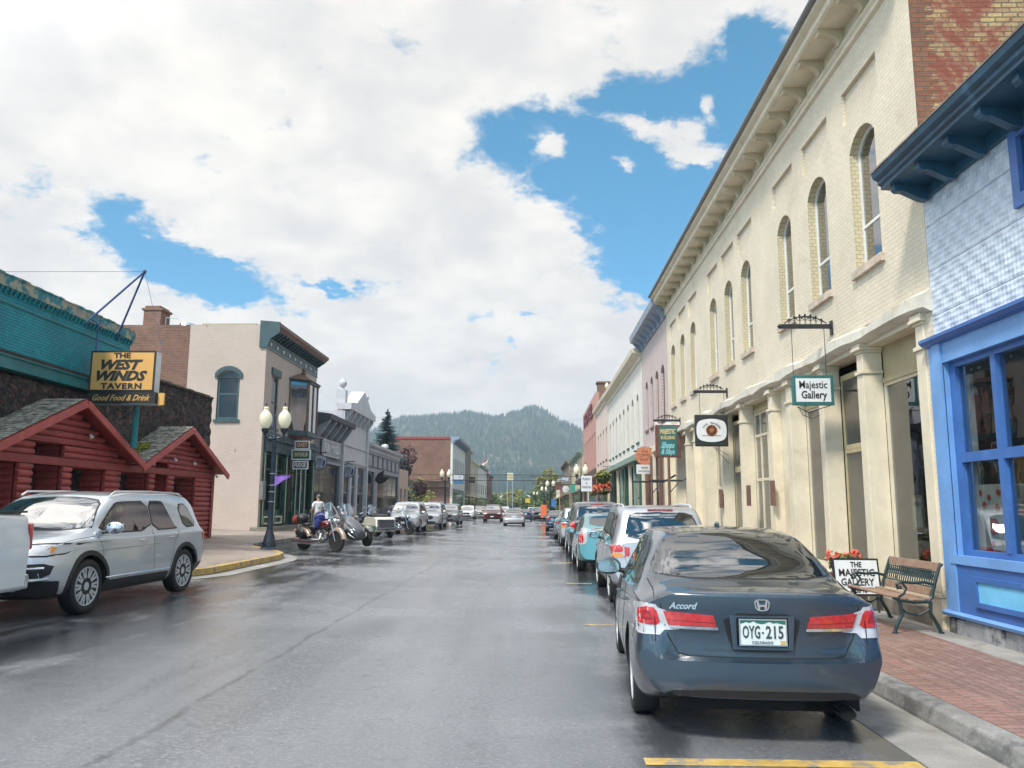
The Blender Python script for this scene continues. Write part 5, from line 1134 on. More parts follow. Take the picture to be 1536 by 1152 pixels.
for x_ in (4.58, 5.25): mb = MB(); mb.tube([(x_, yy, 4.85), (x_, yy, 4.25)], .007, 5); mb.build('chain', M_iron, s2)
mb = MB(); mb.box(4.42, 5.33, yy - .03, yy + .03, 3.36, 4.24); mb.build('board', M_ink, s2, bevel=.03)
pl = []; cx_, cz_ = 4.875, 3.80
for i in range(48):
    a = 2 * math.pi * i / 48; ca, sa = math.cos(a), math.sin(a); p_ = 6; q = (abs(ca) ** p_ + abs(sa) ** p_) ** (-1 / p_); pl.append((cx_ + .41 * q * ca * (1 - .06 * abs(math.sin(2 * a)) ** 4), cz_ + (.27 + .05 * abs(sa) ** 3) * q * sa * (1 - .05 * abs(math.sin(2 * a)) ** 4)))
mb = MB(); mb.prism(pl, FW(yy), -.04, -.031); mb.build('plaque', M_paper, s2)
M_cop = mat('copper_paint', (.45, .20, .09), .5, var=.15)
mb = MB(); mb.lathe([(.135, yy - .048), (.135, yy - .041), (.16, yy - .041), (.16, yy - .048)], (cx_, 0, cz_ + .0), 24, 'y')
for i in range(10): a = i * math.pi / 5; mb.tube([(cx_ + .03 * math.cos(a), yy - .045, cz_ + .03 * math.sin(a)), (cx_ + .13 * math.cos(a), yy - .045, cz_ + .13 * math.sin(a))], .012, 5)
mb.ball((cx_, yy - .045, cz_), .035, 10, 6, (1, .3, 1)); mb.box(cx_ - .26, cx_ + .26, yy - .048, yy - .041, cz_ - .15, cz_ - .135); mb.build('emblem', M_cop, s2)
for i, ch in enumerate('THE WAGON'):
    a = R(155 - i * 16.5); 
    if ch != ' ':
        tx = MB(); add_text(tx, ch, frame_mat((cx_ + .235 * math.cos(a), yy - .043, cz_ + .20 * math.sin(a)), (math.sin(a), 0, -math.cos(a)), (math.cos(a), 0, math.sin(a))), size=.075, bold=.002); tx.build('letter', M_ink, s2)
mb = MB(); mb.tube([(4.95, yy, 3.34), (5.1, yy, 3.25), (5.33, yy, 3.12)], .007, 5); mb.tube([(4.92, yy, 3.34), (5.33, yy, 2.9)], .007, 5); mb.build('cable', M_iron, s2)
yy = 29.3
s3 = bracket_sign(yy, 4.40, 4.85, 'tall green board reading MAJESTIC BUILDING in a scrolled brown frame on a dark post')
M_rust = mat('rust_frame', (.13, .05, .035), .6, var=.3, vs=9); M_ltblue = mat('pale_blue_script', (.25, .50, .55), .5, var=.1); M_gold = mat('gold_letters', (.55, .42, .20), .45, var=.1)
mb = MB(); pts = [(4.42 + .93 * f, 4.74 + .05 * math.cos(f * 12.6)) for f in [i / 16 for i in range(17)]]; mb.prism([(4.42, 4.62)] + [(5.35, 4.62)] + pts[::-1], FW(yy), -.03, .03); mb.build('crest_board', M_paper, s3)
zq0, zq1 = zz(684, yy), zz(640, yy)
mb = MB(); mb.box(4.42, 5.34, yy - .04, yy + .04, zq0 - .06, zq1 + .06); mb.build('frame', M_rust, s3, bevel=.02); mb = MB(); mb.box(4.55, 5.2, yy - .05, yy - .041, zq0, zq1); mb.build('face', M_teal_s, s3)
lett(s3, [('MAJESTIC', 4.87, zq1 - .20, .24, .56, dict(bold=.008)), ('BUILDING', 4.87, zq1 - .42, .16, .5, dict(bold=.006))], 0, yy - .054, M_gold)
lett(s3, [('Shops', 4.87, zq1 - .70, .3, .5, dict(bold=.012, shear=.4)), ('& Stays', 4.87, zq1 - .93, .26, .5, dict(bold=.01, shear=.4))], 0, yy - .054, M_ltblue, 'script')
for (px_, py_, lbp) in ((4.4, 30.3, 'brown iron post with a scrolled arm beside the green MAJESTIC board'), (4.82, 28.9, 'nearer brown iron post under the green MAJESTIC board')):
    t_ = thing('sign_post', (px_, py_, .15), lbp, 'post'); mb = MB(); mb.tube([(px_, py_, .15), (px_, py_, zq0 - .08 if py_ < 29.5 else 3.6)], .05, 8); mb.build('shaft', M_brownt, t_); mb = MB(); mb.tube([(px_ - .7, py_, 2.65), (px_ + .45, py_, 2.65), (px_ + .9, py_, 2.9)], .035, 8); mb.tube([(px_, py_, 2.2), (px_ + .35, py_, 2.6)], .02, 6); mb.build('arm', M_iron, t_)
yy = 35.6
s4 = bracket_sign(yy, 4.45, 4.15, 'round orange-copper disc sign under a small iron bracket on the lilac building')
cz_ = zz(684, yy); mb = MB(); mb.lathe([(.40, yy - .03), (.40, yy + .03)], (4.88, 0, cz_), 28, 'y'); mb.build('disc', mat('orange_copper', (.50, .19, .10), .5, var=.2, vs=9), s4)
mb = MB(); mb.tube([(4.88, yy, cz_ + .4), (4.88, yy, 4.12)], .03, 6); mb.build('hanger', M_iron, s4)
lett(s4, [('THE', 4.88, cz_ + .18, .16, .3, {}), ('COPPER', 4.88, cz_ + .01, .16, .55, {}), ('SHOP', 4.88, cz_ - .17, .16, .38, {})], 0, yy - .034, M_rust)
s5 = thing('shop_sign', (4.9, 36.4, 3.2), 'small white board with two lines of print, hanging below the round orange sign', 'sign')
mb = MB(); mb.box(4.62, 5.33, 36.4, 36.44, zz(711, 36.4), zz(697, 36.4)); mb.build('board', M_paper, s5); lett(s5, [('INFORMATION', 4.98, zz(707, 36.4), .1, .55, {}), ('CENTER', 4.98, zz(702, 36.4), .12, .3, {})], 0, 36.395, M_ink)
s6 = thing('parking_sign', (3.9, 52, .15), 'white PUBLIC & PARKING sign on a post beside the lamp on the right walk', 'sign')
yy = 50; x0_, x1_ = sys_x(872, yy), sys_x(888, yy)
mb = MB(); mb.box(x0_, x1_, yy, yy + .03, zz(737, yy), zz(714, yy)); mb.build('board', M_paper, s6); mb = MB(); mb.tube([((x0_ + x1_) / 2 + .1, yy + .05, .15), ((x0_ + x1_) / 2 + .1, yy + .05, zz(716, yy))], .03, 6); mb.build('post', M_paper, s6)
lett(s6, [('PUBLIC', (x0_ + x1_) / 2, zz(719, yy), .2, .5, dict(bold=.005)), ('&', (x0_ + x1_) / 2, zz(725, yy), .18, .1, dict(bold=.005)), ('PARKING', (x0_ + x1_) / 2, zz(731, yy), .2, .55, dict(bold=.005))], 0, yy - .005, mat('grey_letters', (.12, .14, .18), .6, var=0))
# small signs seen down the street (flat boards on brackets / posts)
def blade(name, u0, u1, v0, v1, y, m, label, text=None, mt=None, wall=None, post=False, rnd=False):
    x0_, x1_ = sys_x(u0, y), sys_x(u1, y); z0_, z1_ = zz(v1, y), zz(v0, y); r_ = thing(name, ((x0_ + x1_) / 2, y, z0_), label, 'sign')
    mb = MB()
    if rnd: mb.lathe([((x1_ - x0_) / 2, y - .03), ((x1_ - x0_) / 2, y + .03)], ((x0_ + x1_) / 2, 0, (z0_ + z1_) / 2), 24, 'y')
    else: mb.box(x0_, x1_, y - .03, y + .03, z0_, z1_)
    mb.build('board', m, r_)
    if text:
        for k, s in enumerate(text): lett(r_, [(s, (x0_ + x1_) / 2, z1_ - (z1_ - z0_) * (k + .5) / len(text), (z1_ - z0_) / len(text) * .85, (x1_ - x0_) * .78, dict(bold=.01))], 0, y - .034, mt or M_ink)
    if wall is not None:
        mb = MB(); xe = x1_ if wall > 0 else x0_; mb.tube([(xe - wall * (x1_ - x0_), y, z1_ + .04), (wall, y, z1_ + .04)], .03, 6); mb.build('bracket', M_iron, r_)
    if post: mb = MB(); mb.tube([((x0_ + x1_) / 2, y + .06, .1), ((x0_ + x1_) / 2, y + .06, z1_)], .04, 6); mb.build('post', M_iron, r_)
    return r_
blade('shop_sign', 843, 854, 716, 723, 88, M_slate, 'small slate blue and white sign left of the green pennant, far right row', ['SHOP'], M_paper, 5.2)
blade('shop_sign', 844, 854, 728, 740, 89, M_paper, 'round white clock-like sign in the far right row', None, None, 5.2, rnd=True)
blade('shop_sign', 856, 863, 727, 737, 84, mat('jade_paint', (.03, .30, .20), .5), 'jade green pennant board in the far right row', None, None, 5.2)
blade('shop_sign', 833, 842, 724, 735, 110, M_rust, 'rust red sign near the end of the right row', None, None, 5.0)
blade('shop_sign', 826, 834, 748, 760, 110, mat('shop_blue', (.05, .16, .38), .5), 'blue board standing on the far right walk', None, None, None, True)
blade('work_sign', 812, 820.5, 757, 776, 92, mat('safety_orange', (.75, .16, .04), .5), 'orange board standing at the kerb beyond the parked cars', None, None, None, True)
blade('street_sign', 789, 796, 748, 754, 160, mat('sign_yellow', (.60, .42, .03), .5), 'yellow sign by the end of the street', None, None, None, True)
blade('shop_sign', 682, 696, 714, 720, 76, M_paper, 'white sign under a blue awning by the left twin-globe lamp', ['CAFE'], M_slate, -11.9)
blade('shop_sign', 682, 696, 722, 727, 76, mat('shop_blue2', (.04, .15, .27), .5), 'blue strip sign hung below the white one on the left row', None, None, -11.9)
blade('shop_sign', 705, 714, 717, 725, 140, M_ink, 'dark sign with gold letters over the left row walk', ['INN'], M_gold, -11.9)
# tall sign on two legs at the end of the street
t_ = thing('tall_sign', (-10, 250, 0), 'tall pale sign on two legs above the trees where the street ends', 'sign')
yy = 252; mb = MB(); mb.box(sys_x(762, yy), sys_x(771, yy), yy, yy + .4, zz(722, yy), zz(710, yy)); mb.build('board', mat('cream_board', (.55, .52, .42), .5), t_)
mb = MB(); mb.box(sys_x(763.5, yy), sys_x(769.5, yy), yy - .05, yy, zz(719.5, yy), zz(712, yy)); mb.build('emblem', M_gold, t_)
for u_ in (762.5, 770): mb = MB(); mb.tube([(sys_x(u_, yy), yy + .2, 0), (sys_x(u_, yy), yy + .2, zz(722, yy))], .12, 6); mb.build('leg', M_steel, t_)
t_ = thing('overpass', (-10, 300, 0), 'pale overpass with railing crossing beyond the end of the street', 'bridge')
mb = MB(); mb.box(-40, 16, 300, 306, 4.2, 5.2); mb.build('deck', M_conc, t_); mb = MB(); mb.box(-40, 16, 299.8, 300, 5.2, 5.9); mb.build('rail', M_paper, t_)
for x_ in (-34, -22, 2, 14): mb = MB(); mb.box(x_, x_ + 1, 301, 305, -.3, 4.2); mb.build('pier', M_conc, t_)
# flags on the left row
for i, (u_, v_, y_) in enumerate(((731, 697, 185), (733, 716, 205))):
    x_ = sys_x(u_, y_); z_ = zz(v_, y_); t_ = thing('flag', (x_ - 1, y_, z_), ['red white and orange flag slanting high over the left row', 'pinkish red flag, lower of the two over the left row'][i], 'flag', 'flags on the left row')
    mb = MB(); mb.tube([(-11.8, y_, z_ - .8), (x_ + .5, y_, z_ + 1.4)], .05, 6); mb.build('pole', M_paper, t_)
    n = 8
    for k_ in range(3):
        mb = MB()
        for j in range(n + 1):
            f = j / n; 
            for q in (k_, k_ + 1): mb.v.append(Vector((x_ + .4 - f * 1.5 - q * .1, y_ + .15 * math.sin(f * 7), z_ + 1.3 - q * .45 - f * 1.0)))
        for j in range(n): mb.f.append([2 * j, 2 * j + 1, 2 * j + 3, 2 * j + 2]); mb.mi.append(0)
        mb.build('stripe', (mat('flag_red', (.42, .06, .05), .7), M_paper, mat('flag_orange', (.55, .22, .10), .7))[k_], t_)

# left projecting signs
t_ = thing('shop_sign', (-11.4, 39, 4.2), 'stack of three small boards, green between two maroon ones, projecting from the tan building', 'sign')
yy = 38.9
x0_, x1_ = sys_x(436, yy), sys_x(464.5, yy)
for (v0, v1, du0, du1, m_, s, mt) in ((663, 676, 4, -2, M_maroon, 'CANDY', M_gold), (676.5, 692, 0, 0, M_green, 'EMPORIUM', M_gold), (693.5, 706, 2, -3, M_maroon, 'FUDGE', M_paper)):
    a, b = sys_x(436 + du0, yy), sys_x(465 + du1, yy); mb = MB(); mb.box(a, b, yy, yy + .06, zz(v1, yy), zz(v0, yy)); bd = mb.build('board', M_paper, t_)
    mb = MB(); mb.box(a + .06, b - .06, yy - .008, yy - .001, zz(v1, yy) + .06, zz(v0, yy) - .06); mb.build('face', m_, bd)
    tx = MB(); add_text(tx, s, frame_mat(((a + b) / 2, yy - .012, (zz(v0, yy) + zz(v1, yy)) / 2), (1, 0, 0)), size=.28, bold=.008, width=(b - a) * .72); tx.build('lettering', mt, bd)
mb = MB(); mb.tube([(x0_ + .5, yy + .03, .6), (x0_ + .5, yy + .03, zz(706, yy))], .02, 6); mb.build('stay', M_paper, t_)
mb = MB(); mb.box(-11.98, -11.9, yy, yy + .06, zz(707, yy), zz(664, yy)); mb.build('wall_plate', M_iron, t_)
def roundsign(u, v, r_px, y, label, xw):
    x_ = sys_x(u, y); z_ = zz(v, y); r_ = r_px / 1200 * y; t_ = thing('round_sign', (x_, y, z_), label, 'sign', 'round dark signs with white emblem')
    mb = MB(); mb.lathe([(r_, y - .04), (r_, y + .04)], (x_, 0, z_), 28, 'y'); mb.build('disc', M_navy, t_)
    mb = MB(); pts = [(x_ + r_ * .84 * math.cos(a), y - .055, z_ + r_ * .84 * math.sin(a)) for a in [2 * math.pi * i / 28 for i in range(29)]]; mb.tube(pts, r_ * .07, 6, False); mb.build('rim', M_grayl, t_)
    mb = MB()
    for s_, (w0, w1) in enumerate(((.10, .10), (.32, .22), (.54, .32))):
        for sgx in (-1, 1): mb.tube([(x_ + sgx * r_ * w1, y - .05, z_ - r_ * .55), (x_ + sgx * r_ * w0, y - .05, z_ + r_ * .35)], r_ * .055, 5)
    mb.box(x_ - r_ * .45, x_ + r_ * .45, y - .06, y - .04, z_ - r_ * .66, z_ - r_ * .52)
    for k in range(6): mb.ball((x_ + (k - 2.5) * r_ * .26, y - .05, z_ + r_ * .55 + .1 * r_ * math.cos((k - 2.5) * 1.1)), r_ * .2, 8, 6, (1, .3, 1))
    mb.build('emblem', M_grayl, t_)
    mb = MB(); mb.tube([(x_, y, z_ + r_), (x_, y, z_ + r_ + .12)], .02, 5); mb.tube([(x_ + r_ * .9, y, z_ + r_ + .12), (xw, y, z_ + r_ + .12)], .025, 6); mb.build('bracket', M_iron, t_)
roundsign(479, 695.5, 11.5, 43.8, 'round dark sign with white emblem over the dark grey shop', -12.0)
roundsign(523, 708, 11.0, 50.6, 'round dark sign with white emblem over the pale grey shop door', -12.0)
t_ = thing('shop_sign', (-11.3, 62, 4.3), 'black angular bat-winged sign projecting from the long low grey shop', 'sign'); yy = 60.6
P_ = [(sys_x(u_, yy), zz(v_, yy)) for u_, v_ in ((563, 722), (568, 712), (577, 707), (576, 716), (586, 718), (578, 725), (570, 728))]; mb = MB(); mb.prism(P_, FW(yy), -.04, .04); mb.build('board', M_ink, t_)
t_ = thing('roof_vent', (-13, 69.5, 5.9), 'small white flue on the roof of the long low grey shop', 'vent'); mb = MB(); mb.lathe([(.2, 5.2), (.2, 6.7), (.3, 6.75), (.3, 6.95), (.001, 7.05)], (-13, 69.5, 0), 12); mb.build('pipe', M_paper, t_)

# ---------------------------------------------------------------- hanging baskets and window boxes on the peach building
M_redfl = leaf_mat('red_blooms', (.30, .03, .02), (.45, .10, .05)); M_coral = leaf_mat('coral_blooms', (.55, .09, .05), (.70, .16, .09))
def blooms(root, name, c, rad, n, size, m, seed):
    rr = _r.Random(seed); mb = MB()
    for i in range(n):
        d = Vector((rr.gauss(0, 1), rr.gauss(0, 1), rr.gauss(0, 1))).normalized() * rr.uniform(.5, 1); p = Vector((c[0] + d.x * rad[0], c[1] + d.y * rad[1], c[2] + d.z * rad[2])); u = Vector((rr.gauss(0, 1), rr.gauss(0, 1), rr.gauss(0, 1))).normalized(); v = u.orthogonal().normalized(); s = size * rr.uniform(.7, 1.3)
        mb.add([p - u * s, p + v * s, p + u * s, p - v * s], [(0, 1, 2, 3)])
    mb.build(name, m, root)
for i in range(5):
    y_ = 55.0 + i * 3.1; t_ = thing('window_box', (X5 - .45, y_, 3.0), ['nearest', 'second', 'third', 'fourth', 'farthest'][i] + ' box of trailing red flowers along the peach shopfront', 'flower box', 'flower boxes along the peach shopfront')
    mb = MB(); mb.box(X5 - .6, X5 - .18, y_ - 1.2, y_ + 1.2, 2.75, 2.95); mb.build('trough', M_brownt, t_); blooms(t_, 'foliage', (X5 - .45, y_, 2.95), (.35, 1.3, .30), 200, .09, M_leaf, 60 + i); blooms(t_, 'flowers', (X5 - .48, y_, 3.1), (.38, 1.35, .34), 330, .085, M_redfl, 80 + i)
t_ = thing('hanging_basket', (4.6, 52, 4.3), 'yellow and green hanging flower basket over the walk by the green shopfront', 'basket'); x_ = sys_x(898, 52) + .3; blooms(t_, 'foliage', (x_, 52, 3.6), (.5, .5, .45), 320, .08, M_leaf, 77); blooms(t_, 'flowers', (x_, 52, 3.7), (.55, .5, .4), 160, .07, M_leafy, 78); mb = MB(); mb.tube([(x_, 52, 3.9), (x_, 52, 4.3), (X5, 52, 4.35)], .02, 5); mb.build('hanger', M_iron, t_)

# ---------------------------------------------------------------- bench, easel sign and flower pot
M_slat = mat('bench_wood', (.27, .17, .115), .55, var=.2, vs=8, local=True, bump=.2, bs=40); M_bgreen = mat('bench_iron_green', (.012, .03, .03), .4, var=.2)
bn_ = thing('park_bench', (4.95, 11.1, .15), 'slatted wooden park bench with dark green cast-iron ends against the gallery wall', 'bench')
by0, by1 = 10.55, 12.0; bx = 5.10; S = lambda x_, z_: (bx - x_, z_)
for y_ in (by0, by1):
    for nm, pts, r_ in (('leg', [(.56, 0), (.53, .1), (.46, .22), (.47, .36), (.50, .43)], .024), ('leg', [(-.02, 0), (.02, .1), (.10, .25), (.09, .40)], .024)):
        mb = MB(); mb.tube([(bx - x_, y_, .15 + z_) for x_, z_ in pts], r_, 8); mb.ball((bx - pts[0][0], y_, .165), .03, 8, 4, (1.4, 1, .5)); mb.build(nm, M_bgreen, bn_)
    mb = MB(); mb.tube([(bx - x_, y_, .15 + z_) for x_, z_ in [(.56, .44), (.48, .41), (.3, .385), (.12, .39), (.07, .45), (.02, .62), (-.05, .82), (-.08, .86)]], [.022, .024, .024, .024, .024, .022, .02, .026], 8); mb.tube([(bx - x_, y_, .15 + z_) for x_, z_ in [(.10, .30), (.25, .22), (.40, .25), (.47, .32)]], .014, 6); mb.build('end_frame', M_bgreen, bn_)
    mb = MB(); mb.tube([(bx - x_, y_, .15 + z_) for x_, z_ in [(.03, .60), (.15, .63), (.30, .62), (.44, .635), (.50, .60), (.49, .55), (.45, .56), (.46, .585)]], .019, 8); mb.tube([(bx - x_, y_, .15 + z_) for x_, z_ in [(.43, .62), (.38, .55), (.42, .48), (.50, .44)]], .016, 6); mb.build('armrest', M_bgreen, bn_)
for i in range(5):
    x_ = .53 - i * .10; z_ = .445 - .035 * math.sin(math.pi * i / 5); mb = MB(); mb.box(bx - x_ - .04, bx - x_ + .04, by0 - .02, by1 + .02, .15 + z_ - .01, .15 + z_ + .014); mb.build('seat_slat', M_slat, bn_, bevel=.006)
def bk_x(z_): return .04 - (z_ - .5) * .27
for z_, h_ in ((.50, .05), (.82, .05)):
    mb = MB(); x_ = bk_x(z_); mb.prism([(bx - x_ - .012, .15 + z_ - h_), (bx - x_ + .012, .15 + z_ - h_ - .004), (bx - bk_x(z_ + h_) + .012, .15 + z_ + h_), (bx - bk_x(z_ + h_) - .012, .15 + z_ + h_)], lambda a, z, d: (a, d, z), by0 + .02, by1 - .02); mb.build('back_rail', M_slat, bn_, bevel=.005)
mb = MB()
for z_ in (.565, .655, .755): mb.tube([(bx - bk_x(z_), by0 + .03, .15 + z_), (bx - bk_x(z_), by1 - .03, .15 + z_)], .011, 5)
for i in range(22):
    y_ = by0 + .05 + i * (by1 - by0 - .1) / 21; mb.tube([(bx - bk_x(.56), y_, .71), (bx - bk_x(.76), y_ + .0, .91)], .009, 5)
    if i < 21: mb.tube([(bx - bk_x(.66), y_, .81), (bx - bk_x(.70), y_ + .033, .85), (bx - bk_x(.755), y_ + .066, .905)], .007, 4)
mb.build('back_lattice', M_bgreen, bn_)
ez = thing('easel_sign', (4.75, 12.9, .15), 'white board THE MAJESTIC GALLERY on a black stand behind the bench', 'sign')
yy = 12.6; x0_, x1_ = 4.60, 5.24
Tm = Matrix.Translation((0, yy, .42)) @ Matrix.Rotation(R(-9), 4, 'X')
mb = MB(); mb.box(x0_ - .03, x1_ + .03, 0, .03, -.03, .53, Tm); mb.build('frame', M_iron, ez)
mb = MB(); mb.box(x0_, x1_, -.012, -.002, 0, .50, Tm); mb.build('board', M_paper, ez)
for s, z_, sz, wd_ in (('THE', .43, .11, .17), ('MAJESTIC', .31, .15, .54), ('GALLERY', .17, .15, .50), ('& GIFTS', .05, .10, .25)):
    tx = MB(); vs, fs = text_pts(s, size=sz, width=wd_, bold=.003); M_ = Tm @ frame_mat(((x0_ + x1_) / 2, -.016, z_), (1, 0, 0)); tx.add([M_ @ v for v in vs], fs); tx.build('lettering', M_ink, ez)
for x_ in (x0_ + .05, x1_ - .05): mb = MB(); mb.tube([(x_, yy - .05, .15), (x_, yy + .02, .45)], .014, 6); mb.build('leg', M_iron, ez)
mb = MB(); mb.tube([((x0_ + x1_) / 2, yy + .4, .15), ((x0_ + x1_) / 2, yy + .1, .85)], .014, 6); mb.build('leg', M_iron, ez)
fp = thing('flower_pot', (4.98, 13.3, .15), 'pot of coral red geraniums standing behind the white easel board', 'flower pot')
mb = MB(); mb.lathe([(.17, .15), (.22, .62), (.25, .67), (.22, .69)], (5.0, 13.3, 0), 18); mb.build('pot', M_rust, fp); blooms(fp, 'foliage', (5.0, 13.3, .83), (.28, .25, .15), 420, .035, M_leaf, 5)
rr = _r.Random(8); mb = MB()
for i in range(26):
    a = rr.uniform(0, 6.28); q = rr.uniform(.05, .34); c = Vector((5.0 + math.cos(a) * q, 13.3 + math.sin(a) * q * .8, .95 + rr.uniform(-.06, .08)))
    for k in range(9): d = Vector((rr.gauss(0, 1), rr.gauss(0, 1), rr.gauss(0, 1))).normalized() * .03; u = d.orthogonal().normalized() * .022; v = d.cross(u).normalized() * .022; mb.add([c + d - u, c + d + v, c + d + u, c + d - v], [(0, 1, 2, 3)])
mb.build('flowers', M_coral, fp)
for (y_, z_, h_) in ((17.95, 1.75, .55), (19.95, 1.75, .5), (22.9, 1.7, .5)):
    t_ = thing('notice_plate', (X5 - .07, y_, z_), ['brown notice plate on the pilaster past the gallery', 'brown notice plate two pilasters past the gallery', 'brown notice plate far along the cream pilasters'][(17.95, 19.95, 22.9).index(y_)], 'plate', 'brown plates on the cream pilasters')
    mb = MB(); mb.box(X5 - .115, X5 - .065, y_ - .12, y_ + .12, z_, z_ + h_); mb.build('plate', M_brownt, t_, bevel=.005)

# ---------------------------------------------------------------- hills and forest
CREST = [(-2600, 150), (-900, 150), (-520, 120), (-340, 150), (-296, 168), (-270, 184), (-216, 187), (-160, 192), (-136, 196), (-110, 192), (-80, 186), (-58, 191), (-30, 200), (-7, 209), (24, 200), (64, 176), (100, 156), (170, 110), (300, 60), (2400, 60)]
def hgt(x, y):
    """terrain height beyond the town: one long crest, highest where the street points, with spurs"""
    from mathutils import noise as mn
    c = CREST[-1][1]
    xs_ = x * 1600 / max(900, y) if y < 1600 else x
    for (xa, za), (xb, zb_) in zip(CREST, CREST[1:]):
        if xa <= xs_ < xb: f = (xs_ - xa) / (xb - xa); c = za + (zb_ - za) * f; break
    c -= 12
    f = math.exp(-((y - 1600) / 520) ** 2) if y < 1600 else math.exp(-((y - 1600) / 900) ** 2)
    n_ = mn.fractal(Vector((x * .006, y * .003, 0)), 1.0, 2.0, 5)
    z = c * f * (1 - .12 * (1 - f)) + n_ * 14 * min(1, max(0, (y - 450) / 300)) * (1 - .8 * f)
    return z * min(1, max(0, (y - 420) / 380)) - 2
NXH, NYH = 110, 90
mb = MB()
for j in range(NYH + 1):
    for i in range(NXH + 1):
        y_ = 420 + (3400 - 420) * (j / NYH) ** 1.25; x_ = -1500 + 2500 * i / NXH; mb.v.append(Vector((x_, y_, hgt(x_, y_))))
for j in range(NYH):
    for i in range(NXH): a = j * (NXH + 1) + i; mb.f.append([a, a + 1, a + NXH + 2, a + NXH + 1]); mb.mi.append(0)
M_hill = mat('hill_ground', (.045, .065, .045), .95, var=.4, vs=.006, dirt=((.15, .125, .09), .009, .58, .68))
tag(mb.build('hills', M_hill, smooth=60), kind='structure')
M_forest = leaf_mat('forest_green', (.010, .036, .034), (.024, .066, .052)); rr = _r.Random(12)
from mathutils import noise as mnoise
mb = MB(); cnt = 0
while cnt < 24000:
    y_ = 470 + (3100 - 470) * rr.random() ** 1.1; w_ = .38 * y_; x_ = rr.uniform(-.26 * y_ - 30, .16 * y_ + 30)
    z_ = hgt(x_, y_)
    if z_ < 1: continue
    n_ = mnoise.noise(Vector((x_ * .013, y_ * .005, 3)))
    if n_ > .42 and rr.random() < .85: continue
    h_ = rr.uniform(5, 12); r_ = h_ * .19; m_ = 5; k = len(mb.v); m_ = 5; a0 = rr.uniform(0, 1)
    for q in range(m_): a = a0 + q * 2 * math.pi / m_; e_ = r_ * rr.uniform(.8, 1.2); mb.v.append(Vector((x_ + e_ * math.cos(a), y_ + e_ * math.sin(a), z_ + h_ * .06)))
    mb.v.append(Vector((x_ + rr.uniform(-.3, .3), y_, z_ + h_)))
    for q in range(m_): mb.f.append([k + q, k + (q + 1) % m_, k + m_]); mb.mi.append(0)
    cnt += 1
def fast_build(mb, name, m):
    me = bpy.data.meshes.new(name); me.from_pydata([tuple(v) for v in mb.v], [], mb.f); me.materials.append(m); o = bpy.data.objects.new(name, me); COL.objects.link(o); return o
tag(fast_build(mb, 'forest', M_forest), 'dense conifer forest covering the hills at the end of the street', 'forest', kind='stuff')
# road-side filler ground past the buildings so that the plain reads as grass and trees
M_grass = leaf_mat('meadow', (.06, .07, .03), (.09, .10, .04))
mb = MB()
for i in range(2600):
    x_ = rr.uniform(-110, 75); y_ = rr.uniform(330, 420)
    if -12 < x_ < 6 and y_ < 330: continue
    h_ = rr.uniform(3, 8); r_ = h_ * .35; k = len(mb.v); m_ = 6
    for q in range(m_): a = q * 1.047; mb.v.append(Vector((x_ + r_ * math.cos(a) * rr.uniform(.7, 1.2), y_ + r_ * math.sin(a), h_ * .3)))
    mb.v.append(Vector((x_, y_, h_)));
    for q in range(m_): mb.f.append([k + q, k + (q + 1) % m_, k + m_]); mb.mi.append(0)
tag(fast_build(mb, 'woodland', M_forest), 'belt of dark trees at the foot of the hills', 'forest', kind='stuff')
# ---------------------------------------------------------------- vehicles
def paint(name, col, metal=.35, flake=.0, rough=.32):
    if name in MATS: return MATS[name]
    m = bpy.data.materials.new(name); m.use_nodes = True; t = NT(m.node_tree); p = pos_vec(t, True)
    b = t.new('ShaderNodeBsdfPrincipled'); o = t.new('ShaderNodeOutputMaterial'); t.nt.links.new(b.outputs[0], o.inputs[0])
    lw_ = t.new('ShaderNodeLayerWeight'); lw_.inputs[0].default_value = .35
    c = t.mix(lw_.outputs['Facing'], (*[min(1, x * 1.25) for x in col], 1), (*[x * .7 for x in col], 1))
    dots = t.ramp(t.noise(p, 95, 2, .5), .66, .72)     # rain beads
    zc = t.xyz(p)[2]; dirt_ = t.math('MULTIPLY', t.ramp(zc, .55, .15), t.ramp(t.noise(p, 5, 5, .7), .35, .7))
    c = t.mix(t.math('MULTIPLY', dirt_, .5), c, (.12, .11, .10, 1))
    t.put(b.inputs['Base Color'], c); b.inputs['Metallic'].default_value = metal
    t.put(b.inputs['Roughness'], t.math('ADD', rough, t.math('MULTIPLY', dirt_, .35))); b.inputs['Coat Weight'].default_value = 1.; 
    t.put(b.inputs['Coat Roughness'], t.math('ADD', .03, t.math('ADD', t.math('MULTIPLY', dots, .12), t.math('MULTIPLY', dirt_, .25))))
    bn = t.new('ShaderNodeBump'); bn.inputs['Strength'].default_value = .12; bn.inputs['Distance'].default_value = .002; t.put(bn.inputs['Height'], dots); t.put(b.inputs['Coat Normal'], bn.outputs[0])
    MATS[name] = m; return m
M_cglass = mat('car_glass', (.008, .011, .013), .02, spec=.9, var=0)
[n for n in M_cglass.node_tree.nodes if n.type == 'BSDF_PRINCIPLED'][0].inputs['IOR'].default_value = 2.05; M_black = mat('black_plastic', (.012, .012, .014), .45, var=.15, local=True); M_tyre = mat('tyre_rubber', (.014, .014, .014), .7, var=.25, vs=20, local=True, bump=.2, bs=60)
M_chrome = mat('chrome', (.72, .73, .75), .12, metal=1., var=0); M_alloy = mat('alloy', (.52, .53, .55), .36, metal=.2, var=.06, local=True); M_alloyd = mat('dark_alloy', (.10, .10, .11), .4, metal=.6, var=.1, local=True)
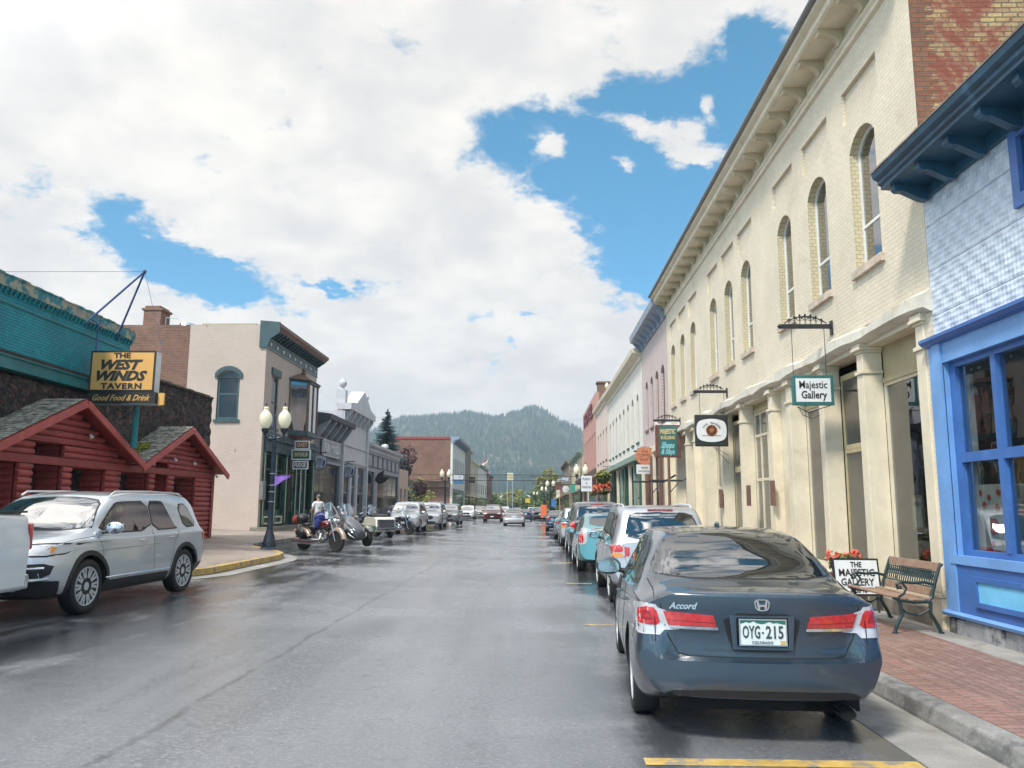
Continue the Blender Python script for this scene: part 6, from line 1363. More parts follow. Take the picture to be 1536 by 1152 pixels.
M_well = mat('wheel_well', (.008, .008, .009), .9, var=0); M_lred = mat('tail_lamp_red', (.50, .018, .02), .12, var=.25, vs=30, local=True, coat=1., spec=.8); M_lwht = mat('lamp_clear', (.50, .50, .51), .15, metal=.1, var=.08, vs=40, local=True, coat=1.); M_lamb = mat('lamp_amber', (.70, .28, .04), .15, var=.2, vs=30, local=True, coat=1.)
M_lredd = mat('tail_lamp_dark_red', (.30, .012, .015), .15, var=.3, vs=40, local=True, coat=1.)
def mono(xs_, ys_):
    n = len(xs_); d = [(ys_[i + 1] - ys_[i]) / (xs_[i + 1] - xs_[i]) for i in range(n - 1)]
    m = [d[0]] + [0 if d[i - 1] * d[i] <= 0 else 2 * d[i - 1] * d[i] / (d[i - 1] + d[i]) for i in range(1, n - 1)] + [d[-1]]
    def f(x):
        if x <= xs_[0]: return ys_[0]
        if x >= xs_[-1]: return ys_[-1]
        i = max(k for k in range(n - 1) if xs_[k] <= x); h = xs_[i + 1] - xs_[i]; t = (x - xs_[i]) / h
        return (2 * t ** 3 - 3 * t * t + 1) * ys_[i] + (t ** 3 - 2 * t * t + t) * h * m[i] + (-2 * t ** 3 + 3 * t * t) * ys_[i + 1] + (t ** 3 - t * t) * h * m[i + 1]
    return f
def catmull(P, n):
    out = []
    for i in range(len(P) - 1):
        p0 = P[max(i - 1, 0)]; p1 = P[i]; p2 = P[i + 1]; p3 = P[min(i + 2, len(P) - 1)]
        for k in range(n):
            t = k / n; t2 = t * t; t3 = t2 * t; ten = .42
            out.append(tuple(((2 * t3 - 3 * t2 + 1) * p1[j] + (t3 - 2 * t2 + t) * ten * (p2[j] - p0[j]) + (-2 * t3 + 3 * t2) * p2[j] + (t3 - t2) * ten * (p3[j] - p1[j])) for j in (0, 1)))
    out.append(P[-1]); return out
def sstep(a, b, x): t = min(1, max(0, (x - a) / (b - a))); return t * t * (3 - 2 * t)
def body_mesh(ST, rear=None, front=None, bow_r=.16, bow_f=.28, step=.05, sub=5, cols=36):
    """ST rows: y, zb, ws, wm, zm, wb, zbelt, wr, zr, zt"""
    ys_ = [s[0] for s in ST]; F = [mono(ys_, [s[k] for s in ST]) for k in range(1, 10)]; L = ys_[-1]
    yy_ = [0, .02, .05, .09, .14]; y = .19
    while y < L - .2: yy_.append(y); y += step
    yy_ += [L - .15, L - .10, L - .06, L - .03, L]
    V = []; Fc = []; rings = []
    def warp(x, y, z):
        W_ = .92
        fr = max(0, 1 - y / .9) ** 2; ff = max(0, 1 - (L - y) / 1.1) ** 2
        y2 = y + fr * bow_r * abs(x / W_) ** 2.6 - ff * bow_f * abs(x / W_) ** 2.4
        if rear: y2 += max(0, 1 - y / .30) * rear(x, z)
        if front: y2 -= max(0, 1 - (L - y) / .30) * front(x, z)
        return (x, y2, z)
    for y in yy_:
        zb_, ws, wm, zm, wb, zbt, wr, zr_, zt_ = [f(y) for f in F]
        P = [(0, zb_), (ws - .14, zb_), (ws, zb_ + .045), (wm - .012, zb_ + .2), (wm, zm), (wb + .012, zbt - .05), (wb - .015, zbt), ((wb * .42 + wr * .58) + .012, zbt * .45 + zr_ * .55), (wr, zr_), (wr * .66, zr_ * .35 + zt_ * .65), (0, zt_)]
        H_ = catmull(P, sub); n = len(H_) - 1
        full = H_ + [(-x, z) for x, z in H_[-2:0:-1]]
        rings.append(len(V)); V += [warp(x, y, z) for x, z in full]
    N = 2 * n
    for a, b in zip(rings, rings[1:]):
        for i in range(N): j = (i + 1) % N; Fc.append([a + i, a + j, b + j, b + i])
    for (base, y, flip) in ((rings[0], 0, 0), (rings[-1], L, 1)):
        prev = [base]
        for i in range(1, n):
            R_, L_ = base + i, base + N - i; xr = V[R_][0]; z = V[R_][2]; row = [R_]
            for c in range(1, cols): x = xr * (1 - 2 * c / cols); row.append(len(V)); V.append(warp(x, y, z))
            row.append(L_)
            if len(prev) == 1:
                for c in range(cols): Fc.append([prev[0], row[c], row[c + 1]][::1 if flip else -1])
            else:
                for c in range(cols): Fc.append([prev[c], row[c], row[c + 1], prev[c + 1]][::1 if flip else -1])
            prev = row
        top = base + n
        for c in range(cols): Fc.append([prev[c], top, prev[c + 1]][::1 if flip else -1])
    return V, Fc, L
VIEW = {'R': lambda a, b: (Vector((5, a, b)), Vector((-1, 0, 0))), 'L': lambda a, b: (Vector((-5, a, b)), Vector((1, 0, 0))),
        'B': lambda a, b: (Vector((a, -5, b)), Vector((0, 1, 0))), 'F': lambda a, b: (Vector((a, 12, b)), Vector((0, -1, 0))), 'T': lambda a, b: (Vector((a, b, 6)), Vector((0, 0, -1)))}
def chaikin(P, it):
    for _ in range(it):
        Q = []
        for i in range(len(P)):
            a, b = P[i], P[(i + 1) % len(P)]; Q += [(a[0] * .8 + b[0] * .2, a[1] * .8 + b[1] * .2), (a[0] * .2 + b[0] * .8, a[1] * .2 + b[1] * .8)]
        P = Q
    return P
def inside(P, x, y):
    c = False; j = len(P) - 1
    for i in range(len(P)):
        if (P[i][1] > y) != (P[j][1] > y) and x < (P[j][0] - P[i][0]) * (y - P[i][1]) / (P[j][1] - P[i][1]) + P[i][0]: c = not c
        j = i
    return c
def project(bvh, view, a, b, off=0.):
    o, d = VIEW[view](a, b); loc, nr, _, _ = bvh.ray_cast(o, d, 14)
    if loc is None:
        loc, nr, _, _ = bvh.find_nearest(o + d * (5 - .9 if view in 'RL' else 5 if view == 'B' else 7.2 if view == 'F' else 4.6))
    if nr.dot(d) > 0: nr = -nr
    return loc + nr * off, nr
def patch(bvh, view, poly, off=.003, h=.035, rnd=2, mb=None, sink=.012):
    P = chaikin(poly, rnd) if rnd else poly; B = []
    for i in range(len(P)):
        a, b = P[i], P[(i + 1) % len(P)]; n = max(1, int(math.hypot(b[0] - a[0], b[1] - a[1]) / h))
        B += [(a[0] + (b[0] - a[0]) * k / n, a[1] + (b[1] - a[1]) * k / n) for k in range(n)]
    nb = len(B); x0, x1 = min(p[0] for p in B), max(p[0] for p in B); y0, y1 = min(p[1] for p in B), max(p[1] for p in B)
    pts = list(B); x = x0 + h / 2
    while x < x1:
        y = y0 + h / 2
        while y < y1:
            if inside(P, x, y) and min((x - q[0]) ** 2 + (y - q[1]) ** 2 for q in B) > (h * .45) ** 2: pts.append((x, y))
            y += h
        x += h
    r = delaunay_2d_cdt([Vector(p) for p in pts], [], [list(range(nb))], 1, 1e-6)
    vs, fs, orig = r[0], r[2], r[3]
    mb = mb or MB(); k = len(mb.v); hits = [project(bvh, view, v.x, v.y, off) for v in vs]
    mb.v += [q[0] for q in hits]
    for f in fs: mb.f.append([k + i for i in f]); mb.mi.append(mb.m)
    cnt_ = {}
    for f in fs:
        for i in range(len(f)): e = (f[i], f[(i + 1) % len(f)]); cnt_[frozenset(e)] = cnt_.get(frozenset(e), 0) + 1
    for f in fs:
        for i in range(len(f)):
            a, b = f[i], f[(i + 1) % len(f)]
            if cnt_[frozenset((a, b))] == 1:
                q = len(mb.v); mb.v += [hits[a][0] - hits[a][1] * sink, hits[b][0] - hits[b][1] * sink]; mb.f.append([k + a, k + b, q + 1, q]); mb.mi.append(mb.m)
    return mb
def seam(bvh, view, pts, r=.0035, off=-.0008, mb=None, h=.04):
    mb = mb or MB(); Q = []
    for a, b in zip(pts, pts[1:]):
        n = max(1, int(math.hypot(b[0] - a[0], b[1] - a[1]) / h)); Q += [(a[0] + (b[0] - a[0]) * k / n, a[1] + (b[1] - a[1]) * k / n) for k in range(n)]
    Q.append(pts[-1]); mb.tube([project(bvh, view, a, b, off)[0] for a, b in Q], r, 5); return mb
def wheel(root, x, y, r, side, spokes=7, w_=.215, rm=None, rr_=.72, double=False):
    xo = x + side * w_ / 2
    mb = MB(); t_ = w_ / 2; prof = [(r * rr_, -t_ * .82), (r * .80, -t_ * .98), (r * .90, -t_), (r * .975, -t_ * .86), (r, -t_ * .6), (r, t_ * .6), (r * .975, t_ * .86), (r * .90, t_), (r * .80, t_ * .98), (r * rr_, t_ * .82)]
    mb.lathe(prof, (x, y, r), 36, 'x'); wh = mb.build('wheel', M_tyre, root, smooth=40)
    rm = rm or M_alloy; R0 = r * rr_
    mb = MB(); s = side
    mb.lathe([(R0, s * t_ * .80), (R0 * .985, s * t_ * .94), (R0 * .93, s * t_ * .90), (R0 * .90, s * t_ * .5), (R0 * .88, -s * t_ * .7)], (x, y, r), 36, 'x')
    mb.lathe([(R0 * .24, s * t_ * .45), (R0 * .22, s * t_ * .82), (R0 * .10, s * t_ * .86), (.001, s * t_ * .86)], (x, y, r), 16, 'x')
    for i in range(spokes):
        for dd_ in ((-.13, .13) if double else (0,)):
            a = 2 * math.pi * i / spokes + dd_; wi, wo = (.058, .042) if not double else (.020, .017); c_, s_ = math.cos(a), math.sin(a); a2 = 2 * math.pi * i / spokes; c2, s2_ = math.cos(a2), math.sin(a2)
            k = len(mb.v)
            for (q, ww_, d_, cc, ss) in ((R0 * .18, wi, .80, c2, s2_), (R0 * .94, wo, .86, c_, s_)):
                for e_ in (-1, 1):
                    for dep in (d_, d_ - .35): mb.v.append(Vector((x + s * t_ * dep, y + cc * q - ss * e_ * ww_, r + ss * q + cc * e_ * ww_)))
            mb.f += [[k, k + 2, k + 6, k + 4], [k + 1, k + 5, k + 7, k + 3], [k, k + 4, k + 5, k + 1], [k + 2, k + 3, k + 7, k + 6]]; mb.mi += [0] * 4
    mb.build('rim', rm, wh, smooth=30)
    mb = MB(); mb.lathe([(R0 * .87, s * t_ * .1), (.001, s * t_ * .1)], (x, y, r), 24, 'x'); mb.build('brake_disc', M_alloyd, wh)
    return wh
def car(name, label, cat, ST, pm, wy, wr, W, rear=None, front=None, group=None, spokes=7, arch=.045, double=False, detail=True, rimm=None, bow_r=.16, bow_f=.28, xin=.02, clad=None):
    root = thing(name, (0, 0, 0), label, cat, group)
    V, Fc, L = body_mesh(ST, rear, front, bow_r, bow_f, step=.05 if detail else .09, sub=5 if detail else 3, cols=36 if detail else 16)
    me = bpy.data.meshes.new('body'); me.from_pydata(V, [], Fc); me.materials.append(pm); me.materials.append(M_well)
    import bmesh
    bm = bmesh.new(); bm.from_mesh(me); bmesh.ops.recalc_face_normals(bm, faces=bm.faces); bm.to_mesh(me); bvh = BVHTree.FromBMesh(bm); bm.free()
    b0 = bpy.data.objects.new('b', me); COL.objects.link(b0)
    cut = MB()
    for y in wy:
        for s in (-1, 1):
            n = 40; cut.lathe([(.001, s * (W - .30)), (wr + arch, s * (W - .30)), (wr + arch, s * (W + .3)), (.001, s * (W + .3))], (0, y, wr + .01), n, 'x')
    cm = bpy.data.meshes.new('c'); cm.from_pydata([tuple(v) for v in cut.v], [], cut.f); cm.materials.append(pm); cm.materials.append(M_well)
    bm = bmesh.new(); bm.from_mesh(cm); bmesh.ops.remove_doubles(bm, verts=bm.verts, dist=2e-3); bmesh.ops.recalc_face_normals(bm, faces=bm.faces); bm.to_mesh(cm); bm.free()
    cm.polygons.foreach_set('material_index', [1] * len(cm.polygons)); c0 = bpy.data.objects.new('c', cm); COL.objects.link(c0)
    md = b0.modifiers.new('x', 'BOOLEAN'); md.operation = 'DIFFERENCE'; md.object = c0; md.solver = 'EXACT'
    dg = bpy.context.evaluated_depsgraph_get(); dg.update(); res = bpy.data.meshes.new_from_object(b0.evaluated_get(dg))
    if len(res.polygons) < 100: res = me
    bpy.data.objects.remove(b0); bpy.data.objects.remove(c0)
    res.name = 'body'; res.polygons.foreach_set('use_smooth', [True] * len(res.polygons)); res.set_sharp_from_angle(angle=R(38))
    bo = bpy.data.objects.new('body', res); COL.objects.link(bo); bo.parent = root
    for y in wy:
        for s in (-1, 1): wheel(root, s * (W - xin - .1075), y, wr, s, spokes, double=double, rm=rimm)
    return root, bvh, L
def P_(root, bvh, name, view, poly, m, mirror=False, par=None, **kw):
    o = patch(bvh, view, poly, **kw).build(name, m, par or root, smooth=40)
    if mirror:
        if view in 'RL': o2 = patch(bvh, 'L' if view == 'R' else 'R', poly, **kw).build(name, m, par or root, smooth=40)
        else: o2 = patch(bvh, view, [(-a, b) for a, b in poly], **kw).build(name, m, par or root, smooth=40)
    return o
def sides(root, bvh, wins_, m=None, frame=.03, fm=None):
    for s in 'RL':
        for w_ in wins_:
            cx_ = sum(p[0] for p in w_) / len(w_); cz = sum(p[1] for p in w_) / len(w_)
            f = patch(bvh, s, [(p[0] + (frame if p[0] > cx_ else -frame), p[1] + (frame * .8 if p[1] > cz else -frame * .8)) for p in w_], off=.002, rnd=1).build('window_trim', fm or M_black, root, smooth=40)
            patch(bvh, s, w_, off=.006, rnd=1).build('pane', m or M_cglass, f, smooth=40)
def mirrors(root, bvh, y, z, pm, W, up=.0, scale=1.):
    for s in (-1, 1):
        base = project(bvh, 'R' if s > 0 else 'L', y, z)[0]; c = Vector((s * (abs(base.x) + .145 * scale), y - .02, z + .045 + up))
        mb = MB(); mb.ball(c, 1, 16, 10, (.125 * scale, .075 * scale, .085 * scale)); 
        mi_ = mb.build('mirror', pm, root, smooth=60)
        mb = MB(); pl_ = [(c.x + a * scale, c.z + b * scale) for a, b in chaikin([(-.10, -.055), (.10, -.055), (.105, .02), (.06, .06), (-.10, .06)], 2)]; mb.prism(pl_, lambda a, b, d: (a, d, b), c.y - .079 * scale, c.y - .05); mb.build('mirror_glass', mat('mirror_glass', (.35, .42, .44), .04, metal=.9, var=0), mi_)
        mb = MB(); mb.tube([base + Vector((-s * .03, 0, .01)), (s * (abs(base.x) + .05), y, z + .02), (s * (abs(base.x) + .11), y, z + .03)], [.03, .025, .03], 8); mb.build('mirror_arm', M_black, mi_)
def handles(root, bvh, pts, m):
    for s in 'RL':
        for (y, z) in pts:
            a = project(bvh, s, y - .08, z, .012)[0]; b = project(bvh, s, y, z, .032)[0]; c = project(bvh, s, y + .08, z, .012)[0]
            mb = MB(); mb.tube([a, a.lerp(b, .7), b, c.lerp(b, .7), c], [.008, .013, .014, .013, .008], 8); mb.build('door_handle', m, root, smooth=50)
def text_on(root, s, c, xd, size, m, width, name='lettering', zd=(0, 0, 1), **kw):
    tx = MB(); add_text(tx, s, frame_mat(c, xd, zd), size=size, width=width, depth=.006, **kw); return tx.build(name, m, root)

# ---- dark sedan in front
def rear_acc(x, z):
    ax = abs(x); r_ = 0
    shelf = (1 - sstep(.62, .76, ax)) if z < .74 else (1 - sstep(.70, .86, ax))
    if z >= .585: r_ += (.075 - .05 * sstep(.60, 1.0, z)) * shelf * sstep(.575, .60, z)
    r_ += .045 * sstep(.46, .32, z) + .02 * sstep(.62, .72, z)
    r_ += .05 * sstep(1.02, 1.07, z)
    r_ -= .012 * sstep(.44, .40, z) * sstep(.30, .36, z) * sstep(.3, .6, ax)
    return r_
ST_SEDAN = [(0, .33, .78, .875, .60, .80, .965, .60, 1.035, 1.052), (.12, .31, .81, .905, .60, .845, .965, .64, 1.045, 1.068), (.42, .24, .84, .918, .58, .865, .975, .655, 1.065, 1.09), (.62, .2, .85, .922, .57, .872, .985, .655, 1.10, 1.125), (.95, .18, .86, .923, .56, .875, .99, .625, 1.255, 1.285), (1.35, .17, .86, .923, .55, .877, .99, .60, 1.385, 1.425), (2.0, .17, .86, .923, .54, .875, .975, .60, 1.425, 1.474), (2.65, .17, .86, .923, .53, .87, .955, .60, 1.42, 1.470), (3.0, .17, .86, .92, .53, .865, .945, .61, 1.36, 1.41), (3.7, .18, .855, .915, .54, .845, .915, .66, 1.02, 1.045), (4.2, .2, .85, .91, .56, .82, .86, .62, .925, .945), (4.65, .22, .82, .89, .55, .76, .78, .56, .83, .85), (4.93, .26, .70, .80, .52, .66, .68, .48, .72, .735)]
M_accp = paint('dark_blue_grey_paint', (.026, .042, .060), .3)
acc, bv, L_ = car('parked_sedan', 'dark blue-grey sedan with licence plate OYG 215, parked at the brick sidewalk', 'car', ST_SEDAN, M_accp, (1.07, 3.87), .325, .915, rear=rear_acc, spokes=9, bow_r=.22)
# rear window
P_(acc, bv, 'window_trim', 'B', [(-.745, 1.10), (.745, 1.10), (.70, 1.22), (.575, 1.395), (.40, 1.43), (0, 1.44), (-.40, 1.43), (-.575, 1.395), (-.70, 1.22)], M_black, off=.001, rnd=1)
P_(acc, bv, 'rear_window', 'B', [(-.73, 1.107), (.73, 1.107), (.685, 1.22), (.56, 1.385), (.40, 1.415), (0, 1.428), (-.40, 1.415), (-.56, 1.385), (-.685, 1.22)], M_cglass, off=.004, rnd=1)
sides(acc, bv, [[(.98, 1.06), (1.12, 1.10), (1.5, 1.31), (1.82, 1.345), (1.82, 1.035), (1.2, 1.03)], [(1.9, 1.035), (1.9, 1.35), (2.62, 1.35), (2.72, 1.32), (2.72, 1.01)], [(2.80, 1.005), (2.80, 1.31), (2.98, 1.27), (3.45, 1.05), (3.55, .99)]])
P_(acc, bv, 'windscreen', 'F', [(-.74, 1.05), (.74, 1.05), (.56, 1.38), (0, 1.41), (-.56, 1.38)], M_cglass, off=.004, rnd=1)
# lamps
for s in (-1, 1):
    sg = lambda P: [(s * a, b) for a, b in P]
    o = patch(bv, 'B', sg([(.675, .735), (.93, .735), (.955, .80), (.93, .90), (.84, .955), (.735, .945)]), off=.006, rnd=1, h=.025).build('tail_lamp', M_lwht, acc, smooth=40)
    patch(bv, 'B', sg([(.715, .80), (.90, .81), (.915, .87), (.83, .93), (.755, .925)]), off=.010, rnd=1, h=.025).build('red_lens', M_lred, o, smooth=40)
    patch(bv, 'B', sg([(.775, .835), (.85, .84), (.85, .90), (.80, .905)]), off=.013, rnd=2, h=.02).build('inner_lens', M_lredd, o, smooth=40)
    sd_ = 'R' if s > 0 else 'L'
    patch(bv, sd_, [(.13, .78), (.20, .76), (.40, .88), (.42, .93), (.30, .955), (.16, .94)], off=.005, rnd=1, h=.025).build('side_lens', M_lwht, o, smooth=40)
    o = patch(bv, 'B', sg([(.325, .81), (.665, .81), (.70, .905), (.345, .885)]), off=.012, rnd=0, h=.03).build('trunk_lamp', M_lred, acc, smooth=40)
    patch(bv, 'B', sg([(.335, .835), (.67, .845), (.675, .85), (.335, .84)]), off=.015, rnd=0, h=.03).build('lamp_line', M_lredd, o, smooth=40)
    patch(bv, 'B', sg([(.31, .787), (.655, .787), (.66, .808), (.315, .808)]), off=.016, rnd=0, h=.03).build('chrome_strip', M_chrome, o, smooth=40)
    patch(bv, 'B', sg([(.84, .60), (.90, .60), (.90, .64), (.84, .64)]), off=.002, rnd=0).build('reflector', M_accp, acc, smooth=40) if False else None
# trunk seams
g = seam(bv, 'B', [(-.765, 1.08), (-.72, .95), (-.675, .74), (-.60, .615), (-.52, .60), (.52, .60), (.60, .615), (.675, .74), (.72, .95), (.765, 1.08)], r=.005); g = seam(bv, 'T', [(-.765, .15), (-.745, .55)], mb=g); g = seam(bv, 'T', [(.765, .15), (.745, .55)], mb=g); g.build('trunk_seam', M_well, acc)
# plate recess, plate, emblem, script
pc = lambda x, z, off=.0: project(bv, 'B', x, z, off)[0]
y_pl = min(pc(0, .86).y, pc(0, .68).y) - .004
P_(acc, bv, 'plate_recess', 'B', [(-.29, .905), (.29, .905), (.225, .66), (.19, .638), (-.19, .638), (-.225, .66)], M_black, off=.003, rnd=1)
mb = MB(); fb = lambda a, z, d: (a, d, z); ring(mb, fb, [(-.235, .89), (.235, .89), (.215, .655), (-.215, .655)], [(-.185, .872), (.185, .872), (.182, .682), (-.182, .682)], y_pl - .004, y_pl + .03); mb.build('plate_surround', M_accp, acc, bevel=.006)
pl = MB(); pl.box(-.166, .166, y_pl - .012, y_pl - .006, .692, .866); pl = pl.build('licence_plate', mat('plate_white', (.60, .63, .62), .4, var=.04, local=True), acc, bevel=.002)
mb = MB(); ring(mb, fb, outline(-.170, .170, .688, .870), outline(-.161, .161, .697, .861), y_pl - .018, y_pl - .0125); mb.build('plate_frame', M_chrome, pl)
mts = [(-.160, .8605), (-.160, .838), (-.135, .842), (-.12, .850), (-.10, .843), (-.085, .846), (-.065, .855), (-.045, .843), (-.02, .838), (.0, .836), (.02, .842), (.045, .852), (.06, .848), (.075, .841), (.10, .846), (.12, .840), (.16, .834), (.16, .8605)]
mb = MB(); mb.prism(mts[::-1], fb, y_pl - .0145, y_pl - .0122); mb.build('plate_mountains', mat('plate_green', (.02, .13, .09), .4, var=0), pl)
M_pt = mat('plate_text', (.03, .055, .05), .4, var=0)
text_on(pl, 'OYG', (-.083, y_pl - .0135, .776), (1, 0, 0), .12, M_pt, .125, bold=.002); text_on(pl, '215', (.083, y_pl - .0135, .776), (1, 0, 0), .12, M_pt, .125, bold=.002)
mb = MB(); mb.lathe([(.008, y_pl - .0145), (.008, y_pl - .012)], (0, 0, .776), 10, 'y'); mb.build('dot', M_pt, pl); text_on(pl, 'COLORADO', (-.005, y_pl - .0135, .709), (1, 0, 0), .028, M_pt, .15)
mb = MB(); mb.box(.122, .157, y_pl - .0145, y_pl - .0122, .699, .724); mb.build('sticker', M_yel, pl)
yh = pc(0, .97).y - .006; mb = MB(); P0 = chaikin([(-.06, 1.005), (.06, 1.005), (.045, .925), (-.045, .925)], 2)
ring(mb, fb, P0, [(a * .84, .966 + (b - .966) * .84) for a, b in P0], yh - .008, yh + .02)
mb.prism([(-.040, .995), (-.026, .995), (-.019, .968), (.019, .968), (.026, .995), (.040, .995), (.030, .935), (.017, .935), (.015, .955), (-.015, .955), (-.017, .935), (-.030, .935)][::-1], fb, yh - .009, yh + .01); mb.build('emblem', M_chrome, acc)
p_ = pc(-.56, .955, .003); text_on(acc, 'Accord', (p_.x, p_.y - .008, .945), (1, -.12, 0), .062, M_chrome, .21, bold=.002, shear=.35, name='badge_lettering')
# lower bumper, exhaust
P_(acc, bv, 'diffuser', 'B', [(-.70, .28), (.70, .28), (.72, .335), (.62, .375), (.3, .385), (0, .387), (-.3, .385), (-.62, .375), (-.72, .335)], M_black, off=.003, rnd=1)
mb = MB(); mb.lathe([(.034, .12), (.036, .0), (.042, -.015), (.047, 0), (.047, .16)], (.60, pc(.6, .40).y + .07, .225), 20, 'y', 1.3, 1.); mb.build('exhaust_tip', M_chrome, acc, smooth=50); mb = MB(); mb.lathe([(.001, .004), (.0365, .004)], (.60, pc(.6, .40).y + .07, .225), 20, 'y', 1.3, 1.); mb.build('exhaust_bore', M_well, acc)
mb = MB(); mb.box(-.6, .6, .35, 4.6, .19, .26); mb.box(.35, .75, .35, .8, .2, .34); mb.build('underbody', M_well, acc)
g = MB()
for s in (-1, 1): seam(bv, 'B', [(s * .915, .735), (s * .90, .6)], mb=g)
for s in 'RL':
    seam(bv, s, [(.36, .93), (.45, .70)], mb=g); seam(bv, s, [(1.84, 1.03), (1.82, .55), (1.6, .35), (1.5, .28)], mb=g); seam(bv, s, [(2.76, 1.0), (2.78, .3)], mb=g); seam(bv, s, [(3.45, .98), (3.5, .5), (3.42, .3)], mb=g)
g.build('panel_seams', M_well, acc)
mirrors(acc, bv, 3.28, .945, M_accp, .92, up=.02, scale=1.15); handles(acc, bv, [(1.65, .83), (2.55, .82)], M_accp)
mb = MB(); mb.ball((0, 1.9, 1.476), .05, 10, 6, (.5, 1.2, .8)); mb.build('antenna', M_accp, acc)
acc.location = (1.66, 6.02, 0.0); acc.scale = (1.0, 1.0, 1.035); acc.rotation_euler.z = R(-3.3)

# ---- SUVs and hatchbacks
ST_SUV = [(0, .42, .84, .93, .70, .90, 1.06, .70, 1.13, 1.16), (.12, .38, .87, .955, .70, .93, 1.09, .72, 1.27, 1.30), (.36, .32, .89, .975, .68, .945, 1.10, .70, 1.60, 1.645), (.62, .27, .90, .985, .66, .95, 1.10, .705, 1.685, 1.735), (1.3, .25, .91, .99, .64, .95, 1.09, .715, 1.72, 1.775), (2.4, .25, .91, .99, .62, .945, 1.075, .72, 1.715, 1.775), (2.95, .25, .91, .99, .62, .94, 1.065, .72, 1.66, 1.72), (3.2, .25, .91, .99, .62, .94, 1.065, .74, 1.56, 1.62), (3.95, .26, .91, .985, .66, .93, 1.06, .80, 1.15, 1.185), (4.45, .28, .90, .975, .70, .90, 1.02, .74, 1.09, 1.12), (4.80, .30, .86, .95, .70, .86, .97, .66, 1.03, 1.055), (5.02, .36, .74, .86, .62, .76, .86, .56, .93, .95)]
def scaleST(ST, L, W, H, zb=None):
    L0 = ST[-1][0]; W0 = max(s[3] for s in ST); H0 = max(s[9] for s in ST)
    return [(s[0] * L / L0, s[1], s[2] * W / W0, s[3] * W / W0, s[4] * H / H0, s[5] * W / W0, s[6] * H / H0, s[7] * W / W0, s[8] * H / H0, s[9] * H / H0) for s in ST]
def roof_rails(root, y0, y1, x, z, m):
    for s in (-1, 1): mb = MB(); mb.tube([(s * x, y0, z), (s * x, y0 + .12, z + .055), (s * x, (y0 + y1) / 2, z + .075), (s * x, y1 - .12, z + .055), (s * x, y1, z - .01)], .018, 8); mb.build('roof_rail', m, root, smooth=50)
def arches(root, bvh, wy, r, w_, m):
    for y in wy:
        for s in 'RL':
            P = [(y + (r + w_) * math.cos(R(a)), r + .01 + (r + w_) * math.sin(R(a))) for a in range(-18, 199, 9)] + [(y + (r + .046) * math.cos(R(a)), r + .01 + (r + .046) * math.sin(R(a))) for a in range(198, -19, -9)]
            patch(bvh, s, P, off=.010, rnd=0, h=.05).build('arch_trim', m, root, smooth=40)
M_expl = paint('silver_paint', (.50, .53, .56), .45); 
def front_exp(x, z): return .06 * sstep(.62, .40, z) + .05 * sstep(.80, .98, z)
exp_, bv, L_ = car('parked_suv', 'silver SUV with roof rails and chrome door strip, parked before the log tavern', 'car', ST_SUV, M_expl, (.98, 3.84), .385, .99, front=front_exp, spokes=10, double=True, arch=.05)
sides(exp_, bv, [[(.50, 1.19), (.95, 1.17), (1.02, 1.55), (.72, 1.56)], [(1.20, 1.16), (1.32, 1.20), (1.55, 1.57), (1.62, 1.60), (2.02, 1.60), (2.02, 1.145)], [(2.10, 1.145), (2.10, 1.60), (2.85, 1.58), (3.0, 1.54), (3.62, 1.14)]])
P_(exp_, bv, 'window_trim', 'F', [(-.86, 1.17), (.86, 1.17), (.80, 1.35), (.68, 1.62), (.3, 1.675), (-.3, 1.675), (-.68, 1.62), (-.80, 1.35)], M_black, off=.002, rnd=1); P_(exp_, bv, 'windscreen', 'F', [(-.84, 1.185), (.84, 1.185), (.78, 1.35), (.665, 1.60), (.3, 1.655), (-.3, 1.655), (-.665, 1.60), (-.78, 1.35)], M_cglass, off=.006, rnd=1)
P_(exp_, bv, 'rear_window', 'B', [(-.7, 1.2), (.7, 1.2), (.62, 1.6), (-.62, 1.6)], M_cglass, off=.004, rnd=1)
arches(exp_, bv, (.98, 3.84), .385, .115, M_black)
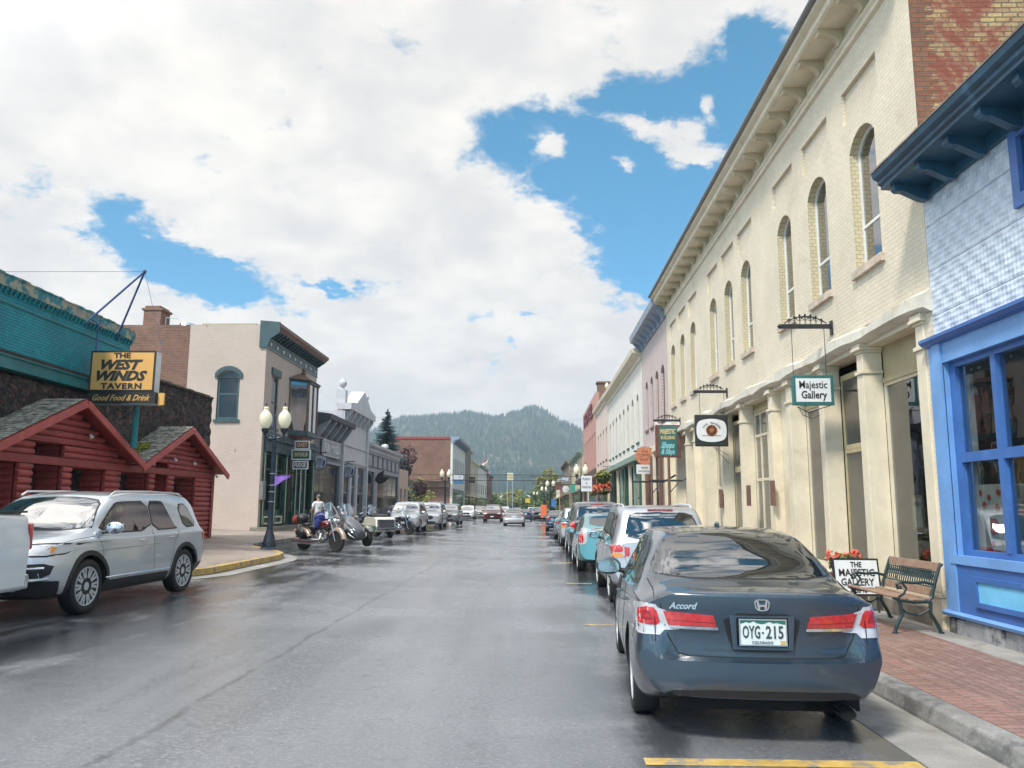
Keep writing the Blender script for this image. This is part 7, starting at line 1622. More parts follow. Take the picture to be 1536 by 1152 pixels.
for s in (-1, 1):
    sg = lambda P: [(s * a, b) for a, b in P]; sd_ = 'R' if s > 0 else 'L'
    patch(bv, 'F', sg([(.47, 1.0), (.53, .86), (.96, .84), (.99, 1.01), (.80, 1.03)]), off=.003, rnd=1, h=.03).build('headlight_bezel', M_black, exp_, smooth=40); patch(bv, sd_, [(4.40, 1.005), (4.56, .85), (4.97, .85), (4.97, .99)], off=.003, rnd=1, h=.03).build('headlight_bezel', M_black, exp_, smooth=40)
    o = patch(bv, 'F', sg([(.50, .98), (.56, .88), (.93, .86), (.96, .99), (.80, 1.01)]), off=.006, rnd=1, h=.03).build('headlight', M_lwht, exp_, smooth=40)
    patch(bv, sd_, [(4.45, .99), (4.58, .865), (4.95, .87), (4.95, .97)], off=.006, rnd=1, h=.03).build('side_lens', M_lwht, o, smooth=40); patch(bv, sd_, [(4.50, .97), (4.58, .90), (4.62, .90), (4.60, .975)], off=.011, rnd=0, h=.03).build('amber_lens', M_lamb, o, smooth=40)
    patch(bv, 'F', sg([(.60, .96), (.63, .90), (.74, .90), (.74, .97)]), off=.010, rnd=1, h=.03).build('projector', M_glassd if False else M_chrome, o, smooth=40)
    o = patch(bv, 'F', sg([(.58, .76), (.60, .60), (.66, .56), (.93, .58), (.95, .76)]), off=.005, rnd=1, h=.03).build('fog_recess', M_black, exp_, smooth=40)
    mb = MB(); mb.tube([project(bv, 'F', s * a, b, .02)[0] for a, b in ((.62, .68), (.70, .70), (.80, .70), (.88, .70))], .022, 8); mb.build('fog_bar', M_chrome, o); mb = MB(); mb.tube([project(bv, 'F', s * a, b, .012)[0] for a, b in ((.58, .62), (.66, .545), (.80, .55), (.92, .565))], .018, 8); mb.build('fog_trim', M_expl, o)
    patch(bv, sd_, [(.02, 1.05), (.02, .85), (.28, .90), (.35, 1.10)], off=.006, rnd=1).build('tail_lamp', M_lred, exp_, smooth=40)
    patch(bv, sd_, [(1.55, .24), (3.45, .24), (3.45, .43), (1.55, .43)], off=.012, rnd=0, h=.06).build('sill_cladding', M_black, exp_, smooth=40)
    mb = MB(); mb.tube([project(bv, sd_, a, .475, .008)[0] for a in [1.55 + .1 * i for i in range(20)]], .014, 6); mb.build('chrome_strip', M_chrome, exp_)
    patch(bv, sd_, [(-.05, .26), (.62, .26), (.62, .50), (-.05, .52)], off=.010, rnd=0, h=.06).build('bumper_cladding', M_black, exp_, smooth=40); patch(bv, sd_, [(4.42, .26), (5.05, .26), (5.05, .55), (4.5, .52)], off=.010, rnd=0, h=.06).build('bumper_cladding', M_black, exp_, smooth=40)
P_(exp_, bv, 'lower_bumper', 'F', [(-.9, .30), (.9, .30), (.92, .52), (.55, .55), (.45, .48), (-.45, .48), (-.55, .55), (-.92, .52)], M_black, off=.012, rnd=0); P_(exp_, bv, 'grille', 'F', [(-.50, .98), (.50, .98), (.46, .60), (-.46, .60)], mat('grille_steel', (.22, .23, .25), .3, metal=.8, var=.3, vs=60, local=True), off=.014, rnd=1)
mb = MB(); mb.tube([project(bv, 'F', a, .43 + .05 * (abs(a) < .4), .02)[0] for a in (-.62, -.5, -.35, 0, .35, .5, .62)], .02, 8); mb.build('skid_trim', M_alloy, exp_)
g = MB()
for s in 'RL':
    seam(bv, s, [(1.16, 1.12), (1.35, .95), (1.50, .60), (1.52, .44)], mb=g); seam(bv, s, [(2.06, 1.14), (2.06, .44)], mb=g); seam(bv, s, [(3.62, 1.12), (3.52, .9), (3.47, .44)], mb=g); seam(bv, s, [(4.52, 1.0), (4.1, 1.06), (3.66, 1.09)], mb=g)
g.build('panel_seams', M_well, exp_)
for s in 'RL': patch(bv, s, [(1.35, .905), (3.45, .885), (3.45, .90), (1.35, .925)], off=.001, rnd=0).build('door_crease', M_expl, exp_, smooth=40)
roof_rails(exp_, .7, 3.0, .70, 1.70, M_chrome); mirrors(exp_, bv, 3.45, 1.13, M_chrome, .99, up=.03, scale=1.1); handles(exp_, bv, [(1.50, 1.0), (2.42, .985)], M_chrome)
mb = MB(); mb.tube([(-.6, 3.98, 1.20), (-.1, 4.02, 1.215), (.2, 3.9, 1.25)], .010, 5); mb.tube([(.1, 3.98, 1.205), (.5, 4.0, 1.2), (.7, 3.88, 1.25)], .010, 5); mb.build('wiper', M_black, exp_)
exp_.rotation_euler.z = R(180 - 2.4); exp_.scale = (1.02, 1.0, .975); exp_.location = (-7.12, 15.3, .185)

# ---- silver crossover ahead of the dark sedan
ST_FOR = [(0, .40, .76, .86, .66, .82, .98, .66, 1.06, 1.09), (.10, .36, .79, .88, .66, .845, 1.0, .67, 1.13, 1.16), (.42, .30, .82, .895, .64, .86, 1.02, .64, 1.55, 1.60), (.62, .26, .83, .898, .62, .865, 1.02, .645, 1.625, 1.675), (1.2, .24, .83, .9, .60, .865, 1.02, .655, 1.67, 1.72), (2.3, .24, .83, .9, .60, .86, 1.0, .655, 1.665, 1.72), (2.7, .24, .83, .9, .60, .855, .99, .66, 1.61, 1.67), (3.5, .26, .83, .895, .62, .845, .985, .74, 1.10, 1.13), (4.0, .28, .82, .885, .64, .82, .95, .67, 1.02, 1.05), (4.35, .30, .78, .86, .64, .77, .88, .60, .93, .96), (4.6, .36, .68, .78, .58, .68, .78, .52, .83, .85)]
def rear_lights_suv(root, bvh, s, kind):
    sg = lambda P: [(s * a, b) for a, b in P]; sd_ = 'R' if s > 0 else 'L'
    if kind == 'cross':
        o = patch(bvh, 'B', sg([(.66, .80), (.90, .80), (.90, 1.02), (.68, 1.03)]), off=.012, rnd=1, h=.03).build('tail_lamp', M_lwht, root, smooth=40)
        patch(bvh, 'B', sg([(.69, .90), (.87, .90), (.87, 1.0), (.70, 1.01)]), off=.018, rnd=1, h=.03).build('red_lens', M_lred, o, smooth=40); patch(bvh, 'B', sg([(.70, .82), (.86, .82), (.86, .885), (.70, .885)]), off=.018, rnd=1, h=.03).build('amber_lens', M_lamb, o, smooth=40)
        patch(bvh, sd_, [(.05, .80), (.05, 1.02), (.34, 1.03), (.22, .82)], off=.010, rnd=1).build('side_lens', M_lred, o, smooth=40)
    elif kind == 'tall':
        o = patch(bvh, 'B', sg([(.80, .85), (.94, .85), (.94, 1.20), (.80, 1.20)]), off=.010, rnd=1, h=.03).build('tail_lamp', M_lred, root, smooth=40)
        patch(bvh, 'B', sg([(.82, .88), (.90, .88), (.90, .96), (.82, .96)]), off=.016, rnd=1, h=.03).build('clear_lens', M_lwht, o, smooth=40)
    else:
        patch(bvh, 'B', sg([(.62, .82), (.84, .84), (.84, .97), (.66, .97)]), off=.012, rnd=1, h=.03).build('tail_lamp', M_lred, root, smooth=40)
def head_lights(root, bvh, z=.80, x0=.48, x1=.85, L=4.6):
    for s in (-1, 1): patch(bvh, 'F', [(s * x0, z + .06), (s * (x0 + .04), z - .04), (s * x1, z - .03), (s * x1, z + .09)], off=.012, rnd=1, h=.04).build('headlight', M_lwht, root, smooth=40)
    patch(bvh, 'F', [(-.42, z + .04), (.42, z + .04), (.38, z - .22), (-.38, z - .22)], off=.012, rnd=1, h=.05).build('grille', M_black, root, smooth=40)
    mb = patch(bvh, 'F', [(-.6, .36), (.6, .36), (.55, .50), (-.55, .50)], off=.012, rnd=1, h=.05); mb.build('lower_grille', M_black, root, smooth=40)
    o = project(bvh, 'F', 0, .55, .02)[0]; mb = MB(); mb.box(-.15, .15, o.y, o.y + .01, .50, .60); mb.build('licence_plate', M_paper, root)
def plate(root, bvh, z=.85):
    o = project(bvh, 'B', 0, z, .01)[0]; mb = MB(); mb.box(-.155, .155, o.y - .012, o.y - .002, z - .08, z + .08); mb.build('licence_plate', M_paper, root)
def suv(name, label, pm, L, W, H, wr=.34, kind='cross', rails=M_alloy, ST=ST_FOR, detail=True, group=None, spokes=5, trim=True, hb=True, gl=None):
    st = scaleST(ST, L, W, H); kz = H / max(s[9] for s in ST); ky = L / ST[-1][0]; kx = W / max(s[3] for s in ST)
    rt_, bvh, L1 = car(name, label, 'car', st, pm, (.19 * L, .19 * L + .575 * L), wr, W, spokes=spokes, arch=.045, detail=detail, group=group)
    f = lambda P: [(a * kx, b * kz) for a, b in P]; fy = lambda P: [(a * ky, b * kz) for a, b in P]
    top = 1.60; P_(rt_, bvh, 'rear_window', 'B', f([(-.66, 1.12), (.66, 1.12), (.60, 1.40), (.53, top - .03), (0, top), (-.53, top - .03), (-.60, 1.40)]), M_cglass, off=.005, rnd=1)
    P_(rt_, bvh, 'windscreen', 'F', f([(-.76, 1.13), (.76, 1.13), (.60, 1.55), (0, 1.61), (-.60, 1.55)]), M_cglass, off=.005, rnd=1)
    sides(rt_, bvh, [fy([(.55, 1.12), (.98, 1.09), (.98, 1.50), (.78, 1.53)]), fy([(1.05, 1.09), (1.05, 1.54), (1.85, 1.56), (1.85, 1.07)]), fy([(1.92, 1.07), (1.92, 1.56), (2.5, 1.54), (2.66, 1.50), (3.25, 1.06)])])
    for s in (-1, 1): rear_lights_suv(rt_, bvh, s, kind)
    head_lights(rt_, bvh, .82 * kz, L=L); plate(rt_, bvh, .80 * kz)
    if trim: P_(rt_, bvh, 'lower_bumper', 'B', f([(-.74, .34), (.74, .34), (.76, .46), (-.76, .46)]), M_black, off=.006, rnd=0)
    if hb: o = project(bvh, 'B', 0, 1.625 * kz, .01)[0]; mb = MB(); mb.box(-.22, .22, o.y - .03, o.y + .06, o.z - .015, o.z + .012); mb.build('brake_light', M_lred, rt_)
    if rails: roof_rails(rt_, .75 * ky, 2.7 * ky, .60 * kx, 1.655 * kz, rails)
    mirrors(rt_, bvh, 3.05 * ky, 1.03 * kz, pm, W, up=.03); handles(rt_, bvh, [(1.15 * ky, .93 * kz), (2.08 * ky, .92 * kz)], pm)
    g = MB()
    for s in 'RL': seam(bvh, s, fy([(1.88, 1.05), (1.88, .35)]), mb=g); seam(bvh, s, fy([(1.0, 1.05), (1.15, .75)]), mb=g); seam(bvh, s, fy([(3.2, 1.03), (3.1, .4)]), mb=g)
    seam(bvh, 'B', f([(-.70, 1.08), (-.66, .80), (-.60, .60), (.60, .60), (.66, .80), (.70, 1.08)]), mb=g); g.build('panel_seams', M_well, rt_)
    return rt_, bvh
def sedan(name, label, pm, L=4.7, W=.9, H=1.45, group=None, detail=False, cat='car'):
    st = scaleST(ST_SEDAN, L, W, H); kz = H / 1.474; ky = L / 4.93; kx = W / .923
    rt_, bvh, L1 = car(name, label, cat, st, pm, (.22 * L, .79 * L), .32, W, rear=rear_acc, spokes=5, detail=detail, group=group)
    f = lambda P: [(a * kx, b * kz) for a, b in P]; fy = lambda P: [(a * ky, b * kz) for a, b in P]
    P_(rt_, bvh, 'rear_window', 'B', f([(-.72, 1.11), (.72, 1.11), (.56, 1.385), (0, 1.425), (-.56, 1.385)]), M_cglass, off=.005, rnd=1); P_(rt_, bvh, 'windscreen', 'F', f([(-.74, 1.05), (.74, 1.05), (.56, 1.38), (0, 1.41), (-.56, 1.38)]), M_cglass, off=.005, rnd=1)
    sides(rt_, bvh, [fy([(1.05, 1.04), (1.5, 1.31), (1.82, 1.345), (1.82, 1.035)]), fy([(1.9, 1.035), (1.9, 1.35), (2.72, 1.32), (3.5, 1.0)])])
    for s in (-1, 1): rear_lights_suv(rt_, bvh, s, 'sedan')
    head_lights(rt_, bvh, .66 * kz); plate(rt_, bvh, .80 * kz); mirrors(rt_, bvh, 3.28 * ky, .945 * kz, pm, W)
    return rt_, bvh
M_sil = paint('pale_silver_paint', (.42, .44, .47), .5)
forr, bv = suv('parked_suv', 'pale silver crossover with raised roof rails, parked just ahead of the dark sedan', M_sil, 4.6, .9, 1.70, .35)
mb = MB(); mb.tube([(.1, .28, 1.20), (-.25, .36, 1.24)], .01, 5); mb.build('wiper', M_black, forr)
forr.location = (2.27, 14.2, 0); forr.scale = (1.03,) * 3
# teal hatchback
ST_PRI = [(0, .34, .72, .82, .62, .76, .93, .60, 1.03, 1.06), (.12, .30, .76, .85, .62, .80, .95, .62, 1.10, 1.13), (.55, .24, .80, .87, .60, .82, .97, .60, 1.22, 1.26), (1.3, .2, .81, .873, .58, .82, .96, .59, 1.385, 1.43), (2.1, .18, .81, .873, .56, .82, .94, .585, 1.44, 1.49), (2.6, .18, .81, .873, .55, .815, .92, .59, 1.41, 1.46), (3.6, .2, .80, .865, .56, .79, .88, .68, .99, 1.02), (4.1, .22, .77, .84, .56, .74, .80, .58, .85, .88), (4.46, .28, .62, .72, .5, .58, .64, .46, .70, .72)]
M_aqua = paint('aqua_paint', (.10, .30, .34), .4)
pri, bv, L_ = car('parked_hatchback', 'aqua blue hatchback with tall tail lamps, parked ahead of the silver crossover', 'car', ST_PRI, M_aqua, (.90, 3.6), .31, .873, spokes=5)
P_(pri, bv, 'rear_window', 'B', [(-.56, 1.16), (.56, 1.16), (.52, 1.38), (0, 1.42), (-.52, 1.38)], M_cglass, off=.005, rnd=1); P_(pri, bv, 'lower_rear_window', 'B', [(-.55, 1.0), (.55, 1.0), (.56, 1.12), (-.56, 1.12)], M_cglass, off=.005, rnd=1); P_(pri, bv, 'windscreen', 'F', [(-.72, 1.02), (.72, 1.02), (.55, 1.38), (0, 1.42), (-.55, 1.38)], M_cglass, off=.005, rnd=1)
sides(pri, bv, [[(.78, 1.05), (1.2, 1.02), (1.2, 1.28), (1.05, 1.25)], [(1.27, 1.02), (1.27, 1.31), (2.0, 1.37), (2.0, .99)], [(2.08, .99), (2.08, 1.37), (2.6, 1.34), (3.4, .96)]])
for s in (-1, 1):
    sg = lambda P: [(s * a, b) for a, b in P]
    o = patch(bv, 'B', sg([(.64, .72), (.86, .70), (.86, .95), (.72, 1.12), (.62, 1.10)]), off=.008, rnd=1, h=.03).build('tail_lamp', M_lwht, pri, smooth=40); patch(bv, 'B', sg([(.72, .76), (.84, .74), (.84, .92), (.74, 1.06)]), off=.013, rnd=1, h=.03).build('red_lens', M_lred, o, smooth=40)
head_lights(pri, bv, .66, .42, .74); plate(pri, bv, .72); mirrors(pri, bv, 3.1, .93, M_aqua, .87); handles(pri, bv, [(1.35, .86), (2.2, .85)], M_aqua)
mb = MB(); mb.tube([(-.02, .30, 1.19), (.2, .42, 1.28), (.38, .36, 1.2)], .012, 5); mb.build('wiper', M_black, pri)
pri.location = (2.05, 21.2, 0); pri.scale = (1.04,) * 3
# big dark SUV, then the rest of the right-hand row
M_char = paint('charcoal_paint', (.045, .047, .052), .4); M_bright = paint('bright_silver_paint', (.48, .50, .52), .5); M_navyp = paint('navy_paint', (.02, .035, .07), .4); M_maroonp = paint('maroon_paint', (.10, .012, .015), .4); M_whitep = paint('white_paint', (.70, .71, .72), 0.); M_blackp = paint('black_paint', (.010, .011, .013), .2); M_beigep = paint('beige_paint', (.42, .37, .29), .3); M_greyp = paint('grey_paint', (.16, .17, .185), .5)
big, bv = suv('parked_suv', 'big charcoal SUV with a round red tail lamp, parked ahead of the aqua hatchback', M_char, 5.2, 1.0, 1.90, .39, 'tall', None); big.location = (2.2, 27.8, 0)
c1, _ = suv('parked_suv', 'bright silver SUV parked ahead of the big charcoal one', M_bright, 4.5, .9, 1.68, .34, 'cross', None, detail=False); c1.location = (2.05, 35.2, 0)
c2, _ = sedan('parked_sedan', 'small grey sedan third from the charcoal SUV up the right row', M_greyp); c2.location = (2.0, 43, 0)
c3, _ = sedan('parked_sedan', 'navy blue sedan parked before the orange board on the right', M_navyp); c3.location = (1.75, 57.5, 0)
def again(src, label, x, y, z=0., face=0, group=None, sc=1.):
    o = copy_tree(src); o['label'] = label; o.location = (x, y, z); o.rotation_euler.z = R(180) if face else 0; o.scale = (sc,) * 3
    if group: o['group'] = group
    return o
s_mov, _ = sedan('moving_sedan', 'silver sedan driving away down the middle of the street', paint('warm_silver_paint', (.42, .40, .40), .45), cat='car'); s_mov.location = (-1.75, 70, .02); s_mov.scale = (1.05,) * 3
m_suv, _ = suv('moving_suv', 'dark maroon SUV driving toward the viewer beside the silver sedan', M_maroonp, 4.8, .95, 1.72, .36, 'cross', None, detail=False); m_suv.location = (-4.35, 89, .1); m_suv.rotation_euler.z = R(180); m_suv.scale = (1.06,) * 3
# left row facing the viewer: location = rear axle end, farther away
l1 = again(c1, 'silver SUV nearest the motorcycles on the left, facing the viewer', -7.35, 49.5, .22, 1); l1.scale = (1.04,) * 3
for ch in children(l1):
    pass
l2 = again(forr, 'silver crossover with roof rails, between the silver SUV and the dark grey SUV', -7.15, 58.6, .2, 1, None, 1.05)
l3, _ = suv('parked_suv', 'dark grey SUV with yellow plate third in the left row, facing the viewer', M_greyp, 4.7, .95, 1.66, .35, 'cross', None, detail=False); l3.location = (-6.95, 68.6, .2); l3.rotation_euler.z = R(180); l3.scale = (1.05,) * 3
l4, _ = suv('parked_suv', 'white SUV parked past the gap on the left, facing the viewer', M_whitep, 4.7, .94, 1.62, .35, 'cross', None, detail=False); l4.location = (-7.9, 99, .2); l4.rotation_euler.z = R(180)
l5, _ = sedan('parked_sedan', 'beige car behind the white SUV on the left', M_beigep); l5.location = (-7.3, 112, .2); l5.rotation_euler.z = R(180); l5.scale = (1.1,) * 3
again(l4, 'second white SUV, coming up the far middle of the street behind the maroon one', -4.9, 138, .1, 1); again(l5, 'beige sedan farther up the left row', -7.6, 128, .2, 1); again(l4, 'white SUV at the far end of the left row', -8.0, 146, .2, 1); again(l3, 'grey SUV in the far left row behind the beige sedans', -7.9, 168, .2, 1)
b1, _ = sedan('parked_sedan', 'black sedan first beyond the orange board on the right', M_blackp); b1.location = (.75, 101, 0)
again(l3, 'grey SUV second beyond the orange board on the right', .55, 110, 0, 0); again(b1, 'black sedan third beyond the orange board on the right', .3, 121, 0, 0); again(c3, 'navy sedan fourth beyond the orange board on the right', .1, 132, 0, 0); again(c3, 'navy car following the silver sedan in the distance', -1.1, 96, 0, 0); again(l4, 'white SUV far down beside the yellow sign', -.4, 150, 0, 0); again(l3, 'grey SUV far down the right row by the trees', 0, 165, 0, 0); again(l5, 'beige car far off in the middle of the street', -3.5, 175, .05, 1)

# ---- white pickup at the left edge (rear end in view)
pk_ = thing('parked_pickup', (-7.15, 9.85, .17), "white pickup truck with red tail lamp, in front of the silver SUV's nose", 'pickup', None, R(180))
pkl = lambda x, y, z: (x, y, z)
def rbox(x0, x1, y0, y1, z0, z1): return MB().box(x0, x1, y0, y1, z0, z1)
Mw = M_whitep
def loftbox(secs, name, m, par, bevel=.03):
    """secs: list of (y, half width bottom, half width top, z0, z1)"""
    mb = MB()
    for (y, wb_, wt_, z0, z1) in secs: mb.v += [Vector(p) for p in ((-wb_, y, z0), (wb_, y, z0), (wb_ + .03, y, (z0 + z1) / 2 + .1), (wt_, y, z1), (-wt_, y, z1), (-wb_ - .03, y, (z0 + z1) / 2 + .1))]
    n = 6
    for i in range(len(secs) - 1):
        for j in range(n): a = i * n + j; b = i * n + (j + 1) % n; mb.f.append([a, b, b + n, a + n]); mb.mi.append(0)
    mb.f.append(list(range(n))); mb.mi.append(0); mb.f.append([(len(secs) - 1) * n + j for j in range(n)]); mb.mi.append(0)
    me = mb.build(name, m, None, smooth=30, bevel=bevel); me.parent = par; return me
loftbox([(0, .93, .90, .55, 1.36), (.08, .98, .95, .50, 1.40), (1.9, .99, .96, .50, 1.42)], 'bed', Mw, pk_, .05)
loftbox([(1.93, .99, .97, .42, 1.42), (5.0, .99, .93, .42, 1.24), (5.7, .95, .85, .5, 1.14)], 'body', Mw, pk_, .06)
loftbox([(1.95, .95, .80, 1.40, 1.80), (2.2, .95, .74, 1.40, 1.95), (3.6, .94, .74, 1.36, 1.96), (4.4, .9, .8, 1.26, 1.30)], 'cab', Mw, pk_, .05)
for s in (-1, 1):
    mb = MB(); mb.box(s * .90, s * .995, -.005, .10, .98, 1.30); o = mb.build('tail_lamp', M_lred, None, bevel=.02); o.parent = pk_
    mb = MB(); mb.box(s * .93, s * .96, .1, 1.85, 1.425, 1.45); o = mb.build('bed_rail', M_black, None, bevel=.006); o.parent = pk_
    mb = MB(); mb.prism([(2.25, 1.42), (2.35, 1.86), (3.4, 1.87), (3.95, 1.42)], lambda a, z, d: (d, a, z), s * .86, s * .955); o = mb.build('side_window', M_cglass, None, bevel=.01); o.parent = pk_
mb = MB(); mb.box(-.92, .92, -.12, .02, .50, .68); o = mb.build('bumper', M_chrome, None, bevel=.03); o.parent = pk_
sv = pk_.location.copy(); pk_.location = (0, 0, 0)
for y in (1.15, 4.75):
    for s in (-1, 1): wheel(pk_, s * .87, y, .39, s, 6)
pk_.location = sv
# ---------------------------------------------------------------- motorcycles, three-wheeler, trailer
M_redp = paint('candy_red_paint', (.30, .015, .015), .3); M_pearl = paint('pearl_paint', (.34, .25, .20), .3); M_bluec = mat('blue_jacket', (.03, .04, .22), .7, var=.3, vs=8, local=True); M_leather = mat('black_leather', (.012, .012, .014), .5, var=.3, local=True); M_clear = glass_mat('wind_shield', (.72, .78, .80), .18, .05); M_eng = mat('engine_alloy', (.33, .33, .33), .3, metal=.85, var=.3, vs=15, local=True)
def mwheel(root, y, r, w_, nm='wheel'):
    mb = MB(); t_ = w_ / 2; mb.lathe([(r * .70, -t_ * .6), (r * .85, -t_), (r * .96, -t_ * .8), (r, -t_ * .3), (r, t_ * .3), (r * .96, t_ * .8), (r * .85, t_), (r * .70, t_ * .6)], (0, y, r), 32, 'x'); wh = mb.build(nm, M_tyre, root, smooth=40)
    mb = MB(); mb.lathe([(r * .70, -t_ * .55), (r * .70, t_ * .55), (r * .65, t_ * .5), (r * .65, -t_ * .5)], (0, y, r), 32, 'x'); mb.lathe([(.04, -t_), (.04, t_)], (0, y, r), 12, 'x')
    for i in range(16): a = i * math.pi / 8; mb.tube([(.02 * (-1) ** i, y + .04 * math.cos(a), r + .04 * math.sin(a)), (0, y + r * .67 * math.cos(a + .12), r + r * .67 * math.sin(a + .12))], .005, 4)
    mb.build('rim', M_chrome, wh, smooth=40); return wh
def fender(root, y, r, w_, a0, a1, m, nm='fender'):
    mb = MB(); n = 14; k = 0
    for i in range(n + 1):
        a = R(a0 + (a1 - a0) * i / n)
        for (dx_, dr) in ((-w_, -.07), (-w_ * .9, 0), (-w_ * .4, .03), (w_ * .4, .03), (w_ * .9, 0), (w_, -.07)): mb.v.append(Vector((dx_, y + (r + .05 + dr) * math.cos(a), r + (r + .05 + dr) * math.sin(a))))
    for i in range(n):
        for j in range(5): a = i * 6 + j; mb.f.append([a, a + 1, a + 7, a + 6]); mb.mi.append(0)
    mb.build(nm, m, root, smooth=50)
def cruiser(label, mp, mf, luggage=True):
    r_ = thing('motorcycle', (0, 0, 0), label, 'motorcycle')
    mwheel(r_, 0, .32, .15); mwheel(r_, 1.65, .33, .12); fender(r_, 0, .32, .09, 20, 190, mf); fender(r_, 1.65, .33, .075, 10, 150, mf)
    mb = MB(); mb.ball((0, 1.02, .82), 1, 16, 10, (.15, .30, .13)); mb.build('fuel_tank', mp, r_, smooth=60)
    mb = MB(); mb.tube([(0, 1.38, .98), (0, 1.1, .72), (0, .5, .62), (0, 0, .34)], .025, 8); mb.tube([(.0, 1.38, .9), (0, 1.3, .45), (0, .9, .26), (0, .4, .28), (0, .15, .35)], .022, 8); mb.build('frame', M_black, r_)
    mb = MB()
    for (y, a) in ((.72, -22), (.98, 22)):
        T = Matrix.Translation((0, .85, .38)) @ Matrix.Rotation(R(-a), 4, 'X')
        k = len(mb.v); mb.lathe([(.085, .03), (.10, .04), (.085, .055), (.10, .07), (.085, .085), (.10, .10), (.085, .115), (.10, .13), (.085, .145), (.10, .16), (.085, .18), (.09, .25), (.05, .28)], (0, 0, 0), 16); mb.xf(T, k)
    mb.ball((0, .85, .36), 1, 14, 8, (.14, .24, .13)); mb.lathe([(.13, .12), (.13, .17), (.10, .19)], (0, .78, .38), 18, 'x'); mb.lathe([(.13, -.12), (.13, -.17), (.10, -.19)], (0, .78, .38), 18, 'x'); mb.build('engine', M_eng, r_, smooth=40)
    for s in (1,): 
        for dz in (0, .09): mb = MB(); mb.tube([(.10, 1.0, .42 + dz), (.19, 1.05, .30 + dz * .6), (.20, .6, .24 + dz), (.20, -.35, .26 + dz)], [.025, .03, .045, .048], 10); mb.build('exhaust', M_chrome, r_, smooth=50)
    mb = MB(); mb.ball((0, .50, .72), 1, 14, 8, (.17, .24, .08)); mb.ball((0, .12, .80), 1, 12, 8, (.14, .18, .07)); mb.ball((0, .02, .98), 1, 10, 6, (.10, .05, .14)); mb.build('saddle', M_leather, r_, smooth=60)
    for s in (-1, 1):
        mb = MB(); mb.tube([(s * .09, 1.65, .33), (s * .09, 1.44, .85), (s * .09, 1.38, 1.0)], [.028, .026, .022], 8); mb.build('fork', M_chrome, r_)
        mb = MB(); mb.tube([(0, 1.36, 1.02), (s * .14, 1.34, 1.08), (s * .30, 1.22, 1.14), (s * .40, 1.05, 1.08)], .013, 8); mb.tube([(s * .36, 1.12, 1.10), (s * .43, .98, 1.07)], .02, 8); mb.build('handlebar', M_chrome, r_)
        mb = MB(); mb.tube([(s * .30, 1.22, 1.14), (s * .36, 1.2, 1.30)], .006, 5); mb.ball((s * .37, 1.2, 1.34), 1, 10, 6, (.06, .02, .04)); mb.build('mirror', M_chrome, r_)
        mb = MB(); mb.ball((s * .17, 1.47, .93), .055, 12, 8); mb.build('spot_lamp', M_lwht, r_, smooth=60); mb = MB(); mb.ball((s * .22, .08, .56), 1, 12, 8, (.09, .22, .13)); mb.build('saddle_bag', mp if not luggage else M_leather, r_, smooth=60)
        mb = MB(); mb.ball((s * .13, -.30, .62), .035, 10, 6); mb.build('indicator', M_lamb, r_)
    mb = MB(); mb.ball((0, 1.52, .92), .09, 14, 8); mb.build('headlight', M_chrome, r_, smooth=60)
    mb = MB(); n = 8; k0 = len(mb.v)
    for j in range(6):
        for i in range(n + 1): a = (i / n - .5) * 2; zz_ = 1.0 + j * .10; mb.v.append(Vector((a * (.28 - .02 * j - .05 * max(0, j - 3)), 1.50 - j * .045 - .10 * a * a, zz_)))
    for j in range(5):
        for i in range(n): a = k0 + j * (n + 1) + i; mb.f.append([a, a + 1, a + n + 2, a + n + 1]); mb.mi.append(0)
    mb.build('wind_shield', M_clear, r_, smooth=60)
    mb = MB(); mb.box(-.05, .05, -.40, -.36, .50, .56); mb.build('tail_lamp', M_lred, r_)
    if luggage:
        mb = MB(); mb.ball((0, -.12, .98), 1, 14, 10, (.20, .22, .17)); mb.build('luggage_roll', M_leather, r_, smooth=60); mb = MB(); mb.ball((0, -.42, .94), 1, 12, 8, (.17, .12, .15)); mb.build('red_bag', mat('red_bag', (.22, .02, .02), .8, local=True), r_, smooth=60)
        mb = MB(); mb.ball((0, .78, 1.02), 1, 12, 8, (.20, .16, .20)); mb.ball((.12, .85, .85), 1, 10, 8, (.12, .1, .16)); mb.build('blue_jacket', M_bluec, r_, smooth=60)
    return r_
mc = cruiser('dark red and chrome cruiser motorcycle with luggage, clear screen and a blue jacket', paint('dark_red_paint', (.12, .01, .012), .4), M_pearl); mc.location = (-7.65, 26.9, .24); mc.rotation_euler.z = R(-128); mc.scale = (1.05,) * 3
mc2 = cruiser('black cruiser motorcycle with chrome forks, parked nearest the silver SUV beyond the trailer', M_blackp, M_black, False); mc2.location = (-7.6, 42.2, .24); mc2.rotation_euler.z = R(-130)
mc3 = copy_tree(mc2); mc3.location = (-8.75, 38.6, .28); mc3.rotation_euler.z = R(-122); mc3['label'] = 'black cruiser motorcycle half hidden behind the cream and green trailer'
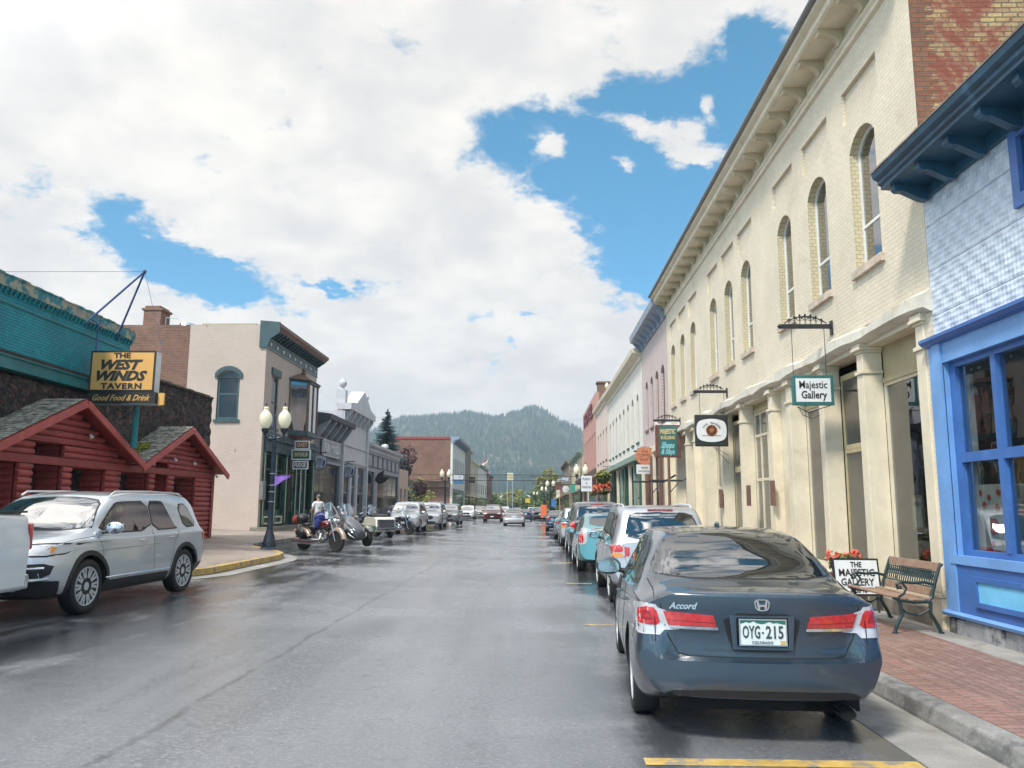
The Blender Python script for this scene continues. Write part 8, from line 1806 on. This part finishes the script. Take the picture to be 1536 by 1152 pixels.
# touring three-wheeler, nose toward the street and the viewer
tr = thing('three_wheeler', (0, 0, 0), 'black and silver touring three-wheeler with tall clear screen, beside the red cruiser', 'three wheeler')
def oval_loft(secs, name, m, par, n=20, smooth=60):
    """secs: (y, cx, cz, rx, rz_up, rz_down)"""
    mb = MB()
    for (y, cx_, cz, rx, ru, rd) in secs:
        for j in range(n): a = 2 * math.pi * j / n; s_ = math.sin(a); mb.v.append(Vector((cx_ + rx * math.copysign(abs(math.cos(a)) ** .8, math.cos(a)), y, cz + (ru if s_ > 0 else rd) * s_)))
    for i in range(len(secs) - 1):
        for j in range(n): a = i * n + j; b = i * n + (j + 1) % n; mb.f.append([a, b, b + n, a + n]); mb.mi.append(0)
    mb.f.append(list(range(n))); mb.mi.append(0); mb.f.append([(len(secs) - 1) * n + j for j in range(n)]); mb.mi.append(0)
    return mb.build(name, m, par, smooth=smooth)
oval_loft([(-.55, 0, .85, .10, .08, .10), (-.3, 0, .80, .20, .16, .2), (.2, 0, .66, .22, .14, .3), (.7, 0, .68, .24, .22, .36), (1.1, 0, .72, .30, .30, .45), (1.5, 0, .62, .36, .26, .40), (1.9, 0, .50, .34, .18, .28), (2.15, 0, .42, .20, .10, .16)], 'body', M_blackp, tr)
oval_loft([(.95, 0, .98, .12, .05, .1), (1.2, 0, .98, .20, .10, .15), (1.55, 0, .82, .27, .12, .12), (1.95, 0, .62, .22, .09, .1), (2.12, 0, .52, .10, .05, .06)], 'nose_panel', paint('gunmetal_paint', (.055, .062, .07), .5), tr)
for s in (-1, 1):
    k = wheel(tr, s * .60, 1.55, .29, s, 5, .17, M_alloyd); oval_loft([(1.2, s * .60, .52, .06, .08, .05), (1.4, s * .60, .60, .10, .07, .05), (1.65, s * .60, .62, .10, .06, .05), (1.9, s * .60, .5, .07, .05, .05)], 'fender', M_blackp, tr)
    mb = MB(); mb.tube([(s * .25, 1.5, .40), (s * .52, 1.55, .30)], .03, 6); mb.tube([(s * .25, 1.7, .34), (s * .52, 1.6, .26)], .02, 6); mb.build('wishbone', M_alloyd, tr)
    mb = MB(); mb.ball((s * .20, 1.88, .60), 1, 12, 8, (.10, .10, .045)); mb.build('headlight', M_lwht, tr, smooth=60); mb = MB(); mb.tube([(s * .08, .95, 1.08), (s * .28, .85, 1.12), (s * .40, .72, 1.08)], .016, 8); mb.build('handlebar', M_black, tr)
    mb = MB(); mb.ball((s * .38, 1.12, 1.05), 1, 10, 6, (.08, .03, .05)); mb.build('mirror', M_pearl, tr, smooth=60); mb = MB(); mb.ball((s * .26, -.15, .62), 1, 12, 8, (.12, .28, .16)); mb.build('saddle_bag', M_blackp, tr, smooth=60)
    mb = MB(); mb.tube([(s * .12, 2.12, .30), (s * .30, 2.02, .40), (s * .36, 1.9, .5)], .02, 6); mb.build('nose_trim', M_alloy, tr)
wheel(tr, 0, 0, .30, 1, 5, .22, M_alloyd)
mb = MB(); mb.ball((0, .35, .86), 1, 12, 8, (.19, .24, .09)); mb.ball((0, -.08, .94), 1, 12, 8, (.17, .2, .08)); mb.build('saddle', M_leather, tr, smooth=60)
mb = MB(); n = 8
for j in range(7):
    for i in range(n + 1): a = (i / n - .5) * 2; mb.v.append(Vector((a * (.20 + .05 * math.sin(j * .5)), 1.28 - j * .055 - .08 * a * a, 1.02 + j * .085)))
for j in range(6):
    for i in range(n): a = j * (n + 1) + i; mb.f.append([a, a + 1, a + n + 2, a + n + 1]); mb.mi.append(0)
mb.build('wind_shield', M_clear, tr, smooth=60)
tr.location = (-7.55, 30.4, .24); tr.rotation_euler.z = R(-140)
for (x_, y_) in ((-8.05, 30.2), (-7.45, 31.7)):
    t_ = thing('helmet', (x_, y_, 1.25), ['brown patterned helmet hung on the near grip of the three-wheeler', 'brown helmet hung on the far grip of the three-wheeler'][x_ > -7.6], 'helmet', 'helmets on the three-wheeler'); mb = MB(); mb.ball((x_, y_, 1.36), 1, 14, 10, (.13, .15, .12)); mb.build('shell', mat('brown_helmet', (.25, .12, .08), .35, var=.4, vs=12), t_, smooth=60); mb = MB(); mb.tube([(x_ - .1, y_, 1.28), (x_, y_ - .03, 1.18), (x_ + .1, y_, 1.28)], .008, 4); mb.build('strap', M_leather, t_)
# cream and green trailer of a motorcycle
tl = thing('sidecar_trailer', (0, 0, 0), 'cream and green two-wheeled trailer with chrome edge, between three-wheeler and black motorcycle', 'trailer')
mb = MB(); mb.prism([(-.95, .35), (.80, .35), (1.05, .60), (.95, .98), (.75, 1.08), (-.85, 1.06), (-1.0, .9)], lambda a, z, d: (d, a, z), -.52, .52); mb.build('body', paint('cream_paint', (.55, .52, .42), 0.), tl, bevel=.06)
mb = MB(); mb.prism([(-.90, .36), (.78, .36), (.99, .58), (.97, .66), (-.96, .66)], lambda a, z, d: (d, a, z), -.545, .545); mb.build('lower_body', paint('bottle_green_paint', (.01, .10, .06), .1), tl, bevel=.03)
mb = MB(); mb.box(-.46, .46, .98, 1.07, .46, .97); mb.build('grille', M_alloyd, tl, bevel=.02); mb = MB(); ring(mb, lambda a, z, d: (a, d, z), [(-.44, .50), (.44, .50), (.44, .97), (-.44, .97)], [(-.39, .56), (.39, .56), (.39, .92), (-.39, .92)], 1.02, 1.09); mb.build('chrome_edge', M_chrome, tl, bevel=.01)
for s in (-1, 1): wheel(tl, s * .62, -.1, .29, s, 12, .14, M_chrome); fender_ = MB(); fender_.lathe([(.34, s * .53), (.36, s * .60), (.36, s * .68)], (0, -.1, .29), 24, 'x'); fender_.v = [Vector((v.x, v.y, max(v.z, .34))) for v in fender_.v]; fender_.build('mudguard', paint('cream_paint', (0, 0, 0)), tl, smooth=50)
mb = MB(); mb.ball((0, .2, 1.12), 1, 12, 8, (.38, .5, .12)); mb.ball((.1, -.4, 1.14), 1, 12, 8, (.3, .3, .14)); mb.build('black_cover', M_leather, tl, smooth=60); mb = MB(); mb.tube([(0, 1.05, .45), (0, 1.7, .4)], .03, 6); mb.build('drawbar', M_black, tl)
tl.location = (-7.0, 36.6, .24); tl.rotation_euler.z = R(-150); tl.scale = (.9,) * 3

# ---------------------------------------------------------------- people
M_skin = mat('skin', (.42, .24, .17), .6, var=.1, local=True); M_hair = mat('dark_hair', (.03, .022, .016), .8, var=.2, local=True)
def skin_mesh(name, J, E_, m, root, sub=2):
    me = bpy.data.meshes.new(name); me.from_pydata([j[0] for j in J], E_, []); o = bpy.data.objects.new(name, me); COL.objects.link(o)
    md = o.modifiers.new('s', 'SKIN'); sk = me.skin_vertices[0].data if me.skin_vertices else None
    if sk is None: 
        bpy.context.view_layer.objects.active = o; bpy.ops.mesh.customdata_skin_add(); sk = me.skin_vertices[0].data
    for i, j in enumerate(J): r_ = j[1]; sk[i].radius = r_ if isinstance(r_, tuple) else (r_, r_)
    sk[0].use_root = True; md.use_smooth_shade = True; sb_ = o.modifiers.new('u', 'SUBSURF'); sb_.levels = sub; sb_.render_levels = sub
    dg = bpy.context.evaluated_depsgraph_get(); dg.update(); res = bpy.data.meshes.new_from_object(o.evaluated_get(dg)); bpy.data.objects.remove(o)
    res.name = name; res.materials.clear(); res.materials.append(m); res.polygons.foreach_set('use_smooth', [True] * len(res.polygons)); q = bpy.data.objects.new(name, res); COL.objects.link(q); q.parent = root; return q
def person(loc, rz, label, shirt, trousers, arm=0, hair=M_hair):
    r_ = thing('person', (0, 0, 0), label, 'person')
    J = [((0, 0, .95), (.15, .11)), ((0, .01, 1.12), (.14, .10)), ((0, .01, 1.32), (.17, .11)), ((0, .0, 1.44), (.10, .08)), ((0, .01, 1.52), (.055, .055)), ((0, .02, 1.60), (.07, .08)), ((0, .03, 1.67), (.078, .095)), ((0, .02, 1.74), (.05, .065))]
    E_ = [(0, 1), (1, 2), (2, 3), (3, 4), (4, 5), (5, 6), (6, 7)]
    for s in (-1, 1):
        k = len(J); J += [((s * .10, 0, .88), .095), ((s * .11, .02, .50), .062), ((s * .11, -.01, .12), .042), ((s * .11, .0, .05), .045), ((s * .12, .13, .03), .032)]; E_ += [(0, k), (k, k + 1), (k + 1, k + 2), (k + 2, k + 3), (k + 3, k + 4)]
        k = len(J); e = .16 if arm else .0
        J += [((s * .19, 0, 1.40), .055), ((s * .25, -.02, 1.13), .042), ((s * .22, .12 + e, .95 + e), .032), ((s * .20, .18 + e, .90 + e), .026)]; E_ += [(3, k), (k, k + 1), (k + 1, k + 2), (k + 2, k + 3)]
        for f in range(5): kk = len(J); L_ = (.05, .07, .075, .07, .055)[f]; ox = (f - 2) * .016; J += [((s * .20 + ox, .20 + e + (.0 if f else -.03), .885 + e), .009), ((s * .20 + ox * 1.3, .20 + e + L_ * .6, .86 + e), .008), ((s * .20 + ox * 1.3, .20 + e + L_ * .8, .835 + e), .007)]; E_ += [(k + 3, kk), (kk, kk + 1), (kk + 1, kk + 2)]
    b = skin_mesh('body', J, E_, M_skin, r_)
    T = [((0, 0, .92), (.165, .125)), ((0, .01, 1.12), (.165, .125)), ((0, .01, 1.32), (.19, .13)), ((0, 0, 1.44), (.125, .10))]; TE = [(0, 1), (1, 2), (2, 3)]
    for s in (-1, 1): k = len(T); T += [((s * .20, 0, 1.40), .075), ((s * .245, -.015, 1.22), .066)]; TE += [(3, k), (k, k + 1)]
    skin_mesh('shirt', T, TE, shirt, r_)
    T = [((0, 0, .97), (.16, .12))]; TE = []
    for s in (-1, 1): k = len(T); T += [((s * .10, 0, .86), .112), ((s * .11, .02, .50), .082), ((s * .11, -.01, .10), .065)]; TE += [(0, k), (k, k + 1), (k + 1, k + 2)]
    skin_mesh('trousers', T, TE, trousers, r_)
    mb = MB(); mb.ball((0, .0, 1.71), 1, 16, 10, (.088, .10, .085)); mb.build('hair', hair, r_, smooth=60)
    mb = MB(); mb.ball((0, .118, 1.655), 1, 8, 6, (.014, .02, .02)); mb.ball((-.08, .02, 1.65), 1, 8, 6, (.012, .02, .03)); mb.ball((.08, .02, 1.65), 1, 8, 6, (.012, .02, .03)); mb.build('nose_and_ears', M_skin, r_, smooth=60)
    mb = MB(); mb.ball((-.03, .108, 1.675), .010, 6, 4); mb.ball((.03, .108, 1.675), .010, 6, 4); mb.box(-.022, .022, .104, .112, 1.618, 1.624); mb.build('eyes_and_mouth', M_hair, r_)
    for s in (-1, 1): mb = MB(); mb.ball((s * .115, .05, .04), 1, 12, 8, (.05, .14, .045)); mb.build('shoe', M_leather, r_, smooth=60)
    r_.location = loc; r_.rotation_euler.z = rz; r_.scale = (.96,) * 3; return r_
M_wshirt = mat('white_shirt', (.66, .64, .62), .8, var=.06, vs=8, local=True, bump=.3, bs=14); M_jeans = mat('blue_jeans', (.05, .08, .14), .8, var=.2, local=True); M_dshirt = mat('dark_shirt', (.025, .025, .035), .8, var=.2, local=True)
person((-9.1, 33.9, zside(-9.1)), R(35), 'man in white shirt and blue jeans, seen from behind beside the red cruiser', M_wshirt, M_jeans, 1, mat('sandy_hair', (.16, .14, .09), .8, local=True))
person((4.35, 49, .15), R(10), 'person in dark clothes walking on the right sidewalk by the flower boxes', M_dshirt, M_dshirt)
person((-10.4, 88, zside(-10.4)), R(180), 'person in a cream shirt standing by the brick block on the left', mat('cream_shirt', (.55, .50, .42), .8, local=True), M_jeans)

# ---------------------------------------------------------------- overhead wires across the far end
for (z_, y_) in ((24, 200), (12.2, 190)):
    mb = MB(); mb.tube([(-45 + 80 * i / 20, y_, z_ - .9 * (1 - ((i - 10) / 10) ** 2)) for i in range(21)], .035, 4); o = mb.build('overhead_wire', mat('wire_grey', (.30, .30, .28), .6, var=0), None, loc=(0, y_, z_)); tag(o, ['upper of the two wires strung across the far end of the street', 'lower of the two wires strung across the far end of the street'][z_ < 20], 'wire')

# ---------------------------------------------------------------- air
mb = MB(); mb.box(-1900, 1700, -70, 3600, -3.4, 260)
hz = mb.build('haze', M_dark); hz.data.materials.clear(); hm = bpy.data.materials.new('haze_air'); hm.use_nodes = True; t = NT(hm.node_tree)
pv = t.new('ShaderNodeVolumePrincipled'); pv.inputs['Color'].default_value = (.70, .82, .94, 1); pv.inputs['Density'].default_value = HAZE; pv.inputs['Anisotropy'].default_value = .1
o = t.new('ShaderNodeOutputMaterial'); t.nt.links.new(pv.outputs[0], o.inputs['Volume']); hz.data.materials.append(hm); tag(hz, kind='stuff')
